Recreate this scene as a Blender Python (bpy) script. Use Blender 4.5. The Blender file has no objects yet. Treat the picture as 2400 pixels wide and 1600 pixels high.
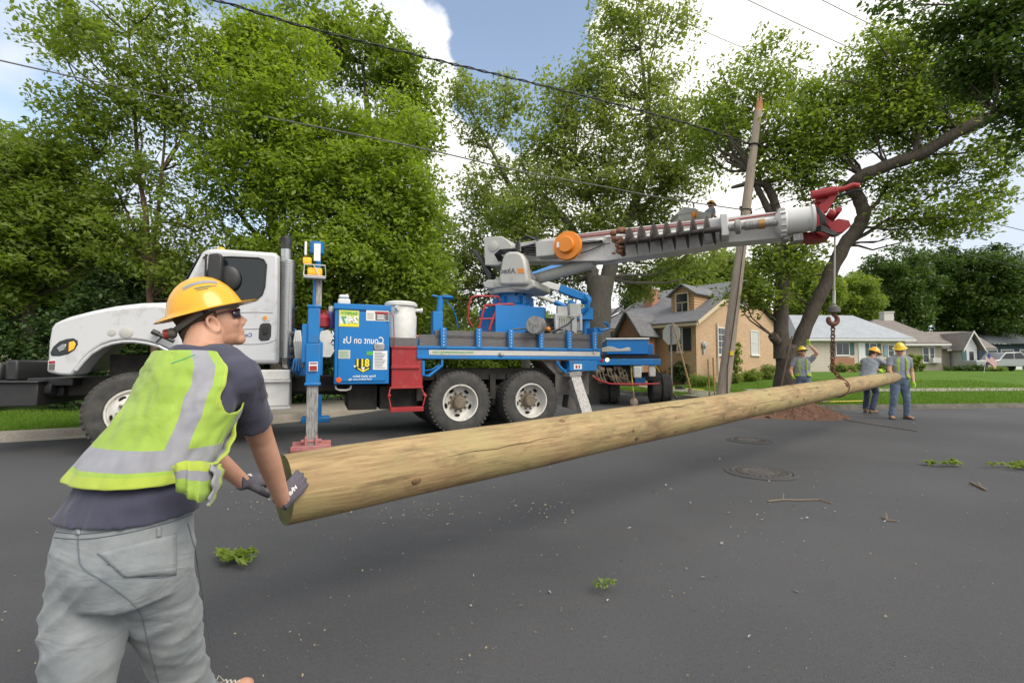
import bpy, bmesh, math, random
import numpy as np
from mathutils import Vector, Matrix, noise
from mathutils.bvhtree import BVHTree
R = math.radians
random.seed(7); rng = np.random.default_rng(7)
scene = bpy.context.scene
COL = scene.collection

# ---------------------------------------------------------------- camera
CAMZ = 1.28; PITCH = math.atan(56/1100)
cam_d = bpy.data.cameras.new('camera'); cam = bpy.data.objects.new('camera', cam_d); COL.objects.link(cam)
cam.location = (0, 0, CAMZ); cam.rotation_euler = (R(90)+PITCH, 0, 0)
cam_d.sensor_width = 36; cam_d.lens = 16.5; cam_d.clip_start = .05; cam_d.clip_end = 2000
scene.camera = cam

# ---------------------------------------------------------------- sky and sun
SUN = Vector((.62, -.55, .82)).normalized()
SUN_EL = math.asin(SUN.z); SUN_ROT = math.atan2(SUN.x, SUN.y)
world = bpy.data.worlds.new("World"); scene.world = world; world.use_nodes = True
nt = world.node_tree; nt.nodes.clear()
def WN(t, **k):
    n = nt.nodes.new(t)
    for a, b in k.items(): setattr(n, a, b)
    return n
def wmath(op, a, b=None, c=None):
    n = WN('ShaderNodeMath', operation=op)
    for i, x in enumerate((a, b, c)):
        if x is None: continue
        if isinstance(x, (int, float)): n.inputs[i].default_value = x
        else: nt.links.new(x, n.inputs[i])
    return n.outputs[0]
sky = WN('ShaderNodeTexSky', sky_type='NISHITA', sun_disc=False, sun_elevation=SUN_EL, sun_rotation=SUN_ROT)
sky.air_density = 1.0; sky.dust_density = 1.2
tc = WN('ShaderNodeTexCoord')
nrm = WN('ShaderNodeVectorMath', operation='NORMALIZE'); nt.links.new(tc.outputs['Generated'], nrm.inputs[0])
sep = WN('ShaderNodeSeparateXYZ'); nt.links.new(nrm.outputs[0], sep.inputs[0])
mp = WN('ShaderNodeMapping'); mp.inputs['Scale'].default_value = (1, 1, 1.5); nt.links.new(nrm.outputs[0], mp.inputs[0])
n1 = WN('ShaderNodeTexNoise'); n1.inputs['Scale'].default_value = 3.4; n1.inputs['Detail'].default_value = 9; n1.inputs['Roughness'].default_value = .52
n1.inputs['Distortion'].default_value = .25
nt.links.new(mp.outputs[0], n1.inputs['Vector'])
n2 = WN('ShaderNodeTexNoise'); n2.inputs['Scale'].default_value = 2.1; n2.inputs['Detail'].default_value = 5
nt.links.new(mp.outputs[0], n2.inputs['Vector'])
dn = WN('ShaderNodeVectorMath', operation='MULTIPLY_ADD'); n3 = WN('ShaderNodeTexNoise'); n3.inputs['Scale'].default_value = 9; n3.inputs['Detail'].default_value = 7; nt.links.new(nrm.outputs[0], n3.inputs['Vector'])
nt.links.new(n3.outputs['Color'], dn.inputs[0]); dn.inputs[1].default_value = (.16,.16,.16); nt.links.new(nrm.outputs[0], dn.inputs[2])
def blob(d, width):
    v = Vector(d).normalized()+Vector((.08,.08,.08))
    n = WN('ShaderNodeVectorMath', operation='DISTANCE'); nt.links.new(dn.outputs[0], n.inputs[0]); n.inputs[1].default_value = v
    t = wmath('DIVIDE', n.outputs['Value'], width)
    return wmath('SUBTRACT', 1.0, wmath('MINIMUM', t, 1.0))
cov = wmath('ADD', n1.outputs['Fac'], .17)
cov = wmath('SUBTRACT', cov, wmath('MULTIPLY', blob((-.0, 1, .82), .22), .95))
cov = wmath('SUBTRACT', cov, wmath('MULTIPLY', blob((.04, 1, .62), .17), .7))
cov = wmath('SUBTRACT', cov, wmath('MULTIPLY', blob((-.95, 1, .75), .6), .16))
cov = wmath('ADD', cov, wmath('MULTIPLY', blob((.45, 1, .75), .5), .5))
cov = wmath('ADD', cov, wmath('MULTIPLY', blob((-.23, 1, .72), .12), .5))
mr = WN('ShaderNodeMapRange'); mr.inputs[1].default_value = .46; mr.inputs[2].default_value = .62; mr.interpolation_type = 'SMOOTHSTEP'
nt.links.new(cov, mr.inputs[0])
cc = WN('ShaderNodeMix', data_type='RGBA'); cc.inputs['A'].default_value = (4.3, 4.8, 5.7, 1); cc.inputs['B'].default_value = (7.6, 7.4, 7.1, 1)
cr = WN('ShaderNodeMapRange'); cr.inputs[1].default_value = .36; cr.inputs[2].default_value = .62; nt.links.new(n2.outputs['Fac'], cr.inputs[0])
cshade = wmath('ADD', cr.outputs[0], wmath('MULTIPLY', blob((.35, 1, .6), .9), .9))
cshade = wmath('SUBTRACT', cshade, wmath('MULTIPLY', blob((-.9, 1, .8), .8), .8))
cshade = wmath('SUBTRACT', cshade, wmath('MULTIPLY', blob((1.25, 1, .35), .6), .7))
nt.links.new(cshade, cc.inputs['Factor'])
skm = WN('ShaderNodeMix', data_type='RGBA', blend_type='MULTIPLY'); skm.inputs['Factor'].default_value = 1; skm.inputs['B'].default_value = (1.9, 1.65, 1.4, 1)
nt.links.new(sky.outputs[0], skm.inputs['A'])
mx = WN('ShaderNodeMix', data_type='RGBA'); nt.links.new(mr.outputs[0], mx.inputs['Factor'])
nt.links.new(skm.outputs['Result'], mx.inputs['A']); nt.links.new(cc.outputs['Result'], mx.inputs['B'])
bg = WN('ShaderNodeBackground'); bg.inputs['Strength'].default_value = .105
nt.links.new(mx.outputs['Result'], bg.inputs['Color'])
wo = WN('ShaderNodeOutputWorld'); nt.links.new(bg.outputs[0], wo.inputs['Surface'])
sl = bpy.data.lights.new('sun', 'SUN'); so = bpy.data.objects.new('sun', sl); COL.objects.link(so)
sl.energy = 1.7; sl.angle = R(38); sl.color = (1, .94, .84)
so.rotation_euler = SUN.to_track_quat('Z', 'Y').to_euler()
scene.view_settings.view_transform = 'Standard'; scene.view_settings.look = 'None'
scene.view_settings.exposure = 0.8; scene.view_settings.gamma = 1
scene.cycles.max_bounces = 6; scene.cycles.transparent_max_bounces = 8

# ---------------------------------------------------------------- helpers
_cp, _sp = math.cos(PITCH), math.sin(PITCH)
def ray(px, py):
    x = (px-1200)/1100; y = (800-py)/1100
    return Vector((x, _cp - y*_sp, _sp + y*_cp))
def A(px, py, Y):                       # the world point at distance Y (metres ahead of the camera) seen at a photo position
    d = ray(px, py); return Vector((0, 0, CAMZ)) + d*(Y/d.y)
def AG(px, py, z=0.0):                  # point on a horizontal plane
    d = ray(px, py); t = (z-CAMZ)/d.z; return Vector((0, 0, CAMZ)) + d*t
def lerp(a, b, t): return a + (b-a)*t
V = Vector

class MB:
    def __init__(s): s.v = []; s.f = []; s.m = []; s.mi = 0
    def add(s, vs, fs):
        o = len(s.v); s.v.extend([tuple(v) for v in vs])
        for f in fs: s.f.append(tuple(i+o for i in f)); s.m.append(s.mi)
        return s
    def obox(s, o, a, b, c):            # corner and three edge vectors
        o, a, b, c = V(o), V(a), V(b), V(c)
        return s.add([o, o+a, o+a+b, o+b, o+c, o+a+c, o+a+b+c, o+b+c],
                     [(0,3,2,1), (4,5,6,7), (0,1,5,4), (1,2,6,5), (2,3,7,6), (3,0,4,7)])
    def box(s, c, size, M=None):
        c = V(c); hx, hy, hz = [k/2 for k in size]; M = M or Matrix.Identity(3)
        a, b, d = M @ V((2*hx,0,0)), M @ V((0,2*hy,0)), M @ V((0,0,2*hz))
        return s.obox(c-(a+b+d)/2, a, b, d)
    def prism(s, poly, e):              # planar polygon and extrusion vector
        e = V(e); n = len(poly); p = [V(q) for q in poly]
        return s.add(p+[q+e for q in p], [tuple(range(n))[::-1], tuple(range(n, 2*n))] + [(i, (i+1)%n, n+(i+1)%n, n+i) for i in range(n)])
    def tube(s, pts, r, n=8, cap=True, flat=None):
        pts = [V(p) for p in pts]; k = len(pts)
        if not isinstance(r, (list, tuple)): r = [r]*k
        vs = []; prev = None
        for i, p in enumerate(pts):
            t = (pts[min(i+1, k-1)] - pts[max(i-1, 0)]).normalized()
            if prev is None:
                u = t.cross(V((0, 0, 1)));
                if u.length < .05: u = t.cross(V((0, 1, 0)))
            else: u = prev - t*prev.dot(t)
            u.normalize(); prev = u; w = t.cross(u)
            for j in range(n):
                a = 2*math.pi*j/n; vs.append(p + (u*math.cos(a) + w*math.sin(a))*r[i])
        fs = [(i*n+j, i*n+(j+1)%n, (i+1)*n+(j+1)%n, (i+1)*n+j) for i in range(k-1) for j in range(n)]
        if cap: fs += [tuple(range(n))[::-1], tuple(range((k-1)*n, k*n))]
        return s.add(vs, fs)
    def lathe(s, c, ax, prof, n=24, closed=False, cap0=True):     # prof: (radius, offset along ax); sq = (vector, factor) squash
        c, ax = V(c), V(ax).normalized(); u = ax.cross(V((0, 0, 1)))
        if u.length < .05: u = V((1, 0, 0))
        u.normalize(); w = ax.cross(u); vs = []
        for rr, h in prof:
            for j in range(n):
                a = 2*math.pi*j/n; vs.append(c + ax*h + (u*math.cos(a)+w*math.sin(a))*max(rr, 1e-4))
        k = len(prof); fs = [(i*n+j, i*n+(j+1)%n, (i+1)*n+(j+1)%n, (i+1)*n+j) for i in range(k-1) for j in range(n)]
        if closed: fs += [((k-1)*n+j, (k-1)*n+(j+1)%n, (j+1)%n, j) for j in range(n)]
        else: fs += ([tuple(range(n))[::-1]] if cap0 else []) + [tuple(range((k-1)*n, k*n))]
        return s.add(vs, fs)
    def ell(s, c, r, M=None, n=16, m=10):   # ellipsoid
        c = V(c); M = M or Matrix.Identity(3); vs = []
        for i in range(1, m):
            ph = math.pi*i/m
            for j in range(n):
                a = 2*math.pi*j/n; vs.append(c + M @ V((r[0]*math.sin(ph)*math.cos(a), r[1]*math.sin(ph)*math.sin(a), r[2]*math.cos(ph))))
        fs = [(i*n+j, (i+1)*n+j, (i+1)*n+(j+1)%n, i*n+(j+1)%n) for i in range(m-2) for j in range(n)]
        t = len(vs); vs += [c + M @ V((0,0,r[2])), c - M @ V((0,0,r[2]))]
        fs += [(t, j, (j+1)%n) for j in range(n)] + [(t+1, (m-2)*n+(j+1)%n, (m-2)*n+j) for j in range(n)]
        return s.add(vs, fs)
    def loft(s, st, n=24, cap=True):    # stations: (centre, u-vector*radius, w-vector*radius[, exponent])
        vs = []
        for q in st:
            c, u, w = V(q[0]), V(q[1]), V(q[2]); e = q[3] if len(q) > 3 else 1.0
            for j in range(n):
                a = 2*math.pi*j/n; ca, sa = math.cos(a), math.sin(a)
                vs.append(c + u*math.copysign(abs(ca)**e, ca) + w*math.copysign(abs(sa)**e, sa))
        k = len(st); fs = [(i*n+j, i*n+(j+1)%n, (i+1)*n+(j+1)%n, (i+1)*n+j) for i in range(k-1) for j in range(n)]
        if cap: fs += [tuple(range(n))[::-1], tuple(range((k-1)*n, k*n))]
        return s.add(vs, fs)
    def build(s, name, mats, parent=None, smooth=False, bevel=0, angle=35, org=None, recalc=True):
        if not isinstance(mats, (list, tuple)): mats = [mats]
        me = bpy.data.meshes.new(name)
        vs = np.array(s.v, dtype=float).reshape(-1, 3)
        if parent is not None: off = OFF[parent.name]
        elif org is not None: off = V(org)
        else:
            lo, hi = vs.min(0), vs.max(0); off = V(((lo[0]+hi[0])/2, (lo[1]+hi[1])/2, lo[2]))
        vs = vs - np.array(off)
        me.from_pydata(vs.tolist(), [], s.f)
        if recalc:
            bm = bmesh.new(); bm.from_mesh(me); bmesh.ops.recalc_face_normals(bm, faces=bm.faces); bm.to_mesh(me); bm.free()
        me.polygons.foreach_set('material_index', s.m[:len(me.polygons)] if len(s.m) >= len(me.polygons) else s.m)
        for m in mats: me.materials.append(m)
        return link(name, me, parent, off, smooth, bevel, angle)
OFF = {}
def link(name, me, parent, off, smooth=False, bevel=0, angle=35):
    if smooth:
        me.shade_smooth(); me.set_sharp_from_angle(angle=R(angle))
    o = bpy.data.objects.new(name, me); COL.objects.link(o)
    if parent is not None: o.parent = parent
    else: o.location = off
    OFF[o.name] = V(off)
    if bevel:
        b = o.modifiers.new('bevel', 'BEVEL'); b.width = bevel; b.segments = 2; b.limit_method = 'ANGLE'; b.angle_limit = R(40); b.use_clamp_overlap = True
        if not smooth: me.shade_smooth(); me.set_sharp_from_angle(angle=R(30))
    return o
def tag(o, label, cat, group=None, kind=None):
    if label: o['label'] = label
    if cat: o['category'] = cat
    if group: o['group'] = group
    if kind: o['kind'] = kind
    return o
def thing(name, loc, label, cat, group=None):
    o = bpy.data.objects.new(name, None); COL.objects.link(o); o.location = loc; o.empty_display_size = .3
    OFF[o.name] = V(loc); return tag(o, label, cat, group)
def copy_tree(o, parent=None):
    c = o.copy(); COL.objects.link(c); OFF[c.name] = OFF[o.name]
    if parent is not None: c.parent = parent
    for ch in [k for k in COL.objects if k.parent == o]: copy_tree(ch, c)
    return c
def text_mb(body, size, origin, xdir, updir, mirror=True, bold=0.0, depth=.004, align='CENTER', squeeze=1.0):
    """lettering as thin mesh; the lettering in the place reads mirrored"""
    cu = bpy.data.curves.new('t', 'FONT'); cu.body = body; cu.size = size; cu.align_x = align; cu.align_y = 'CENTER'; cu.offset = bold; cu.extrude = depth/2
    o = bpy.data.objects.new('t', cu); COL.objects.link(o)
    dg = bpy.context.evaluated_depsgraph_get(); dg.update()
    me = bpy.data.meshes.new_from_object(o.evaluated_get(dg)); sx = (-1 if mirror else 1)*squeeze
    xd, ud = V(xdir).normalized(), V(updir).normalized(); nd = xd.cross(ud)
    vs = [V(origin) + xd*(v.co.x*sx) + ud*v.co.y + nd*v.co.z for v in me.vertices]
    fs = [tuple(p.vertices) for p in me.polygons]
    bpy.data.objects.remove(o); bpy.data.curves.remove(cu); bpy.data.meshes.remove(me)
    return vs, fs

# ---------------------------------------------------------------- materials
MAT = {}
def mat(name, col, rough=.6, metal=0, col2=None, nscale=8, namt=.5, detail=5, bump=0, bscale=60, dirt=None, dirt_amt=.5, dscale=3,
        stretch=(1,1,1), spec=.5, coat=0, transl=0, sheen=0, bdist=.02, emis=None):
    if name in MAT: return MAT[name]
    m = bpy.data.materials.new(name); m.use_nodes = True; t = m.node_tree; N = t.nodes; L = t.links
    p = N['Principled BSDF']; c4 = lambda c: (*c, 1) if len(c) == 3 else c
    p.inputs['Base Color'].default_value = c4(col); p.inputs['Roughness'].default_value = rough; p.inputs['Metallic'].default_value = metal
    p.inputs['Specular IOR Level'].default_value = spec; p.inputs['Coat Weight'].default_value = coat
    if sheen: p.inputs['Sheen Weight'].default_value = sheen
    tcn = N.new('ShaderNodeTexCoord'); mpn = N.new('ShaderNodeMapping'); mpn.inputs['Scale'].default_value = stretch
    L.new(tcn.outputs['Object'], mpn.inputs[0])
    cur = None
    def nz(sc, det=5, rgh=.55):
        n = N.new('ShaderNodeTexNoise'); n.inputs['Scale'].default_value = sc; n.inputs['Detail'].default_value = det; n.inputs['Roughness'].default_value = rgh
        L.new(mpn.outputs[0], n.inputs['Vector']); return n
    if col2 is not None:
        n = nz(nscale, detail); r = N.new('ShaderNodeMapRange'); r.inputs[1].default_value = .5-namt*.4; r.inputs[2].default_value = .5+namt*.4
        L.new(n.outputs['Fac'], r.inputs[0]); x = N.new('ShaderNodeMix'); x.data_type = 'RGBA'
        x.inputs['A'].default_value = c4(col); x.inputs['B'].default_value = c4(col2); L.new(r.outputs[0], x.inputs['Factor']); cur = x.outputs['Result']
    if dirt is not None:
        n = nz(dscale, 8, .7); r = N.new('ShaderNodeMapRange'); r.inputs[1].default_value = .62-dirt_amt*.3; r.inputs[2].default_value = .78-dirt_amt*.2; r.inputs[4].default_value = .85
        L.new(n.outputs['Fac'], r.inputs[0]); x = N.new('ShaderNodeMix'); x.data_type = 'RGBA'
        if cur: L.new(cur, x.inputs['A'])
        else: x.inputs['A'].default_value = c4(col)
        x.inputs['B'].default_value = c4(dirt); L.new(r.outputs[0], x.inputs['Factor']); cur = x.outputs['Result']
        rr = N.new('ShaderNodeMapRange'); rr.inputs[3].default_value = rough; rr.inputs[4].default_value = min(1, rough+.35); L.new(r.outputs[0], rr.inputs[0]); L.new(rr.outputs[0], p.inputs['Roughness'])
    if cur: L.new(cur, p.inputs['Base Color'])
    if bump:
        n = nz(bscale, 6, .6); b = N.new('ShaderNodeBump'); b.inputs['Strength'].default_value = bump; b.inputs['Distance'].default_value = bdist
        L.new(n.outputs['Fac'], b.inputs['Height']); L.new(b.outputs[0], p.inputs['Normal'])
    if transl:
        tr = N.new('ShaderNodeBsdfTranslucent'); ms = N.new('ShaderNodeMixShader'); ms.inputs[0].default_value = transl
        if cur:
            hs = N.new('ShaderNodeMix'); hs.data_type = 'RGBA'; hs.blend_type = 'MULTIPLY'; hs.inputs['Factor'].default_value = 1; hs.inputs['B'].default_value = (1.5, 1.6, .7, 1)
            L.new(cur, hs.inputs['A']); L.new(hs.outputs['Result'], tr.inputs[0])
        else: tr.inputs[0].default_value = c4(col)
        L.new(p.outputs[0], ms.inputs[1]); L.new(tr.outputs[0], ms.inputs[2]); L.new(ms.outputs[0], N['Material Output'].inputs[0])
    if emis: p.inputs['Emission Color'].default_value = c4(emis[0]); p.inputs['Emission Strength'].default_value = emis[1]
    MAT[name] = m; return m
grime = (.10, .085, .07)
M_white = mat('white_paint', (.57,.575,.58), .28, dirt=(.36,.33,.29), dirt_amt=.22, dscale=2.5, coat=.4)
M_blue = mat('blue_paint', (.005,.155,.43), .35, col2=(.008,.18,.48), nscale=3, dirt=(.07,.12,.17), dirt_amt=.3, dscale=4)
M_blue2 = mat('blue_paint_clean', (.004,.165,.46), .33, col2=(.006,.18,.50), nscale=2)
M_red = mat('red_paint', (.36,.02,.02), .45, col2=(.30,.02,.025), nscale=4, dirt=(.25,.13,.11), dirt_amt=.2, dscale=9)
M_beige = mat('beige_paint', (.50,.49,.45), .4, col2=(.45,.44,.40), nscale=3, dirt=(.26,.24,.2), dirt_amt=.2, dscale=3)
M_boom = mat('boom_paint', (.64,.63,.60), .4, col2=(.57,.56,.53), nscale=3, dirt=(.28,.26,.23), dirt_amt=.2, dscale=3.5)
M_black = mat('black_plastic', (.02,.02,.021), .45, col2=(.035,.034,.033), nscale=6)
M_dark = mat('dark_chassis', (.018,.017,.016), .8, col2=(.05,.045,.038), nscale=5)
M_rubber = mat('tyre_rubber', (.028,.028,.028), .85, col2=(.085,.08,.07), nscale=7, namt=.7, bump=.3, bscale=80, bdist=.004)
M_rim = mat('painted_rim', (.70,.69,.66), .4, col2=(.6,.57,.5), nscale=6, dirt=(.22,.18,.13), dirt_amt=.28, dscale=7)
M_hub = mat('dirty_hub', (.12,.10,.075), .7, col2=(.22,.17,.11), nscale=18)
M_holeshade = mat('painted_hole_shade', (.006,.006,.006), .9)
M_steel = mat('worn_steel', (.42,.41,.39), .5, .4, col2=(.22,.21,.20), nscale=9, namt=.35, stretch=(6,6,1), dirt=(.12,.09,.07), dirt_amt=.35, dscale=8, bump=.15, bscale=30)
M_chrome = mat('chrome', (.45,.45,.44), .25, 1.0, bump=.05, bscale=30)
M_grey = mat('grey_plastic', (.42,.42,.42), .5, col2=(.36,.36,.36))
M_greyd = mat('grey_plank', (.105,.10,.10), .8, col2=(.16,.15,.145), nscale=10, stretch=(1,1,6), bump=.2, bscale=40)
M_glass = mat('glass', (.012,.018,.02), .04, spec=.55)
M_orange = mat('orange_paint', (.80,.27,.015), .35, col2=(.74,.22,.012), nscale=3)
M_yellow = mat('yellow_paint', (.75,.50,.01), .4)
M_ylight = mat('amber_lens', (.8,.35,.01), .15, emis=((1,.5,.05), .25))
M_offw = mat('off_white', (.62,.60,.54), .7, col2=(.52,.50,.45))
M_paper = mat('white_sticker', (.78,.78,.76), .5)
M_hose = mat('black_hose', (.015,.015,.016), .35)
M_rope = mat('rope', (.55,.53,.47), .8, col2=(.4,.38,.33), nscale=50)
M_rust = mat('rusty_chain', (.12,.05,.03), .75, .4, col2=(.2,.09,.06), nscale=30)
M_redlt = mat('red_lens', (.5,.01,.01), .2)
M_txtblue = mat('text_blue', (.01,.08,.4), .5)

# ================================================================ ground, road, kerbs
def texmat(name, build):
    m = bpy.data.materials.new(name); m.use_nodes = True; t = m.node_tree
    build(t, t.nodes, t.links, t.nodes['Principled BSDF']); MAT[name] = m; return m
def nnoise(t, vec, sc, det=5, rgh=.55, dist=0):
    n = t.nodes.new('ShaderNodeTexNoise'); n.inputs['Scale'].default_value = sc; n.inputs['Detail'].default_value = det; n.inputs['Roughness'].default_value = rgh
    n.inputs['Distortion'].default_value = dist
    t.links.new(vec, n.inputs['Vector']); return n.outputs['Fac']
def nmap(t, f, a, b, c=0, d=1, smooth=False):
    r = t.nodes.new('ShaderNodeMapRange'); r.inputs[1].default_value = a; r.inputs[2].default_value = b; r.inputs[3].default_value = c; r.inputs[4].default_value = d
    if smooth: r.interpolation_type = 'SMOOTHSTEP'
    t.links.new(f, r.inputs[0]); return r.outputs[0]
def nmix(t, f, a, b, mode='MIX'):
    x = t.nodes.new('ShaderNodeMix'); x.data_type = 'RGBA'; x.blend_type = mode
    for v, s in ((a, 'A'), (b, 'B')):
        if isinstance(v, tuple): x.inputs[s].default_value = (*v, 1)
        else: t.links.new(v, x.inputs[s])
    if isinstance(f, (int, float)): x.inputs['Factor'].default_value = f
    else: t.links.new(f, x.inputs['Factor'])
    return x.outputs['Result']
def nvec(t, kind='Object', scale=(1,1,1), rot=(0,0,0)):
    c = t.nodes.new('ShaderNodeTexCoord'); m = t.nodes.new('ShaderNodeMapping'); m.inputs['Scale'].default_value = scale; m.inputs['Rotation'].default_value = rot
    t.links.new(c.outputs[kind], m.inputs[0]); return m.outputs[0]
def nbump(t, f, p, s, d=.01):
    b = t.nodes.new('ShaderNodeBump'); b.inputs['Strength'].default_value = s; b.inputs['Distance'].default_value = d
    t.links.new(f, b.inputs['Height']); t.links.new(b.outputs[0], p.inputs['Normal'])
def _asph(t, N, L, p):
    v = nvec(t); c = nmix(t, nmap(t, nnoise(t, v, .35, 4), .35, .65), (.044,.045,.048), (.066,.066,.069))
    c = nmix(t, nmap(t, nnoise(t, v, 130, 3, .7), .3, .8), c, nmix(t, 1.0, c, (1.75,1.73,1.7), 'MULTIPLY'))
    st = nvec(t, scale=(.35, 3.2, 1), rot=(0, 0, R(-22)))
    c = nmix(t, nmap(t, nnoise(t, st, 1.6, 5, .6), .52, .75, 0, .5), c, (.085,.083,.081))
    vo = N.new('ShaderNodeTexVoronoi'); vo.inputs['Scale'].default_value = 75; L.new(v, vo.inputs['Vector'])
    sp = nmap(t, vo.outputs['Distance'], .0, .16, 1, 0)
    gate = nmap(t, nnoise(t, v, 23, 2), .60, .64)
    mm = N.new('ShaderNodeMath'); mm.operation = 'MULTIPLY'; L.new(sp, mm.inputs[0]); L.new(gate, mm.inputs[1])
    c = nmix(t, mm.outputs[0], c, (.12,.112,.105))
    c = nmix(t, nmap(t, nnoise(t, v, .9, 6, .7), .63, .75, 0, .35), c, (.105,.08,.068))
    big = nnoise(t, nvec(t, scale=(.5, 1, 1), rot=(0,0,R(-20))), .22, 3, .5); c = nmix(t, nmap(t, big, .42, .62, 0, .45), c, (.082,.081,.082))
    c = nmix(t, nmap(t, nnoise(t, v, 38, 4, .75), .50, .72, 0, .55), c, (.10,.098,.095)); c = nmix(t, nmap(t, nnoise(t, v, 55, 3, .7), .28, .42, .5, 0), c, (.02,.02,.021))
    c = nmix(t, nmap(t, nnoise(t, v, 3.1, 6, .7, .3), .60, .70, 0, .35), c, (.10,.085,.075))
    L.new(c, p.inputs['Base Color']); p.inputs['Roughness'].default_value = .82; p.inputs['Specular IOR Level'].default_value = .35
    nbump(t, nnoise(t, v, 110, 4, .75), p, .8, .008)
def nvec_noise(t, v, sc):
    n = t.nodes.new('ShaderNodeTexNoise'); n.inputs['Scale'].default_value = sc; n.inputs['Detail'].default_value = 4; t.links.new(v, n.inputs['Vector']); return n.outputs['Color']
M_asph = texmat('asphalt', _asph)
def _conc(t, N, L, p):
    v = nvec(t); c = nmix(t, nmap(t, nnoise(t, v, 1.3, 6, .65), .35, .65), (.36,.31,.25), (.25,.215,.175))
    c = nmix(t, nmap(t, nnoise(t, v, 60, 3), .4, .7), c, (.42,.38,.32)); c = nmix(t, nmap(t, nnoise(t, v, 4, 6, .7), .6, .7, 0, .6), c, (.14,.11,.08))
    L.new(c, p.inputs['Base Color']); p.inputs['Roughness'].default_value = .9; nbump(t, nnoise(t, v, 90, 3), p, .3, .005)
M_conc = texmat('concrete', _conc)
M_concd = mat('dirty_concrete', (.085,.08,.062), .9, col2=(.15,.135,.11), nscale=2.5, namt=.5, dirt=(.06,.05,.04), dirt_amt=.5, dscale=3, bump=.3)
def _lawn(t, N, L, p):
    v = nvec(t); c = nmix(t, nmap(t, nnoise(t, v, .8, 5, .6), .35, .65), (.10,.20,.022), (.15,.25,.03))
    c = nmix(t, nmap(t, nnoise(t, v, 9, 4, .7), .35, .7, 0, .7), c, (.065,.14,.016)); c = nmix(t, nmap(t, nnoise(t, v, 2.1, 6, .7), .62, .72, 0, .6), c, (.16,.15,.05))
    L.new(c, p.inputs['Base Color']); p.inputs['Roughness'].default_value = .95; p.inputs['Specular IOR Level'].default_value = .15
    nbump(t, nnoise(t, v, 45, 4, .7), p, 1.0, .06)
M_lawn = texmat('lawn', _lawn)

rightc = [(120,24.5),(60,18.8),(30,15.8),(15.7,14.45),(11.5,13.95),(9.2,13.75),(8.2,13.95),(7.5,14.6),(6.9,15.8),(6.35,17.8),(5.5,19.8),(5.1,22),(5.6,40),(8,120)]
leftc = [(-60,-12),(-30,-1.6),(-8.85,8.05),(-8.05,8.5),(-6.6,9.5),(-5.33,10.67),(-4.6,12.14),(-3.9,14.4),(-3.2,22),(-1.8,45),(2,120)]
def dens(pts, step):
    out = [V((*pts[0], 0))]
    for a, b in zip(pts, pts[1:]):
        a, b = V((*a, 0)), V((*b, 0)); n = max(1, int((b-a).length/step))
        for i in range(1, n+1): out.append(a.lerp(b, i/n))
    for _ in range(3): out = [out[0]] + [(out[i-1]+out[i]*2+out[i+1])/4 for i in range(1, len(out)-1)] + [out[-1]]
    return out
RC = dens(rightc, .5); LC = dens(leftc, .5)
def sdist(pl, X, Y, side):
    P = np.array([(p.x, p.y) for p in pl]); best = np.full(X.shape, 1e9); sg = np.zeros(X.shape)
    for i in range(len(P)-1):
        a, b = P[i], P[i+1]; d = b-a; l2 = (d*d).sum(); t = np.clip(((X-a[0])*d[0]+(Y-a[1])*d[1])/l2, 0, 1)
        dx, dy = X-a[0]-t*d[0], Y-a[1]-t*d[1]; q = dx*dx+dy*dy; cr = d[0]*(Y-a[1])-d[1]*(X-a[0])
        k = q < best; best = np.where(k, q, best); sg = np.where(k, np.sign(cr), sg)
    return np.sqrt(best)*sg*side
def lawn_h(d, top): 
    t = np.clip(d/16, 0, 1); return .12 + top*t*t*(3-2*t)
RCs, LCs = RC[::2]+[RC[-1]], LC[::2]+[LC[-1]]
def ground_z(x, y):
    X = np.array([x], float); Y = np.array([y], float)
    dr = sdist(RCs, X, Y, -1)[0]; dl = sdist(LCs, X, Y, 1)[0]
    if dr > 0: return float(lawn_h(dr, .62))
    if dl > 0: return float(lawn_h(dl, .35))
    return 0.0
def lawn(pl, side, xs, ys, top, name):
    X, Y = np.meshgrid(xs, ys); d = sdist(pl, X, Y, side); Z = np.where(d > .12, lawn_h(d, top), -.25)
    n, m = X.shape; vs = np.stack([X.ravel(), Y.ravel(), Z.ravel()], 1); mb = MB(); mb.v = vs.tolist()
    for i in range(n-1):
        for j in range(m-1):
            if max(d[i,j], d[i+1,j], d[i,j+1], d[i+1,j+1]) > -.3: mb.f.append((i*m+j, i*m+j+1, (i+1)*m+j+1, (i+1)*m+j)); mb.m.append(0)
    o = mb.build(name, M_lawn, smooth=True, angle=80, recalc=False); tag(o, None, None, kind='structure'); return o
lawn(RCs, -1, np.concatenate([np.arange(4, 26, .25), np.arange(26, 130, 3)]), np.concatenate([np.arange(13, 30, .25), np.arange(30, 140, 3)]), .62, 'ground')
lawn(LCs, 1, np.concatenate([np.arange(-120, -16, 4), np.arange(-16, 3.5, .25)]), np.concatenate([np.arange(-15, 2, 2), np.arange(2, 24, .25), np.arange(24, 140, 4)]), .35, 'ground')
mb = MB(); mb.add([(-500,-60,0),(500,-60,0),(500,700,0),(-500,700,0)], [(0,1,2,3)]); tag(mb.build('road', M_asph, recalc=False), None, None, kind='structure')
mb = MB(); mb.add([(-900,-300,-.3),(900,-300,-.3),(900,900,-.3),(-900,900,-.3)], [(0,1,2,3)]); tag(mb.build('ground', M_lawn, recalc=False), None, None, kind='structure')
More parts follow.
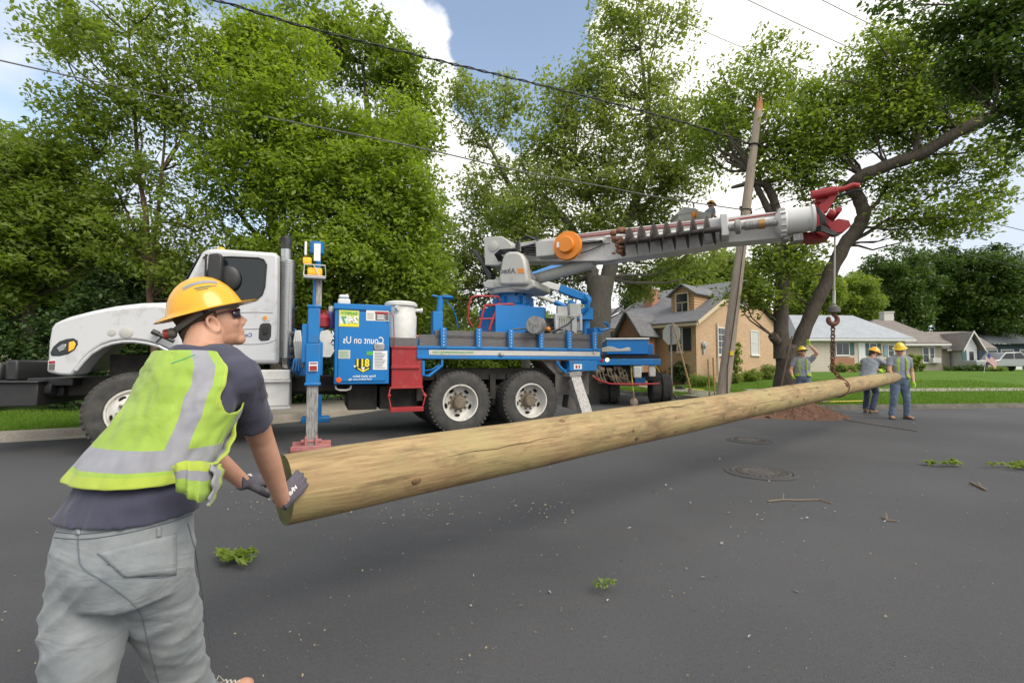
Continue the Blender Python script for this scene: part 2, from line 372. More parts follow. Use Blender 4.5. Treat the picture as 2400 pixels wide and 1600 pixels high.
def sweep(pl, prof, z=0, up=None):      # profile of (offset to the lawn side, height)
    mb = MB(); n = len(prof); vs = []
    for i, p in enumerate(pl):
        t = (pl[min(i+1, len(pl)-1)]-pl[max(i-1, 0)]).normalized(); w = V((t.y, -t.x, 0)) if up == 'R' else V((-t.y, t.x, 0))
        for o_, h in prof: q = p + w*o_; vs.append((q.x, q.y, z+h))
    mb.add(vs, [(i*n+j, i*n+j+1, (i+1)*n+j+1, (i+1)*n+j) for i in range(len(pl)-1) for j in range(n-1)]); return mb
for pl, u in ((RC, 'R'), (LC, 'L')):
    o = sweep(pl, [(-.42,.004),(-.05,.012),(-.03,.10),(.0,.135),(.16,.14),(.165,.02)] if u == 'L' else [(-.25,.004),(-.04,.01),(-.01,.06),(.05,.10),(.10,.125),(.165,.02)], up=u).build('kerb', M_conc if u == 'L' else M_concd, smooth=True, recalc=False); tag(o, None, None, kind='structure')
# concrete apron behind the left kerb, sidewalk through the right lawn, corner ramp
def strip(pl, d0, d1, top, side, name='sidewalk', lift=.02):
    prof = np.linspace(d0, d1, 5); mb = MB(); vs = []
    for i, p in enumerate(pl):
        t = (pl[min(i+1, len(pl)-1)]-pl[max(i-1, 0)]).normalized(); w = V((t.y, -t.x, 0))*side
        for o_ in prof: q = p + w*o_; vs.append((q.x, q.y, float(lawn_h(o_, top))+lift))
    mb.add(vs, [(i*5+j, i*5+j+1, (i+1)*5+j+1, (i+1)*5+j) for i in range(len(pl)-1) for j in range(4)])
    return tag(mb.build(name, M_conc, recalc=False), None, None, kind='structure')
strip([p for p in RC if p.x > 9.3], 4.3, 5.5, .62, 1)
strip([p for p in RC if p.x < 6.6 and p.y < 60], 1.6, 2.8, .62, 1)
strip([p for p in LC if -6.5 < p.x < -3.0 and p.y < 30], .17, 2.2, .35, -1, 'path')
mb = MB()
mb.add([(x, y, ground_z(x, y)+.03) for x, y in ((6.45,18.0),(6.9,16.4),(9.2,18.6),(8.2,19.8))], [(0,1,2,3)])
tag(mb.build('path', M_conc, recalc=False), None, None, kind='structure')
# grass blades
M_blade = mat('grass_blade', (.09,.19,.018), .8, col2=(.17,.26,.04), nscale=3, spec=.2, transl=.3)
def blades(n, sampler, h, name='grass'):
    mb = MB(); P = []
    while len(P) < n:
        x, y = sampler(); P.append((x, y))
    X = np.array([p[0] for p in P]); Y = np.array([p[1] for p in P])
    dr = sdist(RCs, X, Y, -1); dl = sdist(LCs, X, Y, 1); Z = np.where(dr > .17, lawn_h(dr, .62), np.where(dl > .17, lawn_h(dl, .35), -5))
    a = rng.uniform(0, 6.28, n); w = rng.uniform(.006, .012, n); hh = h*rng.uniform(.5, 1.3, n); lx, ly = rng.normal(0, .35, n)*hh, rng.normal(0, .35, n)*hh
    k = Z > -1; X, Y, Z, a, w, hh, lx, ly = [q[k] for q in (X, Y, Z, a, w, hh, lx, ly)]; n = len(X)
    v = np.empty((n, 3, 3)); v[:,0] = np.stack([X-np.cos(a)*w, Y-np.sin(a)*w, Z-.01], 1); v[:,1] = np.stack([X+np.cos(a)*w, Y+np.sin(a)*w, Z-.01], 1); v[:,2] = np.stack([X+lx, Y+ly, Z+hh], 1)
    me = bpy.data.meshes.new(name); me.from_pydata(v.reshape(-1, 3).tolist(), [], np.arange(n*3).reshape(-1, 3).tolist()); me.materials.append(M_blade)
    o = link(name, me, None, V((0,0,0))); return tag(o, None, None, kind='stuff')
o = blades(26000, lambda: (random.uniform(-12, -6.0), random.uniform(6, 11.5)), .06); tag(o, 'short green grass behind the left kerb beside the white truck', 'grass')
o = blades(52000, lambda: (lambda t: (4.8+t[0]*19, 13.3+t[1]**1.6*11))((random.random(), random.random())), .085); tag(o, 'mown green lawn grass along the far kerb in front of the houses', 'grass')

# ================================================================ buildings
def uvbox(o):
    me = o.data; uv = me.uv_layers.new(name='uv'); 
    for p in me.polygons:
        n = p.normal; h = V((-n.y, n.x, 0))
        if h.length < .01: h = V((1, 0, 0))
        h.normalize(); u2 = n.cross(h)
        if abs(n.z) < .2: u2 = V((0, 0, 1))
        for li in p.loop_indices:
            c = me.vertices[me.loops[li].vertex_index].co; uv.data[li].uv = (c.dot(h), c.dot(u2))
def coursed(name, c1, c2, mortar, w, h, ms, rough=.85, bump=.3, off=.5):
    def b(t, N, L, p):
        v = nvec(t, 'UV'); k = N.new('ShaderNodeTexBrick'); k.inputs['Scale'].default_value = 1; k.inputs['Brick Width'].default_value = w; k.inputs['Row Height'].default_value = h
        k.inputs['Mortar Size'].default_value = ms; k.inputs['Color1'].default_value = (*c1, 1); k.inputs['Color2'].default_value = (*c2, 1); k.inputs['Mortar'].default_value = (*mortar, 1); k.offset = off
        L.new(v, k.inputs['Vector']); c = nmix(t, nmap(t, nnoise(t, v, .7, 5, .6), .35, .7, 0, .35), k.outputs['Color'], nmix(t, 1., k.outputs['Color'], (.7,.7,.7), 'MULTIPLY'))
        L.new(c, p.inputs['Base Color']); p.inputs['Roughness'].default_value = rough; nbump(t, k.outputs['Fac'], p, -bump, .01)
    return texmat(name, b)
M_brick = coursed('brick', (.47,.27,.145), (.55,.355,.21), (.50,.41,.30), .21, .072, .008)
M_brick2 = coursed('brick_dark', (.34,.13,.07), (.42,.19,.10), (.34,.24,.17), .21, .072, .008)
M_shing = coursed('grey_shingles', (.145,.145,.155), (.205,.205,.215), (.10,.10,.105), .3, .14, .012)
M_shing2 = coursed('light_grey_shingles', (.33,.35,.37), (.40,.42,.44), (.27,.29,.31), .3, .14, .012)
M_shing3 = coursed('brown_shingles', (.20,.17,.15), (.26,.225,.20), (.14,.12,.11), .3, .14, .012)
M_shing4 = coursed('dark_shingles', (.10,.11,.12), (.14,.15,.16), (.07,.08,.09), .3, .14, .012)
M_side_o = coursed('tan_siding', (.55,.34,.18), (.57,.36,.20), (.22,.13,.07), 40, .16, .018)
M_side_c = coursed('cream_siding', (.62,.54,.46), (.63,.55,.47), (.36,.31,.27), 40, .13, .012)
M_side_t = coursed('beige_siding', (.42,.36,.28), (.43,.37,.29), (.27,.23,.18), 40, .12, .012)
M_side_w = coursed('white_siding', (.72,.72,.71), (.73,.73,.72), (.5,.5,.5), 40, .12, .01)
M_side_b = coursed('navy_siding', (.03,.05,.075), (.035,.055,.08), (.015,.025,.04), 40, .13, .012)
M_trim = mat('white_trim', (.70,.69,.65), .5, col2=(.6,.59,.55)); M_trimy = mat('cream_trim', (.62,.50,.32), .5, col2=(.55,.44,.28))
M_pane = mat('window_glass', (.03,.035,.04), .05, spec=.8); M_curt = mat('curtain', (.5,.5,.48), .9); M_shut = mat('dark_shutter', (.03,.035,.04), .7)
M_shutt = mat('teal_shutter', (.07,.14,.15), .7); M_shutl = mat('blue_shutter', (.25,.36,.42), .7); M_door = mat('white_door', (.7,.7,.68), .4)
class HF:                               # a house's own frame: a along one wall, b along the other
    def __init__(s, o, ang): s.o = V(o); s.a = V((math.cos(ang), math.sin(ang), 0)); s.b = V((-math.sin(ang), math.cos(ang), 0))
    def __call__(s, a, b, z): return s.o + s.a*a + s.b*b + V((0, 0, z))
    def hit_a(s, px, py, b=0):          # a, z where the sight line meets the wall b = const
        d = ray(px, py); c = V((0,0,CAMZ)); t = (s.b.dot(s.o) + b - s.b.dot(c))/s.b.dot(d); q = c + d*t - s.o; return q.dot(s.a), q.z
    def hit_b(s, px, py, a=0):
        d = ray(px, py); c = V((0,0,CAMZ)); t = (s.a.dot(s.o) + a - s.a.dot(c))/s.a.dot(d); q = c + d*t - s.o; return q.dot(s.b), q.z
def finish(o): uvbox(o); return o
def window(par, P, al, w, h, nout, trim=M_trim, cols=2, rows=2, shut=None, shw=.3, glass=M_pane, sill=True):
    """P = lower left corner on the wall, al = unit vector along it, nout = outward normal"""
    P, al, nout, up = V(P), V(al), V(nout), V((0,0,1)); f = .07
    m = MB()
    m.obox(P-al*f-up*f, al*(w+2*f), up*f, nout*.06); m.obox(P-al*f+up*h, al*(w+2*f), up*f, nout*.06)
    m.obox(P-al*f, al*f, up*h, nout*.06); m.obox(P+al*w, al*f, up*h, nout*.06)
    for i in range(1, cols): m.obox(P+al*(w*i/cols-.012), al*.024, up*h, nout*.045)
    for j in range(1, rows): m.obox(P+up*(h*j/rows-.016)+al*.001, al*(w-.002), up*.032, nout*.048)
    if sill: m.obox(P-al*(f+.05)-up*(f+.06), al*(w+2*f+.1), up*.057, nout*.11)
    fr = m.build('window', trim, par)
    g = MB(); g.obox(P+al*.001+up*.001, al*(w-.002), up*(h-.002), nout*.025); g.build('pane', glass, fr)
    if shut:
        for q in (P-al*(f+shw+.02), P+al*(w+f+.02)):
            s_ = MB(); s_.obox(q, al*shw, up*h, nout*.05)
            for k in range(int(h/.1)): s_.obox(q+al*.03+up*(.03+k*.1), al*(shw-.06), up*.03, nout*.062)
            s_.build('shutter', shut, par)
def roofslab(mb, quad, th=.12):
    q = [V(p) for p in quad]; n = (q[1]-q[0]).cross(q[3]-q[0]).normalized() if len(q) > 3 else (q[1]-q[0]).cross(q[2]-q[0]).normalized()
    if n.z < 0: n = -n
    mb.prism(q, n*th)

# ---- brick house on the corner
gz = .74
H = HF((9.9, 25.2, gz), R(40)); W, D, EV, PK = 11.6, 6.3, 2.96, 5.73
hs = thing('brick_house', H(0,0,0), 'orange brick storey and a half house with a dormer, behind the stop sign', 'house')
m = MB(); m.prism([H(0,0,-.9), H(W,0,-.9), H(W,0,EV), H(W/2,0,PK-.12), H(0,0,EV)], H.b*D); finish(m.build('wall', M_brick, hs))
ov = .35; sl = (PK-EV)/(W/2)
m = MB(); roofslab(m, [H(-ov, -.25, EV-ov*sl), H(-ov, D+.25, EV-ov*sl), H(W/2, D+.25, PK), H(W/2, -.25, PK)]); roofslab(m, [H(W+ov, -.25, EV-ov*sl), H(W/2+.003, -.25, PK), H(W/2+.003, D+.25, PK), H(W+ov, D+.25, EV-ov*sl)]); finish(m.build('roof', M_shing, hs))
m = MB()
for s0 in (0, 1):
    e = H(-ov if s0 == 0 else W+ov, -.30, EV-ov*sl-.1); k = H(W/2, -.30, PK-.1); m.obox(e, k-e, V((0,0,.2)), -H.b*.05+V((0,0,0)))
m.obox(H(-ov-.10, -.3, EV-ov*sl-.14), H.b*(D+.6), V((0,0,.14)), H.a*.095); m.build('gutter', M_trimy, hs)
def hw(px0, py0, px1, py1, **k):        # window on the gable wall from its corners in the photo
    a0, z0 = H.hit_a(px0, py1); a1, z1 = H.hit_a(px1, py0); window(hs, H(a0, -.001, z0), H.a, a1-a0, z1-z0, -H.b, **k)
hw(1682, 771, 1702, 829, rows=4, cols=3, glass=M_pane); hw(1760, 778, 1776, 829, rows=2, cols=1, glass=M_curt); hw(1733, 682, 1745, 712, rows=2, cols=2)
def hf(px0, py0, px1, py1, a=0, par=hs, **k):
    b0, z0 = H.hit_b(px1, py1, a); b1, z1 = H.hit_b(px0, py0, a); window(par, H(a-.001, b0, z0), H.b, b1-b0, z1-z0, -H.a, **k)
hf(1589, 770, 1599, 822, rows=4, cols=2, shut=M_shut, shw=.45)
m = MB(); m.obox(H(2.2, -.12, 0), H.a*.07, V((0,0,EV)), H.b*.07); m.build('downpipe', M_trim, hs)
m = MB(); a0, z0 = H.hit_a(1647, 808); m.lathe(H(a0, 0, z0), -H.b, [(.2, 0), (.2, .12), (.14, .2), (.01, .22)]); m.obox(H(a0-.1,-.001,z0-.45), H.a*.2, V((0,0,.4)), -H.b*.1); m.build('electric_meter', M_grey, hs, smooth=True)
# dormer
b0 = .75; dm = MB(); dw = 1.45; a_f = 1.25; zf = EV+a_f*sl
dm.prism([H(a_f, b0, zf-.1), H(a_f, b0+dw, zf-.1), H(a_f, b0+dw, zf+1.12), H(a_f, b0+dw/2, zf+1.62), H(a_f, b0, zf+1.12)], H.a*3.0); dor = finish(dm.build('dormer', M_side_o, hs))
m = MB(); roofslab(m, [H(a_f-.2, b0-.18, zf+1.0), H(a_f+3.0, b0-.18, zf+1.0), H(a_f+3.0, b0+dw/2, zf+1.66), H(a_f-.2, b0+dw/2, zf+1.66)], .07)
roofslab(m, [H(a_f-.2, b0+dw+.18, zf+1.0), H(a_f-.2, b0+dw/2+.003, zf+1.66), H(a_f+3.0, b0+dw/2+.003, zf+1.66), H(a_f+3.0, b0+dw+.18, zf+1.0)], .07); finish(m.build('dormer_roof', M_shing, dor))
m = MB(); f0 = H(a_f-.03, b0+.38, zf+.08); al = H.b
m.obox(f0-al*.08, al*.08, V((0,0,1.05)), -H.a*.05); m.obox(f0+al*.7, al*.08, V((0,0,1.05)), -H.a*.05); m.obox(f0-al*.12-V((0,0,.1)), al*.94, V((0,0,.1)), -H.a*.08); m.obox(f0-al*.08+V((0,0,1.05)), al*.86, V((0,0,.08)), -H.a*.055)
m.obox(f0+V((0,0,.52)), al*.7, V((0,0,.05)), -H.a*.04); m.obox(f0+al*.33, al*.03, V((0,0,.5)), -H.a*.035); m.build('dormer_window', M_trimy, dor)
m = MB(); m.obox(f0, al*.7, V((0,0,1.05)), -H.a*.01); m.build('dormer_pane', M_pane, dor)
# chimney, entry wing
def chimney(par, P, w, d, h, mt, cap=True, al=H):
    m = MB(); m.obox(P, al.a*w, al.b*d, V((0,0,h))); o = finish(m.build('chimney', mt, par))
    m = MB(); m.obox(V(P)-al.a*.06-al.b*.06+V((0,0,h)), al.a*(w+.12), al.b*(d+.12), V((0,0,.14))); m.build('chimney_cap', M_offw, o)
chimney(hs, H(2.6, 4.4, 3.2), .8, .6, 2.3, M_brick2)
wb = 2.75; ew = EV-.28
m = MB(); m.obox(H(-1.3, wb, -.9), H.a*1.297, H.b*(D-wb), V((0,0,ew+.9))); m.obox(H(-1.3, D+.001, -.9), H.a*6.5, H.b*4.6, V((0,0,ew+.9))); finish(m.build('wing', M_brick2, hs))
m = MB(); roofslab(m, [H(-1.65, wb-.25, ew-.08), H(-1.65, D+.3, ew-.08), H(.35, D+.3, ew+.46), H(.35, wb-.25, ew+.46)], .1)
roofslab(m, [H(-1.65, D+.303, ew-.08), H(-1.65, D+5.0, ew-.08), H(2.6, D+3.0, ew+1.7), H(2.6, D+.303, ew+1.7)]); roofslab(m, [H(-1.65, D+5.0, ew-.08), H(5.6, D+5.0, ew-.08), H(2.6, D+3.0, ew+1.7)]); finish(m.build('wing_roof', M_shing, hs))
m = MB(); m.obox(H(-1.75, wb-.25, ew-.18), H.b*(D+5.2-wb), V((0,0,.13)), H.a*.095); m.build('gutter', M_trimy, hs)
eb = H.hit_b(1496, 790, -1.9)[0]; ew_ = H.hit_b(1448, 790, -1.9)[0]-eb; ez = H.hit_b(1472, 733, -1.9)[1]; m = MB(); m.prism([H(-1.9, eb, -.9), H(-1.9, eb+ew_, -.9), H(-1.9, eb+ew_, ez-1.2), H(-1.9, eb+ew_/2, ez-.08), H(-1.9, eb, ez-1.2)], H.a*1.6); en = finish(m.build('entry', M_brick2, hs))
m = MB(); roofslab(m, [H(-2.15, eb-.25, ez-1.4), H(.8, eb-.25, ez-1.4), H(.8, eb+ew_/2, ez), H(-2.15, eb+ew_/2, ez)], .09); roofslab(m, [H(-2.15, eb+ew_+.25, ez-1.4), H(-2.15, eb+ew_/2+.003, ez), H(.8, eb+ew_/2+.003, ez), H(.8, eb+ew_+.25, ez-1.4)], .09); finish(m.build('entry_roof', M_shing, en))
m = MB(); m.obox(H(-1.96, eb+ew_*.35, .1), H.b*1.0, V((0,0,2.0)), H.a*.05); m.build('entry_door', M_shut, en)
chimney(hs, H(.2, D+2.0, 2.6), .4, .4, 1.7, M_brick2)
hf(1432, 782, 1441, 806, a=-1.3, rows=2, cols=1)

# ---- pale ranch house
G = HF(A(1935, 868, 40), R(3)); G.o.z = .74
hs2 = thing('ranch_house', G(0,0,0), 'low cream ranch house with a light grey roof, right behind the hanging hook', 'house')
def pz(fr, px, py, b=0): a, z = fr.hit_a(px, py, b); return a, z
W2 = pz(G, 2122, 800)[0]; ev = pz(G, 2000, 795)[1]; aL = pz(G, 1875, 800)[0]
m = MB(); m.obox(G(aL, 0, -.9), G.a*(W2-aL), G.b*7, V((0,0,ev+.9))); finish(m.build('wall', M_side_c, hs2))
rl, rz = pz(G, 1912, 741, 3.5); rr_, _ = pz(G, 1998, 744, 3.5)
m = MB(); e = -.5
c1, c2, c3, c4 = G(aL-.4, e, ev), G(W2+.4, e, ev), G(W2+.4, 7.5, ev), G(aL-.4, 7.5, ev); r1, r2 = G(rl-2.6, 3.5, rz), G(rr_, 3.5, rz)
m.prism([c1, c2, r2, r1], V((0,0,.1))); m.prism([c2, c3, r2], V((0,0,.1))); m.prism([c3, c4, r1, r2], V((0,0,.1))); m.prism([c4, c1, r1], V((0,0,.1))); finish(m.build('roof', M_shing2, hs2))
m = MB(); m.obox(c1+V((0,-.06,-.16)), c2-c1, V((0,0,.155)), -G.b*.06); m.build('gutter', M_trim, hs2)
def g2(fr, par, px0, py0, px1, py1, b=0, **k):
    a0, z0 = fr.hit_a(px0, py1, b); a1, z1 = fr.hit_a(px1, py0, b); window(par, fr(a0, b-.001, z0), fr.a, a1-a0, z1-z0, -fr.b, **k)
g2(G, hs2, 1960, 803, 1988, 831, cols=2, rows=1, shut=M_shutt, shw=.4); g2(G, hs2, 2039, 805, 2052, 833, cols=1, rows=2, shut=M_shutt, shw=.35); g2(G, hs2, 2082, 809, 2093, 834, cols=1, rows=2, shut=M_shutl, shw=.32)
a0, z0 = G.hit_a(2013, 866); a1, z1 = G.hit_a(2028, 803); m = MB(); m.obox(G(a0, -.05, z0), G.a*(a1-a0), G.b*.05, V((0,0,z1-z0))); m.build('door', M_door, hs2, bevel=.01)
a0, z0 = G.hit_a(1950, 870); a1, z1 = G.hit_a(2000, 838); m = MB(); m.obox(G(a0, -.12, -.5), G.a*(a1-a0), G.b*.12, V((0,0,z1+.5))); finish(m.build('brick_skirting', M_brick2, hs2))
m = MB()
for t in np.linspace(0, 1, 13): a_ = lerp(pz(G, 2010, 860)[0], pz(G, 2095, 860)[0], t); m.obox(G(a_, -1.5, 0), G.a*.03, G.b*.03, V((0,0,.95)))
a_ = pz(G, 2010, 860)[0]; b_ = pz(G, 2095, 860)[0]; m.obox(G(a_, -1.52, .952), G.a*(b_-a_+.05), G.b*.06, V((0,0,.05))); m.build('railing', M_dark, hs2)
# ---- tan house with a white gabled porch
K = HF(A(2140, 868, 48), R(-6)); K.o.z = .74
hs3 = thing('tan_house', K(0,0,0), 'tan house with a brown hipped roof and small white gable, left of the navy house', 'house')
aL, ev = pz(K, 2088, 806); aR = pz(K, 2236, 806)[0]; ax = pz(K, 2206, 806)[0]
m = MB(); m.obox(K(aL-3, 0, -1), K.a*(ax-aL+3), K.b*9, V((0,0,ev+1))); m.obox(K(ax+.001, .6, -1), K.a*(aR-ax), K.b*6, V((0,0,ev-.25+1))); finish(m.build('wall', M_side_t, hs3))
pk, pzz = pz(K, 2082, 750, 4.5); m = MB(); c1, c2, c3, c4 = K(aL-3.4,-.5,ev), K(ax+.5,-.5,ev), K(ax+.5,9.5,ev), K(aL-3.4,9.5,ev); r1, r2 = K(pk-1.5,4.5,pzz), K(pk+.2,4.5,pzz)
m.prism([c1, c2, r2, r1], V((0,0,.1))); m.prism([c2, c3, r2], V((0,0,.1))); m.prism([c3, c4, r1, r2], V((0,0,.1))); m.prism([c4, c1, r1], V((0,0,.1)))
z2 = pz(K, 2220, 779, 3.0)[1]; a2 = pz(K, 2278, 779, 3.0)[0]; e2 = pz(K, 2230, 818, .2)[1]; m.prism([K(ax-2, .15, e2), K(a2, .15, e2), K(a2, 3.2, z2), K(ax-4.2, 3.2, z2)], V((0,0,.1))); m.prism([K(ax-2, 6.3, e2), K(ax-4.2, 3.203, z2), K(a2, 3.203, z2), K(a2, 6.3, e2)], V((0,0,.1))); finish(m.build('roof', M_shing3, hs3))
m = MB(); m.obox(c1+V((0,-.06,-.2)), c2-c1, V((0,0,.19)), -K.b*.06); m.obox(K(ax+.55,.05,e2-.18), K.a*(aR-ax-.4), V((0,0,.17)), -K.b*.06); m.build('gutter', M_trim, hs3)
chimney(hs3, K(pk-.6, 4.2, pzz-.8), 1.0, .8, 1.6, M_offw, al=K)
g2(K, hs3, 2164, 814, 2175, 848, cols=1, rows=2); g2(K, hs3, 2180, 814, 2188, 848, cols=1, rows=2); 
a0, z0 = K.hit_a(2180, 850); m = MB(); m.obox(K(a0, -.4, z0), K.a*.75, K.b*.39, V((0,0,.5))); 
for k in range(5): m.obox(K(a0+.05, -.412, z0+.06+k*.08), K.a*.5, K.b*.01, V((0,0,.03)))
m.build('air_conditioner', M_trim, hs3)
# gabled porch
aP0, aP1 = pz(K, 2254, 820, -1)[0], pz(K, 2299, 831, -1)[0]; ap, zp = pz(K, 2275, 778, -1); ze = pz(K, 2254, 822, -1)[1]
ap = (aP0+aP1)/2
m = MB(); m.prism([K(aP0+.35, -1, -1), K(aP1-.35, -1, -1), K(aP1-.35, -1, ze+.35), K(ap, -1, zp-.3), K(aP0+.35, -1, ze+.35)], K.b*4); po = finish(m.build('porch', M_side_w, hs3))
m = MB(); roofslab(m, [K(aP0-.1,-1.4,ze), K(aP0-.1,3,ze), K(ap,3,zp), K(ap,-1.4,zp)], .09); roofslab(m, [K(aP1+.1,-1.4,ze), K(ap+.003,-1.4,zp), K(ap+.003,3,zp), K(aP1+.1,3,ze)], .09); finish(m.build('porch_roof', M_shing3, po))
m = MB(); 
for s0 in (aP0-.15, aP1+.15): e_, k_ = K(s0, -1.47, ze-.12), K(ap, -1.47, zp-.08); m.obox(e_, k_-e_, V((0,0,.2)), K.b*.06)
m.build('bargeboard', M_trim, po)
a0, z0 = K.hit_a(2256, 862, -1); a1, z1 = K.hit_a(2264, 820, -1); m = MB(); m.obox(K(a0, -1.05, z0), K.a*(a1-a0), K.b*.05, V((0,0,z1-z0))); m.build('porch_door', M_shutt, po)
a0, z0 = K.hit_a(2273, 845, -1); m = MB(); m.obox(K(a0, -1.04, z0), K.a*.35, K.b*.04, V((0,0,.9))); m.build('porch_pane', M_pane, po)
# ---- navy house far right
Q = HF(A(2345, 872, 62), R(0)); Q.o.z = .74
hs4 = thing('navy_house', Q(0,0,0), 'dark navy house with white framed windows at the right edge, behind the pickup', 'house')
aL, ev = pz(Q, 2292, 806); aR = pz(Q, 2470, 806)[0]
m = MB(); m.obox(Q(aL, 0, -1), Q.a*(aR-aL), Q.b*8, V((0,0,ev+1))); finish(m.build('wall', M_side_b, hs4))
m = MB(); r1 = pz(Q, 2262, 772, 4)[1]; m.prism([Q(aL-1.2,-.6,ev), Q(aR+.6,-.6,ev), Q(aR-3,4,r1), Q(aL,4,r1)], V((0,0,.1))); m.prism([Q(aL-1.2,8.6,ev), Q(aL,4.003,r1), Q(aR-3,4.003,r1), Q(aR+.6,8.6,ev)], V((0,0,.1))); finish(m.build('roof', M_shing4, hs4))
for x0, x1 in ((2316, 2336), (2348, 2374), (2392, 2410)): g2(Q, hs4, x0, 820, x1, 852, cols=1, rows=2)
a0, z0 = Q.hit_a(2378, 875); m = MB(); m.obox(Q(a0, -.05, 0), Q.a*1.0, Q.b*.05, V((0,0,2.1))); m.build('door', M_door, hs4)

# ---- grey house glimpsed through the left trees
T = HF((-27, 24, .45), R(25))
hs5 = thing('grey_house', T(0,0,0), 'grey house barely seen through the trees at the far left', 'house')
m = MB(); m.prism([T(0,0,-.5), T(10,0,-.5), T(10,0,3.4), T(5,0,6.2), T(0,0,3.4)], T.b*9); finish(m.build('wall', M_side_t, hs5))
m = MB(); roofslab(m, [T(-.4,-.4,3.2), T(-.4,9.4,3.2), T(5,9.4,6.3), T(5,-.4,6.3)]); roofslab(m, [T(10.4,-.4,3.2), T(5.003,-.4,6.3), T(5.003,9.4,6.3), T(10.4,9.4,3.2)]); finish(m.build('roof', M_shing2, hs5))
window(hs5, T(3, -.001, 1.0), T.a, 1.1, 1.4, -T.b); window(hs5, T(6, -.001, 1.0), T.a, 1.1, 1.4, -T.b)

# ================================================================ digger truck
PHI = math.atan(.4); T0 = V((-.915, 8.75, 0)); TU = V((math.cos(PHI), math.sin(PHI), 0)); TV = V((-math.sin(PHI), math.cos(PHI), 0)); UP = V((0,0,1))
def TP(u, v, w): return T0 + TU*u + TV*v + UP*w
def tw(px, py, v=0):                    # world point where a sight line meets the truck plane v = const
    d = ray(px, py); c = V((0,0,CAMZ)); t = (TV.dot(T0) + v - TV.dot(c))/TV.dot(d); return c + d*t
def tl(px, py, v=0): q = tw(px, py, v)-T0; return q.dot(TU), q.z
TM = Matrix((TU, TV, UP)).transposed()
def tpoly(mb, pts, v, e): mb.prism([tw(x, y, v) for x, y in pts], TV*e)
def tbox(mb, px0, py0, px1, py1, v, e):
    u0, w0 = tl(px0, py1, v); u1, w1 = tl(px1, py0, v); mb.obox(TP(u0, v, w0), TU*(u1-u0), TV*e, UP*(w1-w0))
def lettering(par, name, body, px0, px1, py, v, mt, hpx=None, bold=0.0, lift=.004):
    vs, fs = text_mb(body, 1, (0,0,0), (1,0,0), (0,0,1), bold=bold)
    xs = [q.x for q in vs]; zs = [q.z for q in vs]; u0, w = tl(px0, py, v); u1, _ = tl(px1, py, v)
    k = (u1-u0)/(max(xs)-min(xs)); kz = k if hpx is None else (tl(px0, py-hpx/2, v)[1]-tl(px0, py+hpx/2, v)[1])/(max(zs)-min(zs))
    cx, cz = (max(xs)+min(xs))/2, (max(zs)+min(zs))/2
    mb = MB(); mb.add([TP((u0+u1)/2+(q.x-cx)*k, v-lift+q.y*.3, w+(q.z-cz)*kz) for q in vs], fs)
    return mb.build(name, mt, par, recalc=False)
tr = thing('digger_truck', TP(0,1.2,0), 'white cab utility truck with blue flatbed and long grey digger boom, parked across the street', 'truck')
# ---- wheels
RR = .588
def wheel_parts(par, c, out, front, dual=True):
    """c = hub centre on the outer face of the tyre, out = outward axis"""
    out = V(out).normalized(); ax = -out; t = MB()
    def tyre(off):
        pr = [(.335,.03),(.36,.0),(.44,-.008),(.52,.0),(.562,.02),(.578,.045),(.588,.06),(.588,.10),(.573,.105),(.573,.115),(.588,.12),(.588,.165),(.573,.17),(.573,.18),(.588,.185),(.588,.235),(.58,.25),(.562,.28),(.52,.298),(.36,.298),(.335,.27)]
        t.lathe(c, ax, [(r, h+off) for r, h in pr], n=72, closed=True)
        u = ax.cross(UP).normalized()
        for k in range(44):
            a = 2*math.pi*k/44; rd = u*math.cos(a)+UP*math.sin(a) if abs(ax.z) < .1 else u; tg = ax.cross(rd)
            for h0 in (.012, .245):
                p = V(c)+ax*(off+h0)+rd*.555-tg*.02; t.obox(p, tg*.04, ax*.045, rd*.036)
    tyre(0)
    if dual: tyre(.36)
    wh = t.build('wheel', M_rubber, par, smooth=True, angle=40)
    r = MB()
    if front: pr = [(.345,.02),(.335,-.004),(.315,.0),(.30,.04),(.285,.045),(.27,.02),(.22,-.02),(.15,-.035),(.14,-.035),(.01,-.03)]
    else: pr = [(.345,.02),(.335,-.004),(.315,.0),(.305,.05),(.29,.16),(.27,.185),(.2,.19),(.01,.2)]
    r.lathe(c, ax, pr, n=48, cap0=False); rm = r.build('rim', M_rim, wh, smooth=True, angle=50, recalc=False)
    h = MB(); u = ax.cross(UP).normalized(); w = ax.cross(u); base = -.03 if front else .19
    if front: h.lathe(V(c)+ax*base, out, [(.12,-.01),(.12,.05),(.10,.07),(.085,.13),(.06,.145),(.001,.145)], n=24)
    else: h.lathe(V(c)+ax*base, out, [(.15,-.01),(.15,.02),(.115,.03),(.112,.15),(.095,.17),(.001,.17)], n=24)
    for k in range(10):
        a = 2*math.pi*k/10; h.lathe(V(c)+ax*base+(u*math.cos(a)+w*math.sin(a))*(.175 if not front else .185), out, [(.022,-.01),(.022,.035),(.012,.05),(.001,.05)], n=8)
    h.build('hub', M_hub, wh, smooth=True)
    for k in range(5):
        hh = MB()
        a = 2*math.pi*(k+.3)/5; dd = u*math.cos(a)+w*math.sin(a); tg = ax.cross(dd); rr = .243 if not front else .25; b0 = (.180 if not front else .006); pp = V(c)+ax*b0+dd*rr
        n_ = 14; hh.prism([pp + tg*math.cos(q*2*math.pi/n_)*.05 + dd*math.sin(q*2*math.pi/n_)*.027 for q in range(n_)], out*.012); hh.build('hand_hole_shade', M_holeshade, rm)  # near-black discs proud of the rim paint the shade inside the hand holes
    return wh
for px in (1080, 1246):
    u, _ = tl(px, 940, 0); wheel_parts(tr, TP(u, 0, RR), -TV, False)
    wheel_parts(tr, TP(u, 2.45, RR), TV, False)
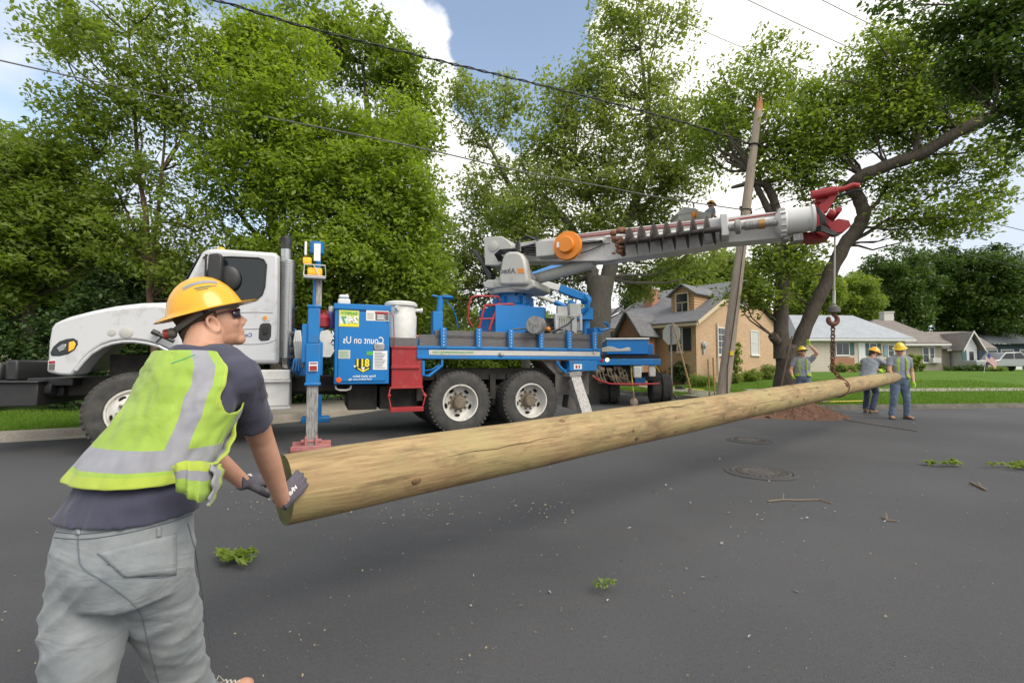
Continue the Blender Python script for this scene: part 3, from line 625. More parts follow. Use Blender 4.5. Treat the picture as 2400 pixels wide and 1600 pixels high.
uf, _ = tl(315, 960, 0); st = PHI + R(17); fo = V((math.sin(st), -math.cos(st), 0)); wheel_parts(tr, TP(uf, -.02, RR), fo, True, False); wheel_parts(tr, TP(uf, 2.35, RR), -fo, True, False)
# ---- chassis
ch = MB(); uR = tl(1400, 860, 0)[0]; uL = tl(100, 870, .3)[0]
for v in (.72, 1.65): ch.obox(TP(uL+.1, v, .82), TU*(uR-uL), TV*.09, UP*.27)
for px in (1080, 1246):
    u, _ = tl(px, 940, 0); ch.tube([TP(u, .35, RR), TP(u, 2.1, RR)], .11, 10); ch.ell(TP(u, 1.2, RR), (.26,.22,.25), TM); ch.obox(TP(u-.05, .62, RR), TU*.1, TV*.1, UP*.35)
ch.tube([TP(uf, .3, RR-.04), TP(uf, 2.1, RR-.04)], .07, 8)
ch.obox(TP(uf-.5,.55,.95), TU*1.3, TV*1.3, UP*.5); ch.tube([TP(-1, 1.2, .75), TP(uf+1, 1.2, .85)], .07, 8)
for k, (px, w, h) in enumerate(((850, .5, .45), (935, .7, .42), (1160, .35, .4))):
    u, _ = tl(px, 900, .5); ch.obox(TP(u-w/2, .45, .48), TU*w, TV*1.5, UP*h)
for k in range(7): ch.obox(TP(-.8+k*.36, .3, .62+.2*(k % 2)), TU*.12, TV*.25, UP*(.5-.2*(k % 2)))
ch.obox(TP(-1.1,.35,1.0), TU*3.2, TV*1.8, UP*.22)
ch.build('chassis', M_dark, tr, bevel=.01)
# ---- cab
m = MB(); cabp = [(412,702),(473,589),(484,583),(502,581),(645,591),(655,598),(653,852),(441,852),(425,800),(405,735)]
tpoly(m, cabp, .03, 2.35); cab = m.build('cab', M_white, tr, bevel=.06)
m = MB(); gl = [(497,604),(540,602),(606,605),(618,609),(624,620),(620,672),(614,690),(600,702),(561,708),(520,711),(463,713),(470,690)]
tpoly(m, gl, .022, .03); gw = m.build('side_window', M_glass, cab)
m = MB(); P_ = [tw(x, y, .022) for x, y in gl]
for a, b in zip(P_, P_[1:]+P_[:1]): m.tube([a, b], .016, 6)
m.build('window_seal', M_black, cab)
m = MB(); wsA, wsB = tw(411, 699, .25), tw(472, 592, .25); nn = (wsB-wsA).cross(TV).normalized(); nn = -nn if nn.dot(TU) > 0 else nn
m.obox(wsA+nn*.004, (wsB-wsA), TV*1.9, nn*.012); m.build('windshield', M_glass, cab)
m = MB()
for pts in ([(655,600),(651,850)], [(463,716),(458,790),(452,848)], [(452,848),(650,848)], [(463,735),(600,731),(640,733)], [(470,775),(600,770),(622,768)], [(470,806),(600,806),(630,803),(648,795)]):
    m.tube([tw(x, y, .026) for x, y in pts], .006, 5)
m.build('door_seam', M_grey, cab)
m = MB(); hd = [(610,760),(616,757),(632,757),(636,763),(635,788),(630,797),(612,799),(606,793),(607,770)]; tpoly(m, hd, .02, .02); dh = m.build('door_handle', M_black, cab, bevel=.005)
m = MB(); tpoly(m, [(615,766),(628,763),(627,780),(617,784)], -.005, .03); m.build('latch', M_hose, dh, bevel=.004)
m = MB(); c = tw(624, 745, .025); m.lathe(c, -TV, [(.055,0),(.055,.006),(.001,.007)], 20); m.build('round_sticker', M_offw, cab); m = MB(); m.lathe(tw(621,745,.018), -TV, [(.03,0),(.03,.004),(.001,.005)], 12); m.build('round_sticker', M_orange, cab)
lettering(cab, 'lettering', 'Con', 568, 591, 784, .026, M_txtblue, bold=.01)
m = MB()
for k in range(5): m.ell(TP(tl(500, 580, .3)[0]+.05*abs(k-2), .35+k*.42, tl(500, 582, .3)[1]+.01), (.06,.04,.03), TM)
m.build('marker_light', M_ylight, cab, smooth=True)
# mirrors
m = MB(); 
tpoly(m, [(488,594),(512,592),(522,598),(519,662),(490,664),(484,656)], -.22, .12); mi = m.build('mirror', M_black, tr, bevel=.03)
m = MB(); m.tube([tw(486,598,-.15), tw(474,606,.1)], .014, 6); m.tube([tw(486,655,-.15), tw(470,664,.1)], .014, 6); m.tube([tw(483,596,-.19), tw(481,662,-.19)], .016, 6); m.build('mirror_arm', M_black, mi)
m = MB(); m.ell(tw(537,652,-.05), (.16,.04,.20), TM); m.build('convex_mirror', M_black, tr, smooth=True)
# hood and fender
m = MB(); hood = [(108,872),(112,835),(114,800),(120,768),(128,757),(145,749),(175,741),(215,731),(260,723),(316,717),(370,715),(420,722),(427,800),(440,850),(428,848),(418,834),(396,818),(372,807),(345,800),(315,796),(290,796),(262,800),(238,808),(214,824),(198,840),(183,860),(168,880),(140,879)]
tpoly(m, hood, -.02, .5); m.build('fender', M_white, tr, bevel=.045)
m = MB(); hood2 = [(118,874),(122,800),(127,766),(138,750),(160,741),(215,727),(270,716),(330,709),(405,707),(425,712),(430,770),(330,778),(240,782),(190,800),(160,850),(150,874)]
tpoly(m, hood2, .36, 1.65); m.build('hood', M_white, tr, bevel=.09)
m = MB(); tpoly(m, [(108,872),(120,768),(128,757),(260,723),(316,717),(420,722),(427,800),(440,850),(418,834),(345,800),(290,796),(214,824),(168,880)], 1.9, .45); m.build('fender', M_white, tr, bevel=.045)
m = MB(); m.tube([tw(x, y, -.035) for x, y in ((178,868),(196,846),(214,828),(240,812),(264,804),(290,800),(315,800),(345,804),(372,811),(394,822),(414,838))], .022, 6); m.build('wheel_arch_trim', M_white, tr, smooth=True)
m = MB(); hl = [(117,826),(124,812),(138,800),(155,794),(172,792),(181,797),(182,807),(174,820),(160,829),(140,834),(120,834)]; tpoly(m, hl, -.03, .03); h_ = m.build('headlight', M_glass, tr, bevel=.01)
m = MB(); tpoly(m, [(161,802),(172,799),(177,806),(172,818),(160,824)], -.042, .02); m.build('amber_lens', M_ylight, h_, bevel=.006)
m = MB(); tpoly(m, [(132,815),(145,806),(156,806),(152,820),(138,826)], -.038, .02); m.build('lens', M_chrome, h_, bevel=.01)
m = MB(); tpoly(m, [(113,845),(130,844),(129,868),(112,868)], -.026, .02); s_ = m.build('fender_sticker', M_paper, tr); m = MB(); tpoly(m, [(114,853),(129,852),(128,867),(113,867)], -.03, .02); m.build('sticker_print', M_greyd, s_); m = MB(); tpoly(m, [(114,846),(129,845),(129,851),(114,852)], -.03, .02); m.build('sticker_print', M_red, s_)
m = MB(); m.lathe(tw(296,779,-.025), -TV, [(.08,0),(.08,.008),(.05,.02),(.001,.02)], 20); m.lathe(tw(262,779,-.025), -TV, [(.045,0),(.045,.008),(.001,.012)], 20); m.build('badge', M_beige, tr, smooth=True)
m = MB(); m.tube([tw(360,778,-.1), tw(408,800,-.1)], .03, 8); m.tube([tw(366,802,-.08), tw(382,788,-.1)], .012, 6); m.tube([tw(357,776,-.1), tw(372,783,-.1)], .04, 8); m.build('hood_latch', M_black, tr, smooth=True)
# front bumper
m = MB(); bu0, bw = tl(-40, 900, .3); bu1, _ = tl(88, 900, .3)
tbox(m, -60, 896, 90, 955, .25, 2.0); tbox(m, 62, 885, 172, 905, .45, 1.6); tbox(m, 80, 905, 150, 928, .6, 1.2)
m.prism([tw(x, y, .2) for x, y in ((-60,893),(92,893),(88,898),(-60,898))], TV*2.1); m.tube([tw(95,912,.5), tw(128,912,.5)], .1, 12)
bp_ = m.build('front_bumper', M_black, tr, bevel=.02)
m = MB(); tbox(m, 10, 843, 44, 892, .5, 1.2); tbox(m, -50, 850, 6, 892, .9, 1.2); m.build('winch', M_black, bp_, bevel=.03)
# steps under the door, battery box
m = MB(); tbox(m, 440, 866, 680, 964, .06, .55); bb = m.build('battery_box', M_trim, tr, bevel=.02)
m = MB(); tbox(m, 438, 890, 681, 898, .0, .1); tbox(m, 438, 952, 681, 966, .0, .1)
u0, _ = tl(560, 890, 0); u1, _ = tl(678, 890, 0)
m.build('step', M_trim, bb, bevel=.008)
m = MB()
for k in range(16):
    for py in (891, 953): q = TP(u0+(u1-u0)*k/16, .0, tl(620, py, 0)[1]); m.obox(q, TU*.035, TV*.08, UP*.018)
m.build('step_tread', M_beige, bb)
# exhaust stack
m = MB(); xb, xt = tw(671, 845, .25), tw(671, 585, .25); m.tube([xb+UP*-.1+TV*.3, xb-UP*.05, xb+UP*.02, xt], .085, 20); ex = m.build('exhaust_stack', M_chrome, tr, smooth=True)
m = MB(); u_, w0 = tl(671, 838, .25); w1 = tl(671, 610, .25)[1]
for k in range(44): m.lathe(TP(u_, .25, lerp(w0, w1, k/44)), UP, [(.118, 0), (.118, .022), (.108, .026), (.108, .034)], 20)
m.build('heat_shield', M_chrome, ex, smooth=True)
m = MB(); m.tube([xt, tw(671,575,.25), tw(672,566,.25), tw(667,556,.25)], [.087,.087,.09,.095], 20, cap=False); m.tube([tw(672,568,.25), tw(667.5,557,.25)], .06, 16); m.build('stack_tip', M_black, ex, smooth=True)
m = MB(); m.tube([xb, tw(690,868,.4), tw(700,880,.8)], .07, 10); m.build('exhaust_pipe', M_steel, ex, smooth=True)
# ---- front outrigger
OV = -.85
m = MB(); g0 = tl(733, 900, OV)[0]; wl = lambda py, v=OV: tl(733, py, v)[1]
hw_ = .115
def col(mb, w0, w1, hu, hv, cu=0, cv=0): mb.obox(TP(g0-hu+cu, OV-hv+cv, w0), TU*2*hu, TV*2*hv, UP*(w1-w0))
m = MB(); col(m, wl(898), wl(805), .098, .10); col(m, wl(805), wl(722), .082, .09); col(m, wl(903), wl(896), .112, .115); col(m, wl(722), wl(716), .095, .1); col(m, wl(720)+.0, wl(655), .045, .06, .02)
m.obox(TP(g0-.13, OV+.09, wl(880)), TU*.26, TV*1.0, UP*(wl(800)-wl(880))); m.obox(TP(g0-.16, OV-.05, wl(850)), TU*.1, TV*.4, UP*(wl(760)-wl(850)))
og = m.build('outrigger', M_blue, tr, bevel=.012)
m = MB(); col(m, wl(1050), wl(900), .078, .07); m.build('outrigger_leg', M_steel, og, bevel=.008)
m = MB(); m.obox(TP(g0-.27, OV-.25, .02), TU*.54, TV*.5, UP*.06); m.obox(TP(g0-.27, OV-.25, .02), TU*.54, TV*.02, UP*.11); m.obox(TP(g0-.27, OV+.23, .02), TU*.54, TV*.02, UP*.11)
for q in (-.09, .05): m.obox(TP(g0+q, OV-.12, .1), TU*.035, TV*.24, UP*.14)
m.tube([TP(g0-.14, OV-.05, .17), TP(g0+.14, OV-.05, .17)], .03, 10)
m.build('foot_pad', mat('faded_red', (.36,.10,.10), .75, col2=(.42,.20,.18), nscale=8, dirt=(.3,.2,.18), dirt_amt=.3, dscale=9), og, bevel=.008)
m = MB(); col(m, wl(655), wl(590), .035, .04, .04); m.tube([TP(g0+.02, OV, wl(594)), TP(g0+.02, OV, wl(568))], .10, 20); m.build('outrigger_head', M_blue2, og, smooth=True, angle=40)
m = MB(); m.obox(TP(g0-.02, OV-.14, wl(615)), TU*.09, TV*.02, UP*(wl(572)-wl(612))); m.obox(TP(g0-.15, OV-.06, wl(600)), TU*.03, TV*.1, UP*.2); m.build('reflector_plate', M_paper, og)
m = MB(); col(m, wl(720), wl(640), .04, .03, .06, -.05); m.build('cylinder_rod', M_steel, og)
m = MB(); m.obox(TP(g0-.10, OV-.2, wl(648)), TU*.2, TV*.12, UP*.1); m.obox(TP(g0-.17, OV-.1, wl(622)), TU*.12, TV*.1, UP*.1); wl_ = m.build('work_light', M_ylight, og, bevel=.02)
m = MB()
fr_ = [TP(g0+a, OV-.22, b) for a, b in ((-.15, wl(652)),(-.14, wl(627)),(.14, wl(627)),(.15, wl(652)),(-.15, wl(652)))]; m.tube(fr_, .009, 6); m.tube([TP(g0-.02, OV-.22, wl(627)), TP(g0+.06, OV-.22, wl(650))], .008, 6); m.obox(TP(g0-.15, OV-.22, wl(656)), TU*.3, TV*.14, UP*.03)
m.build('lamp_cage', M_trim, og)
m = MB(); m.obox(TP(g0-.055, OV-.134, wl(869)), TU*.12, TV*.004, UP*(wl(848)-wl(869))); s_ = m.build('warning_sticker', M_paper, og); m = MB(); m.obox(TP(g0-.045, OV-.137, wl(868)), TU*.1, TV*.004, UP*.07); m.obox(TP(g0-.045, OV-.137, wl(853)), TU*.1, TV*.004, UP*.02); m.build('sticker_print', M_red, s_)
# pipe rack, hoses behind the column
m = MB()
for py in (782, 801, 820, 838): m.tube([tw(700, py, .1), tw(700, py, .1)+TV*1.2-TU*.1], .045, 12)
for k in range(4): m.tube([tw(694+k*3, 775, .05), tw(690+k*5, 800, -.05), tw(696+k*4, 860, .05)], .018, 6)
m.build('pipe_rack', M_beige, tr, smooth=True)
m = MB(); tbox(m, 684, 770, 694, 850, .3, .2); tbox(m, 700, 845, 716, 880, .05, .3)
for k in range(3): m.tube([tw(690+k*6, 840, .0), tw(686+k*7, 868, -.05), tw(700, 880, .1)], .016, 6)
m.build('valve_block', M_blue, tr, bevel=.01)
m = MB()
for c_ in ((764,790),(766,821)):
    u, w = tl(c_[0], c_[1], -.05); a0 = .2 if c_[1] < 800 else 0
    m.prism([TP(u+.12*math.cos(a0+k*math.pi/3), -.05, w+.13*math.sin(a0+k*math.pi/3)) for k in range(6)], TV*.05)
m.build('wheel_chock', M_offw, tr, bevel=.006)
# ---- blue cabinet
m = MB(); uc0, wc0 = tl(782, 901, .0); uc1, wc1 = tl(914, 719, .0)
m.obox(TP(uc0, .0, wc0), TU*(uc1-uc0), TV*.7, UP*(wc1-wc0)); cb = m.build('cabinet', M_blue2, tr, bevel=.015)
m = MB(); m.obox(TP(uc0-.02, -.03, wc1-.08), TU*(uc1-uc0+.04), TV*.75, UP*.1); m.build('cabinet_lid', M_blue2, cb, bevel=.01)
m = MB(); m.obox(TP(uc0+.06, -.02, wc0+.05), TU*(uc1-uc0-.12), TV*.02, UP*(wc1-wc0-.17)); cd = m.build('cabinet_door', M_blue2, cb, bevel=.008)
CV = -.021
lettering(cd, 'lettering', 'Count on Us', 804, 899, 796, CV, M_paper, hpx=17, bold=.01)
def sticker(px0, py0, px1, py1, mt, lift=.004, par=cd, v=CV, name='sticker'):
    m = MB(); a = tw(px0, py1, v-lift); u0, w0 = tl(px0, py1, v-lift); u1, w1 = tl(px1, py0, v-lift); m.obox(TP(u0, v-lift, w0), TU*(u1-u0), TV*.003, UP*(w1-w0)); return m.build(name, mt, par)
M_lime2 = mat('yellow_green_print', (.55,.62,.12), .5); M_grn = mat('green_print', (.08,.4,.08), .5); M_y811 = mat('yellow_print', (.85,.72,.03), .5); M_bk = mat('black_print', (.015,.015,.015), .5)
s1 = sticker(794, 728, 842, 765, M_lime2); lettering(s1, 'lettering', 'SAFETY', 799, 838, 733, CV-.008, M_grn, hpx=6, bold=.02); sticker(796, 740, 816, 758, M_paper, .008, s1); lettering(s1, 'lettering', '7', 799, 812, 749, CV-.014, M_grn, hpx=17, bold=.04); lettering(s1, 'lettering', '24', 815, 840, 748, CV-.014, M_paper, hpx=17, bold=.05); sticker(795, 759, 841, 764, M_y811, .008, s1)
s2 = sticker(858, 729, 912, 751, M_paper); sticker(879, 731, 911, 735, M_red, .008, s2); sticker(880, 736, 911, 750, M_greyd, .008, s2); sticker(861, 733, 876, 747, M_offw, .008, s2)
for k in range(4): sticker(884, 738+k*3, 900+3*(k % 2), 739+k*3, M_paper, .012, s2)
s3 = sticker(793, 820, 821, 840, M_offw); 
for k in range(4): sticker(796, 823+k*4, 817, 824+k*4, M_grn, .008, s3)
s4 = sticker(859, 823, 874, 832, M_grn); s5 = sticker(874, 822, 908, 866, M_paper)
for k in range(11): sticker(878, 826+k*3.5, 896+(k*7) % 9, 827+k*3.5, M_greyd, .008, s5)
m = MB(); tpoly(m, [(834,841),(868,841),(869,864),(851,873),(833,864)], CV-.006, .003); s6 = m.build('dig_emblem', M_bk, cd)
lettering(s6, 'lettering', '811', 836, 866, 850, CV-.010, M_y811, hpx=19, bold=.04); m = MB(); tpoly(m, [(838,861),(851,868),(865,861),(865,864),(851,872),(838,864)], CV-.010, .003); m.build('emblem_chevron', M_y811, s6)
m = MB(); tpoly(m, [(846,860),(856,860),(851,869)], CV-.014, .003); m.build('emblem_shovel', M_paper, s6); m = MB(); m.lathe(tw(831.5,858,CV-.004), -TV, [(.018,0),(.018,.003),(.001,.003)], 12); m.build('lettering', M_paper, cd)
lettering(cd, 'lettering', "Know what's below.", 826, 880, 881, CV, M_paper, hpx=6, bold=.02); lettering(cd, 'lettering', 'Call before you dig.', 816, 871, 889, CV, M_paper, hpx=6, bold=.02)
m = MB(); m.lathe(tw(794,890,CV), -TV, [(.045,0),(.045,.01),(.001,.012)], 16); m.build('reflector', mat('orange_reflector', (.8,.12,.01), .3), cb)
m = MB(); tpoly(m, [(876,807),(880,804),(898,804),(902,807),(902,817),(898,821),(880,821),(876,817)], CV-.02, .02); lt = m.build('door_latch', M_chrome, cd, bevel=.008); m = MB(); tpoly(m, [(881,808),(897,808),(897,816),(881,816)], CV-.03, .01); m.build('latch_grip', M_steel, lt)
m = MB(); m.tube([tw(x, y, .1) for x, y in ((786,903),(788,911),(796,914),(812,914),(821,911),(823,903))], .018, 8); m.build('grab_rail', M_beige, cb, smooth=True)
# red step box and ladder
m = MB(); tbox(m, 917, 815, 991, 911, .02, .6); rb = m.build('step_box', M_red, tr, bevel=.01)
m = MB(); tbox(m, 917, 857, 984, 864, -.01, .05); tbox(m, 914, 905, 992, 911, -.01, .08); tbox(m, 917, 812, 991, 816, .0, .62); m.build('box_rib', M_red, rb, bevel=.005)
m = MB(); tbox(m, 914, 792, 977, 812, .04, .6); m.build('rubber_mat', M_greyd, rb)
m = MB(); m.tube([tw(914,911,.0), tw(911,928,-.03), tw(916,955,-.06)], .014, 6); m.tube([tw(988,911,.0), tw(997,927,-.03), tw(990,955,-.06)], .014, 6); m.tube([tw(913,925,-.0), tw(911,930,-.04)], .03, 8); m.tube([tw(993,922,0), tw(998,930,-.04)], .03, 8)
tbox(m, 915, 953, 993, 966, -.12, .18); m.build('folding_step', M_red, rb, bevel=.005)
m = MB(); m.tube([tw(917,733,-.01), tw(922,742,-.03), tw(924,795,-.03), tw(922,815,0)], .008, 6); m.build('red_cable', M_red, cb)
# ---- flatbed
uD0, wD0 = tl(977, 838, .0); uD1, wD1 = tl(1408, 827, .0); zt = tl(1000, 813, 0)[1]; zb = tl(1000, 837, 0)[1]
m = MB(); m.obox(TP(uD0, .0, zb), TU*(uD1-uD0), TV*2.5, UP*(zt-zb)); m.obox(TP(uD0, -.02, zt-.03), TU*(uD1-uD0), TV*.03, UP*.05); m.obox(TP(uD0, -.02, zb-.03), TU*(uD1-uD0), TV*.06, UP*.06)
fb = m.build('flatbed', M_blue, tr, bevel=.008)
m = MB(); us0 = tl(1005, 825, 0)[0]; m.obox(TP(us0, -.012, zb+.045), TU*(uD1-us0-.03), TV*.01, UP*(zt-zb-.095)); m.build('reflective_stripe', mat('silver_stripe', (.60,.58,.53), .4, col2=(.5,.47,.42), nscale=6, stretch=(1,1,4)), fb)
lettering(fb, 'lettering', 'www.consumersenergy.com', 1014, 1110, 826, -.014, M_grn, hpx=7)
m = MB(); m.lathe(tw(1175,829,-.02), -TV, [(.05,0),(.05,.02),(.03,.05),(.001,.05)], 16); m.lathe(tw(1393,826,-.02), -TV, [(.03,0),(.03,.02),(.001,.02)], 12); m.build('deck_light', M_beige, fb, smooth=True)
zt2 = tl(1050, 768, 0)[1]
for px in (1039, 1122, 1197, 1268, 1334, 1393):
    m = MB(); u = tl(px, 800, 0)[0]; m.obox(TP(u-.055, -.03, zt-.02), TU*.11, TV*.09, UP*(zt2-zt+.02)); sp_ = m.build('stake_post', M_blue, fb, bevel=.008)
    m = MB()
    for k in range(6): m.lathe(TP(u, -.031, zt+.04+k*(zt2-zt)/6.3), -TV, [(.012,0),(.012,.008),(.001,.008)], 6)
    m.build('bolt', M_trim, sp_)
m = MB(); ub = tl(1020, 775, .06)[0]; m.obox(TP(ub, .062, zt2-.20), TU*(uD1-ub-.1), TV*.05, UP*.155); m.obox(TP(uD0+.05, .062, zt+.02), TU*(uD1-uD0-.1), TV*.05, UP*.21)
m.obox(TP(uD1-.12, .12, zt+.02), TU*.05, TV*2.2, UP*.21)
m.obox(TP(uD0, 2.35, zt+.02), TU*(uD1-uD0), TV*.05, UP*.21); m.obox(TP(uD0, 2.35, zt2-.2), TU*(uD1-uD0), TV*.05, UP*.155); m.build('side_board', M_greyd, fb, bevel=.006)
m = MB(); tbox(m, 1015, 730, 1038, 793, .12, .2); m.build('post_box', M_blue2, fb, bevel=.01); m = MB(); tbox(m, 963, 793, 1000, 816, .1, .4); m.build('deck_box', M_blue2, fb, bevel=.01)
m = MB(); m.tube([tw(1030,730,.2), tw(1033,695,.2)], .06, 12); m.tube([tw(1012,692,.15), tw(1060,702,.25)], .016, 8); m.lathe(tw(1044,699,.25), UP, [(.15,0),(.15,.03),(.1,.05),(.001,.05)], 20); m.tube([tw(1045,705,.2), tw(1060,720,.1), tw(1070,745,.15), tw(1074,770,.2)], .01, 6)
hc = m.build('crank', M_blue2, fb, smooth=True)
for pts in ([(992,845),(992,880),(1006,880),(1036,856),(1036,840)], [(1304,846),(1312,860),(1330,876),(1334,876),(1334,846)]):
    m = MB(); m.tube([tw(x, y, .02) for x, y in pts], .03, 6); m.tube([tw(pts[1][0]+4, 868, .05), tw(pts[1][0]+20, 866, .0), tw(pts[-1][0]-3, 852, .05)], .012, 6); m.build('deck_bracket', M_blue, fb, bevel=.003)
# mudguard and mud flaps
M_flap = mat('dusty_flap', (.17,.15,.13), .85, col2=(.10,.09,.08), nscale=5)
m = MB(); tbox(m, 1302, 872, 1338, 923, .1, .03); tbox(m, 1353, 872, 1380, 925, .25, .03); m.prism([tw(x, y, .1) for x, y in ((1270,845),(1302,845),(1338,878),(1302,878))], TV*.6); m.build('mud_flap', M_flap, tr, bevel=.006)
# rear outrigger
m = MB(); tbox(m, 1335, 845, 1400, 869, -.04, .4); ro = m.build('outrigger', M_blue, tr, bevel=.01)
m = MB(); r0, r1 = tw(1350, 882, -.2), tw(1388, 985, -.65); r1.z = .09
dr_ = (r1-r0).normalized(); sd = dr_.cross(TV).normalized(); m.prism([r0-sd*.11, r0+sd*.11, r1+sd*.12, r1-sd*.12], dr_.cross(sd).normalized()*-.16); m.obox(r0-sd*.14-TU*.0, sd*.28, TV*.3, UP*.09); m.build('outrigger_leg', M_steel, ro, bevel=.008)
m = MB(); m.obox(r1-TU*.25-TV*.15-UP*.07, TU*.5, TV*.45, UP*.08); m.build('foot_pad', M_steel, ro, bevel=.01)
m = MB(); m.prism([tw(x, y, .15) for x, y in ((1334,925),(1357,950),(1352,960),(1330,955))], TV*.25); m.build('wheel_stop', M_flap, tr)
m = MB(); u0, w0 = tl(1345, 865, -.045); u1, w1 = tl(1364, 853, -.045); m.obox(TP(u0,-.045,w0), TU*(u1-u0), TV*.004, UP*(w1-w0)); s_ = m.build('warning_sticker', M_paper, ro); m = MB(); m.obox(TP(u0+.04,-.049,w0+.02), TU*.04, TV*.003, UP*.06); m.obox(TP(u0+.11,-.049,w0+.02), TU*.03, TV*.003, UP*.06); m.build('sticker_print', M_red, s_)
# far side outriggers
m = MB(); m.obox(TP(g0-.12, 3.2, 0), TU*.24, TV*.24, UP*2.2); m.obox(TP(g0-.3, 3.0, 0), TU*.6, TV*.6, UP*.1); m.build('outrigger', M_blue, tr, bevel=.01)

# ---- turret
tc0 = tw(1203, 760, 1.25); tc0.z = zt
def tz(py): return tw(1203, py, 1.25).z
m = MB(); h0, h1, h2 = zt, tz(724), tz(692)
m.prism([tc0+TU*a+TV*b for a, b in ((-.62,-.55),(.5,-.55),(.62,-.4),(.62,.55),(-.62,.55))], UP*(h1-zt)); m.lathe(V((tc0.x, tc0.y, h1)), UP, [(.46,0),(.46,.04),(.34,.1),(.34,h2-h1)], 32)
for k in range(6): a = k*math.pi/3; m.obox(V((tc0.x, tc0.y, h1))+V((math.cos(a), math.sin(a), 0))*.33-V((.01,.01,0)), V((math.cos(a), math.sin(a), 0))*.12, V((.02,.02,0)), UP*.25)
td = m.build('turret_pedestal', M_blue2, tr, bevel=.012)
m = MB(); m.lathe(V((tc0.x, tc0.y, h2)), UP, [(.50,0),(.52,.04),(.52,.09),(.56,.12),(.56,.22),(.42,.30),(.42,.36)], 40); m.obox(V((tc0.x,tc0.y,h2+.2))-TU*.42-TV*.3, TU*.9, TV*.6, UP*.12); tu = m.build('turret', M_beige, tr, smooth=True, angle=30)
BD = V((5.5-tc0.x, 8.0-tc0.y, 0)).normalized(); BN = V((BD.y, -BD.x, 0)); 
def bp(px, py, off=0):                  # point in the boom's vertical plane; off > 0 is nearer the street
    d = ray(px, py); c = V((0,0,CAMZ)); P0 = V((tc0.x, tc0.y, 0))+BN*off; t = BN.dot(P0-c)/BN.dot(d); return c+d*t
def bpoly(mb, pts, off, depth): mb.prism([bp(x, y, off) for x, y in pts], -BN*depth)
m = MB(); bpoly(m, [(1170,668),(1168,650),(1176,607),(1182,594),(1192,589),(1212,589),(1222,594),(1229,607),(1237,655),(1234,667)], .62, .3); tcv = m.build('turret_cover', M_beige, tu, bevel=.05)
vs, fs = text_mb('Altec', 1, (0,0,0), (1,0,0), (0,0,1), bold=.012); p0, p1 = bp(1174, 635, .625), bp(1208, 635, .625); bx = (p1-p0).normalized(); xs = [q.x for q in vs]; k = (p1-p0).length/(max(xs)-min(xs)); cx = (max(xs)+min(xs))/2
m = MB(); m.add([(p0+p1)/2 + bx*(q.x-cx)*k + UP*(q.z)*k + BN*(q.y+.001) for q in vs], fs); m.build('lettering', M_greyd, tcv, recalc=False)
m = MB()
for k in range(3): bpoly(m, [(1212+k*5,629),(1216+k*5,629),(1219+k*5,640),(1215+k*5,640)], .627, .005)
m.build('emblem', M_orange, tcv)
m = MB(); bpoly(m, [(1130,664),(1142,655),(1250,655),(1253,672),(1236,680),(1136,676)], .5, 1.0); bpoly(m, [(1182,600),(1226,596),(1245,640),(1250,660),(1180,660)], .3, .12); bpoly(m, [(1182,600),(1226,596),(1245,640),(1250,660),(1180,660)], -.3, .12); m.build('turret_frame', M_beige, tu, bevel=.03)
m = MB(); m.lathe(bp(1247, 653, .34), BN, [(.09,-.1),(.09,.02),(.05,.03),(.05,.05),(.001,.05)], 16); m.build('pivot_pin', M_steel, tu, smooth=True)
# red railings round the operator's seat
m = MB(); rp = lambda *q: [tw(x, y, .75) for x, y in q]
m.tube(rp((1107,765),(1096,745),(1100,710),(1106,696),(1118,693),(1168,695),(1172,705)), .022, 8); m.tube(rp((1122,772),(1136,716),(1202,712)), .028, 8); m.tube(rp((1146,774),(1168,712),(1204,714),(1203,775)), .032, 8); m.tube(rp((1122,748),(1160,746)), .02, 8); m.tube(rp((1150,750),(1176,744),(1176,775)), .02, 8)
m.build('red_railing', M_red, tr, smooth=True, angle=60)
m = MB(); m.lathe(bp(1262, 763, .9), BN, [(.17,0),(.17,.02),(.08,.03),(.08,.2),(.17,.21),(.17,.23),(.03,.235),(.03,.26),(.001,.26)], 28); m.build('hose_reel', M_steel, tr, smooth=True)
m = MB(); M_h = M_hose
m.tube([tw(x, y, .4) for x, y in ((1200,772),(1230,770),(1265,780),(1300,775),(1330,760),(1345,745))], .018, 6); m.tube([tw(x, y, .5) for x, y in ((1255,773),(1290,782),(1310,772),(1345,778))], .014, 6)
m.tube([tw(x, y, .6) for x, y in ((1290,765),(1300,742),(1312,736),(1312,750))], .014, 6)
for k in range(5): m.tube([tw(1275+k*6, 792, .5), tw(1278+k*7, 765-k*3, .6), tw(1300+k*4, 750, .6)], .012, 6)
for a_, b_ in (((1205,700),(1215,680)),((1225,700),(1238,672))): m.tube([tw(*a_,1.0), tw(*b_,.8)], .015, 6)
m.build('hydraulic_hose', M_hose, tr, smooth=True)
m = MB(); tbox(m, 1308, 718, 1330, 745, .5, .1); tbox(m, 1302, 735, 1311, 780, .5, .08); tbox(m, 1336, 712, 1362, 742, .55, .12); tbox(m, 1341, 742, 1352, 780, .5, .08); tbox(m, 1360, 735, 1365, 775, .5, .05); m.build('control_panel', M_trim, tr, bevel=.008)
m = MB()
for k in range(6): m.tube([tw(1313+k*4, 745, .47), tw(1313+k*4, 770+(k % 3)*3, .45)], .012, 6)
m.tube([tw(1308,740,.45), tw(1358,741,.45)], .012, 6); m.build('control_lever', M_offw, tr)
m = MB(); tbox(m, 1262, 745, 1300, 770, .8, .5); m.lathe(tw(1250,770,.6), TU, [(.13,0),(.13,.35),(.05,.36),(.05,.5)], 20); tbox(m, 1240, 775, 1290, 795, .5, .4); m.build('winch', M_dark, tr, bevel=.02)
m = MB(); m.ell(tw(1285,771,.35), (.05,.05,.05)); m.build('red_ball', M_orange, tr, smooth=True)
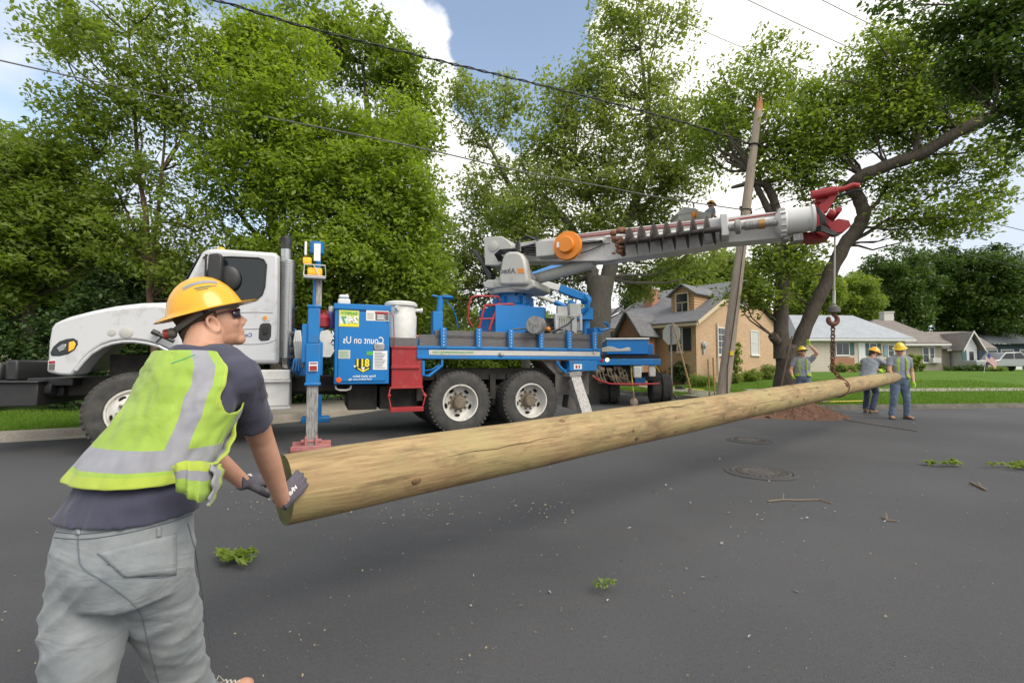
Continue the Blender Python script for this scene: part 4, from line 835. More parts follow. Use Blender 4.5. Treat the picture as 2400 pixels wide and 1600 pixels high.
m = MB(); m.tube([tw(x, y, .3) for x, y in ((1415,755),(1424,760),(1426,770),(1405,775),(1402,768))], .03, 8); tbox(m, 1392, 768, 1412, 782, .3, .3); m.tube([tw(1370,800,.35), tw(1372,765,.35)], .03, 8); m.build('pole_guide', M_blue2, tr, smooth=True, angle=40)
# ---- boom
m = MB(); bpoly(m, [(1223,612),(1417,610),(1430,607),(1560,591),(1676,573),(1690,568),(1690,508),(1655,513),(1560,524),(1430,538),(1345,549),(1262,562),(1200,572),(1196,600)], .24, .48); bm_ = m.build('boom', M_boom, tr, bevel=.012)
m = MB(); bpoly(m, [(1300,605),(1417,604),(1560,585),(1676,568),(1676,573),(1560,592),(1417,611),(1300,612)], .255, .012); bpoly(m, [(1416,560),(1418,611),(1421,611),(1420,560)], .25, .008); m.build('boom_rib', M_boom, bm_, bevel=.003)
m = MB(); bpoly(m, [(1685,511),(1901,487),(1904,522),(1838,557),(1685,571)], .19, .38); ib = m.build('inner_boom', M_boom, tr, bevel=.012)
m = MB(); bpoly(m, [(1133,556),(1175,553),(1186,559),(1200,574),(1192,610),(1168,622),(1136,622)], .35, .7); bb_ = m.build('boom_rear_box', M_beige, bm_, bevel=.02)
m = MB(); m.lathe(bp(1157,577,.355), BN, [(.12,0),(.12,.012),(.06,.03),(.001,.03)], 20); m.build('winch_cover', M_beige, bb_, smooth=True)
m = MB(); bpoly(m, [(1104,584),(1110,583),(1124,600),(1150,640),(1151,662),(1143,655),(1128,622)], .3, .25); m.build('hose_guard', M_black, tr, bevel=.02)
m = MB(); bpoly(m, [(1255,565),(1300,561),(1300,598),(1256,602)], .5, .27); m.build('boom_box', M_beige, bm_, bevel=.02)
m = MB(); m.lathe(bp(1331,577,.42), BN, [(.30,0),(.30,.05),(.285,.08),(.17,.085),(.165,.17),(.15,.19),(.001,.19)], 40); od = m.build('reel_disc', M_orange, bm_, smooth=True, angle=30)
m = MB(); q = bp(1305, 580, .62); m.obox(q, BD*.05, BN*.004, UP*.11); m.build('sticker', M_paper, od)
m = MB(); m.tube([bp(1345,557,.26), bp(1655,522,.26)], .012, 6); m.tube([bp(1345,552,.26), bp(1655,517,.26)], .008, 6); m.tube([bp(1705,517,.21), bp(1890,490,.21)], .013, 6); m.build('red_hydraulic_line', M_red, bm_)
m = MB(); m.tube([bp(1362,571,.3), bp(1415,563,.3)], .05, 12); m.tube([bp(1450,566,.3), bp(1690,536,.3)], .075, 14); m.tube([bp(1705,528,.28), bp(1830,514,.28)], .06, 12); m.tube([bp(1420,556,.3), bp(1560,541,.3)], .03, 10); m.build('boom_conduit', M_trim, bm_, smooth=True)
m = MB()
for k in range(3): m.tube([bp(1362,568+k*2,.33), bp(1395,564+k*2,.33), bp(1412,563+k*2,.33)], .022, 6)
m.tube([bp(1360,593,.3), bp(1380,588,.3), bp(1412,574,.3), bp(1430,570,.32)], .01, 6)
for k in range(5): m.tube([bp(1208+k*3,590,.5), bp(1210+k*2,572-k*2,.45), bp(1222+k*3,560-k*2,.4), bp(1262,556+k*2,.3)], .02, 6)
for k in range(5): m.tube([bp(1170+k*4,612,.4), bp(1160+k*3,596,.5), bp(1172+k*4,586+k*2,.5), bp(1205,584+k*2,.4), bp(1255,572+k*5,.35)], .02, 6)
for k in range(4): m.tube([bp(1215,588+k*4,.4), bp(1235,578+k*6,.45), bp(1256,580+k*6,.4)], .018, 6)
m.build('boom_hose', M_hose, bm_, smooth=True)
# lift cylinder
m = MB(); m.tube([bp(1252,655,.0), bp(1392,615,.0)], .125, 18); m.tube([bp(1392,615,0), bp(1440,606,0)], .07, 12); lc = m.build('lift_cylinder', M_beige, tr, smooth=True, angle=40)
# auger
m = MB(); a0, a1 = bp(1452, 570, .62), bp(1690, 536, .62); ax = (a1-a0).normalized(); L_ = (a1-a0).length; u = ax.cross(UP).normalized(); w = u.cross(ax)
turns = 7.4; n_ = int(turns*28); vs = []; 
for i in range(n_+1):
    t = i/n_; a = 2*math.pi*turns*t + 2.2; rr = .265 if t > .12 else .2+.5*t; d_ = u*math.cos(a)+w*math.sin(a); c = a0+ax*L_*t*.94
    vs += [c+d_*.05, c+d_*rr, c+d_*rr+ax*.012, c+d_*.05+ax*.012]
m.add(vs, [(4*i+j, 4*i+(j+1) % 4, 4*i+4+(j+1) % 4, 4*i+4+j) for i in range(n_) for j in range(4)])
m.tube([a0-ax*.05, a1], .052, 14); ag = m.build('auger', mat('auger_steel', (.055,.052,.05), .4, .5, col2=(.12,.10,.085), nscale=7, dirt=(.25,.11,.06), dirt_amt=.12, dscale=4), tr, smooth=True, angle=40)
m = MB(); random.seed(3)
for k in range(26): c = a0+ax*random.uniform(-.12,.1)+w*random.uniform(-.2,.26)+u*random.uniform(-.1,.1); s_ = random.uniform(.03,.075); m.ell(c, (s_,s_*.8,s_*random.uniform(.5,1)), n=8, m=6)
m.build('auger_bit', mat('red_clay', (.20,.085,.045), .95, col2=(.30,.15,.09), nscale=20, bump=.6, bscale=40), ag)
m = MB(); bpoly(m, [(1687,501),(1706,499),(1710,551),(1690,553)], .6, .5); bpoly(m, [(1656,513),(1690,510),(1690,535),(1656,538)], .45, .2); bpoly(m, [(1650,545),(1688,538),(1688,560),(1652,567)], .4, .15); m.build('auger_bracket', M_boom, bm_, bevel=.02)
m = MB(); p_ = [bp(1708,534,.55), bp(1720,533,.55), bp(1724,532,.55), bp(1734,531,.55), bp(1738,530,.55), bp(1765,527,.55), bp(1823,521,.55)]; m.tube(p_, [.06,.06,.13,.13,.06,.06,.055], 16); m.tube([bp(1745,529,.55), bp(1790,524,.55)], .08, 14); m.build('auger_shaft', M_steel, tr, smooth=True, angle=35)
m = MB(); m.tube([bp(1778,526,.56), bp(1792,524,.56)], .085, 14); m.build('shaft_clamp', mat('brass', (.45,.25,.08), .4, .6), tr, smooth=True)
ms0, ms1 = bp(1824,523,.42), bp(1908,511,.42); axm = (ms1-ms0).normalized(); lm = (ms1-ms0).length
m = MB(); m.lathe(ms0, axm, [(.15,-.04),(.2,0),(.225,.02),(.225,.1),(.21,.12),(.21,lm-.05),(.23,lm-.04),(.23,lm)], 32)
for k in range(14): a = 2*math.pi*k/14; uu = axm.cross(UP).normalized(); ww = uu.cross(axm); m.obox(ms0+axm*.02+(uu*math.cos(a)+ww*math.sin(a))*.2-uu*.015, uu*.03, axm*.08, (uu*math.cos(a)+ww*math.sin(a))*.045)
m.build('auger_motor', M_boom, tr, smooth=True, angle=35)
m = MB(); bpoly(m, [(1858,548),(1882,545),(1884,562),(1860,565)], .45, .3); bpoly(m, [(1835,545),(1850,543),(1852,560),(1836,562)], .4, .3); bpoly(m, [(1820,490),(1834,486),(1838,500),(1826,505)], .3, .4); m.build('boom_tip_block', M_steel, ib, bevel=.01)
# red boom head
m = MB(); bpoly(m, [(1905,500),(1925,492),(1950,520),(1960,545),(1935,556),(1912,545)], .3, .12); bpoly(m, [(1905,500),(1925,492),(1950,520),(1960,545),(1935,556),(1912,545)], -.2, .12)
bpoly(m, [(1938,525),(1965,512),(1990,516),(1995,528),(1978,543),(1955,548)], .34, .08); bpoly(m, [(1938,525),(1965,512),(1990,516),(1995,528),(1978,543),(1955,548)], -.05, .08)
bpoly(m, [(1918,480),(1935,470),(1952,448),(1966,447),(1955,470),(1940,495),(1925,500)], .2, .1); bpoly(m, [(1918,480),(1935,470),(1952,448),(1966,447),(1955,470),(1940,495),(1925,500)], -.12, .1)
m.tube([bp(1901,458,.2), bp(1962,446,.2)], .075, 12); m.tube([bp(1901,458,.0), bp(1980,442,.0), bp(2000,434,.0), bp(2015,436,.0)], .045, 10); bpoly(m, [(1912,462),(1935,456),(1946,462),(1930,478),(1914,470)], .15, .35)
bpoly(m, [(1880,545),(1940,540),(1945,556),(1900,562),(1882,556)], .2, .4); bpoly(m, [(1896,482),(1915,478),(1925,500),(1915,515),(1898,512)], .15, .3)
m.lathe(bp(1950,500,.36), BN, [(.06,-.6),(.06,.03),(.03,.05),(.001,.05)], 14); m.lathe(bp(1965,492,.36), BN, [(.05,-.6),(.05,.03),(.001,.03)], 14)
hd = m.build('boom_head', M_red, tr, bevel=.008)
m = MB()
for k in range(4): m.tube([bp(1895,487+k*3,.4), bp(1915,487+k*2,.45), bp(1930-k*2,505,.5), bp(1935-k*3,525,.5), bp(1935,540,.45)], .02, 6)
for k in range(3): m.tube([bp(1905,535+k*3,.4), bp(1925,530+k*5,.5), bp(1948,541+k*4,.45), bp(1962,549,.3), bp(1972,545,.2)], .022, 6)
m.tube([bp(1960,462,-.0), bp(2000,448,.0), bp(2020,446,0)], .025, 6); m.build('head_hose', M_hose, hd, smooth=True)
m = MB(); m.lathe(bp(1957,535,.12), BN, [(.13,-.1),(.10,-.06),(.10,-.02),(.13,.02)], 24); m.build('sheave', M_dark, hd, smooth=True)

# ================================================================ hook, rope, chain
LB = A(664, 1147, 2.2); LE = A(2097, 884, 11.0); LD = (LE-LB).normalized()
def log_at(px): 
    best = min((abs(1200+1100*((LB.lerp(LE, t)).x/((LB.lerp(LE, t)).y))-px), t) for t in np.linspace(0, 1, 2000)); return LB.lerp(LE, best[1]), best[1]
LH, tH = log_at(1962); YH = LH.y; hx = lambda px, py: A(px, py, YH)
rp0 = bp(1957, 546, .12); rx = (1957, 1953)
hk = thing('load_hook', hx(1953, 700), 'rusty load hook and chain hanging from the red boom head down to the pole', 'hook')
m = MB(); m.tube([rp0, hx(1955,706)], .014, 8); m.build('rope', M_rope, hk, smooth=True)
m = MB(); m.tube([hx(1955,680), hx(1955,712)], .024, 8); m.build('rope_splice', M_rope, hk, smooth=True)
px2m = YH/1100
m = MB(); m.lathe(hx(1954.5,732), UP, [(.05,-.01),(13*px2m,0),(13*px2m,12*px2m),(8*px2m,14*px2m),(5*px2m,18*px2m),(.01,20*px2m)], 24); m.build('hook_block', mat('block_grey', (.16,.15,.13), .6, .3, col2=(.1,.09,.08)), hk, smooth=True, angle=30)
m = MB(); cc = hx(1952, 749); rr = 10.5*px2m
m.tube([hx(1954,733), cc+V((rr*.2,0,rr*1.05))]+[cc+V((rr*math.sin(a), 0, rr*math.cos(a))) for a in np.linspace(.3, 5.4, 18)], [.035,.03]+[.03+.014*math.sin(k/18*math.pi) for k in range(17)]+[.01], 8); m.build('hook', M_rust, hk, smooth=True)
def chain(mb, a, b, n, r, th):
    a, b = V(a), V(b); d = (b-a)/n; t = d.normalized(); s0 = t.cross(V((0,1,0))).normalized(); s1 = t.cross(s0)
    for k in range(n):
        s_ = s0 if k % 2 else s1; c = a+d*(k+.5); L = d.length*.72
        mb.tube([c+s_*(r*math.cos(q))+t*((L-r) if math.sin(q) > 0 else -(L-r))+t*(r*math.sin(q)) for q in np.linspace(0, 2*math.pi, 11)], th, 5, cap=False)
m = MB(); top = cc-V((0,0,rr)); Rr = .145; ltop = LH+V((0,0,Rr)); bend = hx(1951, 868); chain(m, top, bend, 13, .032, .011)
chain(m, bend, ltop+V((.06,-.02,.0)), 3, .03, .011); m.build('chain', M_rust, hk, smooth=True)
# sling round the pole
m = MB(); sx = LD.cross(UP).normalized(); sz = sx.cross(LD); 
ring = [LH + (sx*math.cos(a)+sz*math.sin(a))*(.150) + LD*(.1*math.sin(a)) for a in np.linspace(0, 2*math.pi, 40)]
m.tube(ring, .016, 6, cap=False); m.ell(LH-V((0,.17,-.05)), (.05,.03,.045)); m.build('sling', M_rust, hk, smooth=True)

# ================================================================ the new wooden pole being swung in
def _wood(t, N, L, p):
    v = nvec(t, 'UV', scale=(1,1,1)); sv = nvec(t, 'UV', scale=(.7, 10, 1)); c = nmix(t, nmap(t, nnoise(t, sv, 4, 7, .6, .6), .38, .62), (.42,.29,.14), (.26,.17,.078))
    c = nmix(t, nmap(t, nnoise(t, v, 1.6, 6, .65), .42, .62, 0, .75), c, (.36,.30,.13)); c = nmix(t, nmap(t, nnoise(t, nvec(t, 'UV', scale=(1.2, 3.5, 1)), 1.6, 7, .72, .5), .50, .66, 0, .8), c, (.15,.10,.05))
    vo = N.new('ShaderNodeTexVoronoi'); vo.inputs['Scale'].default_value = 2.6; L.new(nvec(t, 'UV', scale=(1, .9, 1)), vo.inputs['Vector'])
    c = nmix(t, nmap(t, vo.outputs['Distance'], .02, .07, .9, 0), c, (.09,.055,.025)); c = nmix(t, nmap(t, nnoise(t, nvec(t, 'UV', scale=(.5, 45, 1)), 6, 3), .62, .70, 0, .6), c, (.16,.10,.05))
    L.new(c, p.inputs['Base Color']); p.inputs['Roughness'].default_value = .75; nbump(t, nnoise(t, sv, 8, 5, .7), p, .35, .01)
M_wood = texmat('fresh_pole_wood', _wood); M_wend = mat('pole_butt', (.16,.15,.045), .9, col2=(.09,.09,.03), nscale=12, bump=.3, bscale=40)
def log_mesh(name, p0, p1, radii, mt, parent=None, n=40, seg=90, jag=None, ends=None):
    p0, p1 = V(p0), V(p1); d = (p1-p0).normalized(); s = d.cross(UP); s = (s if s.length > .1 else d.cross(V((0,1,0)))).normalized(); w = s.cross(d); Lg = (p1-p0).length; vs, uvs = [], []
    for i in range(seg+1):
        t = i/seg; r = np.interp(t, [q[0] for q in radii], [q[1] for q in radii])
        for j in range(n+1):
            a = 2*math.pi*j/n; rr = r*(1+.035*noise.noise(V((math.cos(a)*1.2, math.sin(a)*1.2, t*Lg*.8)))+.014*noise.noise(V((math.cos(a)*5, math.sin(a)*5, t*Lg*3)))); h = 0
            if jag and i == seg: h = jag*(max(0, noise.noise(V((math.cos(a)*1.6, math.sin(a)*1.6, 3.3)))*2.2+.2))
            vs.append(p0+d*(t*Lg+h)+(s*math.cos(a)+w*math.sin(a))*rr*(.55 if (jag and i == seg and h > jag*.6) else 1)); uvs.append((t*Lg, a*r/1.0))
    fs = [(i*(n+1)+j, i*(n+1)+j+1, (i+1)*(n+1)+j+1, (i+1)*(n+1)+j) for i in range(seg) for j in range(n)]
    off = OFF[parent.name] if parent else (p0 if p0.z < p1.z else p0)
    k = len(vs); vs += [p0, p1]; fs2 = [(k, j+1, j) for j in range(n)] + [(k+1, seg*(n+1)+j, seg*(n+1)+j+1) for j in range(n)]
    me = bpy.data.meshes.new(name); me.from_pydata([tuple(v-off) for v in vs], [], fs+fs2); uv = me.uv_layers.new(name='uv')
    for p in me.polygons:
        for li in p.loop_indices: vi = me.loops[li].vertex_index; uv.data[li].uv = uvs[vi] if vi < k else (0, 0)
    me.materials.append(mt); me.materials.append(ends or mt)
    for i, p in enumerate(me.polygons): p.use_smooth = i < len(fs); p.material_index = 0 if i < len(fs) else 1
    me.set_sharp_from_angle(angle=R(50)); o = bpy.data.objects.new(name, me); COL.objects.link(o); OFF[o.name] = V(off)
    if parent: o.parent = parent
    else: o.location = off
    return o
lg = log_mesh('wooden_pole', LB, LE, [(0,.158),(.02,.163),(.4,.160),(.6,.152),(.8,.140),(.92,.131),(1,.113)], M_wood, ends=M_wend)
tag(lg, 'long new yellow brown wooden utility pole slung level from the hook across the street', 'utility pole')
# knots, a long drying split and a dark scuff
M_knot = mat('knot_wood', (.13,.075,.035), .9, col2=(.22,.14,.06), nscale=50); random.seed(21); ss = LD.cross(UP).normalized(); zz = ss.cross(LD); rad = lambda t: float(np.interp(t, [0,.4,.8,1], [.163,.161,.141,.115]))
for k in range(34):
    t = random.uniform(.02, .97); a = random.uniform(-.6, 2.9); rr = rad(t); c = LB.lerp(LE, t); nn_ = ss*math.cos(a)+zz*math.sin(a); q = random.uniform(.010,.024); m = MB(); M_ = Matrix((LD, LD.cross(nn_), nn_)).transposed(); m.ell(c+nn_*(rr-.004), (q*1.5, q, .008), M_, 10, 6); m.build('knot', M_knot, lg, smooth=True)
for t0_, t1_, a0_ in ((.06,.16,.35),(.2,.29,.9),(.33,.45,.15),(.5,.57,.6),(.62,.7,.3)):
    m = MB(); pts = []
    for k in range(16):
        t = lerp(t0_, t1_, k/15); a = a0_+.12*noise.noise(V((k*.4, a0_*9, 0))); nn_ = ss*math.cos(a)+zz*math.sin(a); pts.append(LB.lerp(LE, t)+nn_*(rad(t)+.0005))
    m.tube(pts, [.0005+.0022*math.sin(k/15*math.pi) for k in range(16)], 4, cap=False); m.build('drying_split', mat('groove_dark', (.10,.065,.03), .95), lg)

# ================================================================ foliage helpers
def leafmat(name, c1, c2, c3, tr=.35):
    m = bpy.data.materials.new(name); m.use_nodes = True; t = m.node_tree; N = t.nodes; L = t.links; p = N['Principled BSDF']
    a = N.new('ShaderNodeAttribute'); a.attribute_name = 'rnd'; b = N.new('ShaderNodeAttribute'); b.attribute_name = 'clump'
    c = nmix(t, b.outputs['Fac'], c1, c2); c = nmix(t, nmap(t, a.outputs['Fac'], .5, 1, 0, .8), c, c3); c = nmix(t, nmap(t, a.outputs['Fac'], .0, .25, .35, 0), c, tuple(k*.6 for k in c1))
    L.new(c, p.inputs['Base Color']); p.inputs['Roughness'].default_value = .5; p.inputs['Specular IOR Level'].default_value = .35
    tb = N.new('ShaderNodeBsdfTranslucent'); L.new(nmix(t, 1.0, c, (1.5,1.6,.6), 'MULTIPLY'), tb.inputs[0]); ms = N.new('ShaderNodeMixShader'); ms.inputs[0].default_value = tr
    L.new(p.outputs[0], ms.inputs[1]); L.new(tb.outputs[0], ms.inputs[2]); L.new(ms.outputs[0], N['Material Output'].inputs[0]); MAT[name] = m; return m
L_bright = leafmat('maple_leaf', (.18,.26,.035), (.24,.32,.045), (.34,.39,.08), .5)
L_mid = leafmat('green_leaf', (.14,.205,.035), (.195,.255,.048), (.29,.33,.09), .5)
L_dark = leafmat('dark_leaf', (.05,.10,.02), (.075,.13,.024), (.12,.17,.04), .3)
L_pale = leafmat('pale_leaf', (.175,.225,.065), (.225,.27,.085), (.31,.34,.14), .5)
L_ivy = leafmat('ivy_leaf', (.025,.055,.012), (.04,.08,.016), (.07,.12,.025), .2)
L_grassy = leafmat('grassy_leaf', (.12,.20,.025), (.17,.24,.03), (.28,.32,.06))
M_bark = mat('bark', (.075,.06,.045), .95, col2=(.13,.105,.08), nscale=9, stretch=(3,3,.6), bump=.9, bscale=14, bdist=.05)
M_bark2 = mat('brown_bark', (.10,.06,.04), .95, col2=(.16,.10,.07), nscale=9, stretch=(3,3,.6), bump=.6, bscale=20, bdist=.03)
M_barkg = mat('grey_bark', (.14,.125,.10), .95, col2=(.21,.19,.16), nscale=8, stretch=(3,3,.5), bump=.9, bscale=12, bdist=.05)
def leaves(name, C, sig, per, size, mt, parent=None, el=.5, droop=0., org=None, flat=1.0):
    """C: clump centres (N,3); sig: clump spread"""
    C = np.asarray(C); n = len(C)*per; ci = np.repeat(np.arange(len(C)), per)
    sg = np.asarray(sig)*np.ones(len(C)); q3 = rng.normal(0, 1, (n, 3)); q3 /= np.linalg.norm(q3, axis=1)[:, None]; P = C[ci] + q3*(rng.random(n)**.45)[:, None]*1.75*sg[ci][:, None]*np.array([1, 1, flat*.8])
    P[:, 2] = np.maximum(P[:, 2], .05)
    d = rng.normal(0, 1, (n, 3)); d[:, 2] = d[:, 2]*.6-droop; d /= np.linalg.norm(d, axis=1)[:, None]
    nn = rng.normal(0, .5, (n, 3)) + np.array([.15, -.35, 1.0]); s = np.cross(d, nn); s /= np.linalg.norm(s, axis=1)[:, None]+1e-9
    sz = size*1.3*rng.uniform(.55, 1.35, n)[:, None]; up = np.cross(s, d)
    v = np.empty((n, 4, 3)); v[:, 0] = P-d*sz*.5; v[:, 1] = P+s*sz*el*.5+up*sz*.08; v[:, 2] = P+d*sz*.5; v[:, 3] = P-s*sz*el*.5+up*sz*.08
    off = OFF[parent.name] if parent is not None else (V(org) if org is not None else V(tuple(C.mean(0))))
    v = (v-np.array(off)).reshape(-1, 3); me = bpy.data.meshes.new(name); me.vertices.add(n*4); me.vertices.foreach_set('co', v.ravel())
    me.loops.add(n*4); me.loops.foreach_set('vertex_index', np.arange(n*4)); me.polygons.add(n); me.polygons.foreach_set('loop_start', np.arange(n)*4); me.polygons.foreach_set('loop_total', np.full(n, 4))
    a = me.attributes.new('rnd', 'FLOAT', 'POINT'); a.data.foreach_set('value', np.repeat(rng.random(n), 4).astype(np.float32))
    a = me.attributes.new('clump', 'FLOAT', 'POINT'); a.data.foreach_set('value', np.repeat(rng.random(len(C))[ci], 4).astype(np.float32))
    me.materials.append(mt); me.update(); me.validate(); return link(name, me, parent, off)
def blobpts(blobs):
    """(px, py, Y, radius in photo px sideways, up, clumps[, depth radius m])"""
    C = []
    for b in blobs:
        px, py, Y, rx, ry, n = b[:6]; c = A(px, py, Y); kx, ky = rx*Y/1100, ry*Y/1100; dz = b[6] if len(b) > 6 else (kx+ky)/2
        q = rng.normal(0, 1, (n, 3)); q /= np.linalg.norm(q, axis=1)[:, None]; r = rng.random(n)**(1/2.0); q = q*r[:, None]*np.array([kx, dz, ky]); C.append(q+np.array(c))
    return np.concatenate(C)
def tree(name, label, stems, blobs, size, per, mt, bark=M_bark, sig=.3, nbr=40, el=.5, group=None, cat='tree', droop=.15, base=None, twig=.02):
    pts = [[A(*q[:3]) for q in s] for s in stems]; b0 = pts[0][0].copy(); b0.z = ground_z(b0.x, b0.y)
    root = thing(name, b0, label, cat, group); m = MB()
    pts[0][0].z = b0.z-.1
    for s, P in zip(stems, pts):
        Q, Rr = [P[0]], [s[0][3]]
        for i in range(1, len(P)):
            for k in range(1, 7):
                t = k/6; q = P[i-1].lerp(P[i], t); 
                if k < 6: q = q + V(rng.normal(0, .012, 3))*min(2, (P[i]-P[i-1]).length)
                Q.append(q); Rr.append(lerp(s[i-1][3], s[i][3], t)*(1+.06*math.sin(len(Q)*1.7)))
        if len(Q) > 2: Q = [Q[0]]+[(Q[i-1]+Q[i]*2+Q[i+1])/4 for i in range(1, len(Q)-1)]+[Q[-1]]
        m.tube(Q, Rr, 12)
    C = blobpts(blobs); allp = [q for P in pts for q in P[1:]]
    for c in C[rng.permutation(len(C))[:nbr]]:
        c = V(c); a = min(allp, key=lambda q: (q-c).length + (3 if q.z > c.z else 0)); L_ = (c-a).length
        if L_ < .2: continue
        mid = a.lerp(c, .5)+V((rng.normal(0, .08), rng.normal(0, .08), -.08))*L_; r0 = min(.09, twig+.012*L_)
        m.tube([a, a.lerp(mid, .5)+V(rng.normal(0, .02, 3))*L_, mid, mid.lerp(c, .5)+V(rng.normal(0, .03, 3))*L_, c], [r0, r0*.8, r0*.6, r0*.4, r0*.15], 5, cap=False)
    m.build('trunk', bark, root, smooth=True, angle=80, recalc=False)
    leaves('crown', C, sig*rng.uniform(.6, 1.3, len(C)), per, size, mt, root, el=el, droop=droop); return root
def shrub(name, label, spec, size, per, mt, sig=.15, group=None, cat='shrub', el=.5):
    """spec: world points (x, y, z0, rx, ry, rz, clumps)"""
    C = []
    for x, y, z0, rx, ry, rz, n in spec:
        q = rng.normal(0, 1, (n, 3)); q /= np.linalg.norm(q, axis=1)[:, None]; q *= (rng.random(n)**(1/2.5))[:, None]; C.append(q*np.array([rx, ry, rz])+np.array([x, y, z0+rz*.9]))
    C = np.concatenate(C); x, y, z0 = spec[0][:3]; root = thing(name, (x, y, z0), label, cat, group); m = MB()
    for c in C[:min(len(C), 9)]: m.tube([(x, y, z0-.03), (lerp(x, c[0], .5), lerp(y, c[1], .5), z0+(c[2]-z0)*.6), tuple(c)], [.02, .014, .005], 5)
    m.build('stem', M_bark2, root, recalc=False); leaves('foliage', C, sig, per, size, mt, root, el=el); return root

# ================================================================ old leaning pole and its wires
def _oldw(t, N, L, p):
    sv = nvec(t, 'UV', scale=(.5, 14, 1)); v = nvec(t, 'UV'); c = nmix(t, nmap(t, nnoise(t, sv, 3, 6, .65), .35, .65), (.42,.345,.27), (.29,.23,.175))
    c = nmix(t, nmap(t, nnoise(t, sv, 5, 4), .60, .66, 0, .9), c, (.09,.075,.06)); c = nmix(t, nmap(t, nnoise(t, v, 1.2, 5, .7), .6, .72, 0, .6), c, (.13,.10,.08))
    L.new(c, p.inputs['Base Color']); p.inputs['Roughness'].default_value = .9; nbump(t, nnoise(t, sv, 7, 4, .7), p, .5, .012)
M_oldw = texmat('weathered_pole', _oldw); M_split = mat('fresh_split_wood', (.55,.27,.13), .9, col2=(.42,.2,.1), nscale=20, stretch=(4,4,.6), bump=.5, bscale=30)
PB, PT = A(1689, 952, 13.5), A(1777, 262, 13.5); PB.z = ground_z(PB.x, PB.y)-.05
up_ = thing('utility_pole', PB, 'old grey weathered utility pole with a broken splintered top, leaning over the lawn', 'utility pole')
log_mesh('pole', PB, PT, [(0,.18),(.1,.175),(.5,.145),(1,.10)], M_oldw, parent=up_, n=24, seg=60)
m = MB(); pd = (PT-PB).normalized(); s_ = pd.cross(V((0,1,0))).normalized()
for k, (a, r, h) in enumerate(((0,.03,.62),(.9,.04,.42),(2.1,.035,.3),(3.0,.045,.5),(4.0,.04,.22),(5.2,.04,.35),(1.5,.03,.52))):
    b = PT + (s_*math.cos(a)+pd.cross(s_)*math.sin(a))*.06-pd*.05; m.tube([b, b+pd*h*.6, b+pd*h+s_*.01], [r, r*.8, .004], 5)
m.lathe(PT-pd*.01, pd, [(.097,0),(.09,.06),(.05,.14),(.01,.2)], 12); m.build('splintered_top', M_split, up_, smooth=True)
def onp(t, a=-1.2, r=.17): return PB.lerp(PT, t) + (s_*math.cos(a)+pd.cross(s_)*math.sin(a))*r
tpole = lambda py: min(np.linspace(0,1,400), key=lambda t: abs(800-1100*math.tan(math.atan2((PB.lerp(PT,t)-V((0,0,CAMZ))).z, PB.lerp(PT,t).y)-PITCH)-py))
m = MB()
for py, sgn in ((338,1),(352,-1),(370,1),(490,-1),(500,1)):
    t = tpole(py); q = PB.lerp(PT, t); m.tube([q-V((.16,.02,0)), q+V((.17,-.02,0))], .014, 6); m.lathe(q+V((.16*sgn,0,-.02)), UP, [(.03,0),(.045,.03),(.03,.06),(.04,.09),(.001,.1)], 10)
for t in (tpole(341), tpole(493)): m.lathe(PB.lerp(PT, t), pd, [(.15,-.015),(.155,0),(.15,.015)], 20)
m.build('pole_hardware', M_dark, up_, smooth=True)
m = MB(); t = tpole(828); q = PB.lerp(PT, t); m.obox(q+V((-.06,-.20,-.06)), V((.13,0,0)), V((0,.02,0)), V((0,0,.12))); m.build('pole_tag', M_yellow, up_)
m = MB(); q = PB.lerp(PT, tpole(880)); m.tube([q+V((-.05,-.19,-.7)), q+V((-.03,-.2,.2)), PB.lerp(PT, tpole(700))+V((-.02,-.185,0)), PB.lerp(PT, tpole(560))+V((-.02,-.175,0))], .014, 6); m.build('ground_wire', M_dark, up_)
M_wire = mat('cable_black', (.02,.02,.022), .6)
def cat_pts(P, n=14):
    P = [V(p) for p in P]; out = []
    for i in range(len(P)-1):
        p0, p1, p2, p3 = P[max(i-1,0)], P[i], P[i+1], P[min(i+2,len(P)-1)]
        for k in range(n):
            t = k/n; out.append(.5*((2*p1)+(p2-p0)*t+(2*p0-5*p1+4*p2-p3)*t*t+(3*p1-p0-3*p2+p3)*t**3))
    return out+[P[-1]]
def wire(label, pts, r, twist=0, mt=M_wire):
    P = cat_pts([A(*q) for q in pts], 40 if twist else 14); m = MB()
    if twist:
        for ph in range(2):
            L_ = 0; Q = []
            for i, p in enumerate(P):
                if i: L_ += (p-P[i-1]).length
                t = (P[min(i+1,len(P)-1)]-P[max(i-1,0)]).normalized(); u = t.cross(UP).normalized(); w = u.cross(t); a = L_*twist+ph*math.pi; Q.append(p+(u*math.cos(a)+w*math.sin(a))*r*.9)
            m.tube(Q, r*(.9 if ph else .6), 5)
    else: m.tube(P, r, 5)
    return tag(m.build('overhead_wire', mt, smooth=True, angle=80, recalc=False), label, 'wire', 'overhead wires')
wire('thick twisted black cable running from the top left down to the old pole', [(300,-45,8.6),(500,-1,9),(714,63,9.7),(990,133,10.6),(1224,189,11.4),(1428,240,12.2),(1632,296,13),(1757,338,13.45)], .02, twist=9)
wire('black cable below the thick twisted one, reaching the old pole just above the grey boom', [(-120,112,9.5),(0,142,9.7),(230,193,10.6),(500,250,11.6),(816,312,10.6),(1020,355,11.2),(1224,402,12.0),(1428,440,13),(1560,465,13.2),(1742,492,13.45)], .017, mt=M_greyd)
wire('thin wire crossing white sky, the lowest of the three at the top right', [(1440,-20,16),(1581,42,16.5),(1729,107,17),(1900,170,17.5)], .011, mt=M_hub)
wire('thin wire crossing white sky, the middle one of three at the top right', [(1700,-25,15),(1752,0,15),(1964,100,16),(2150,180,17)], .012)
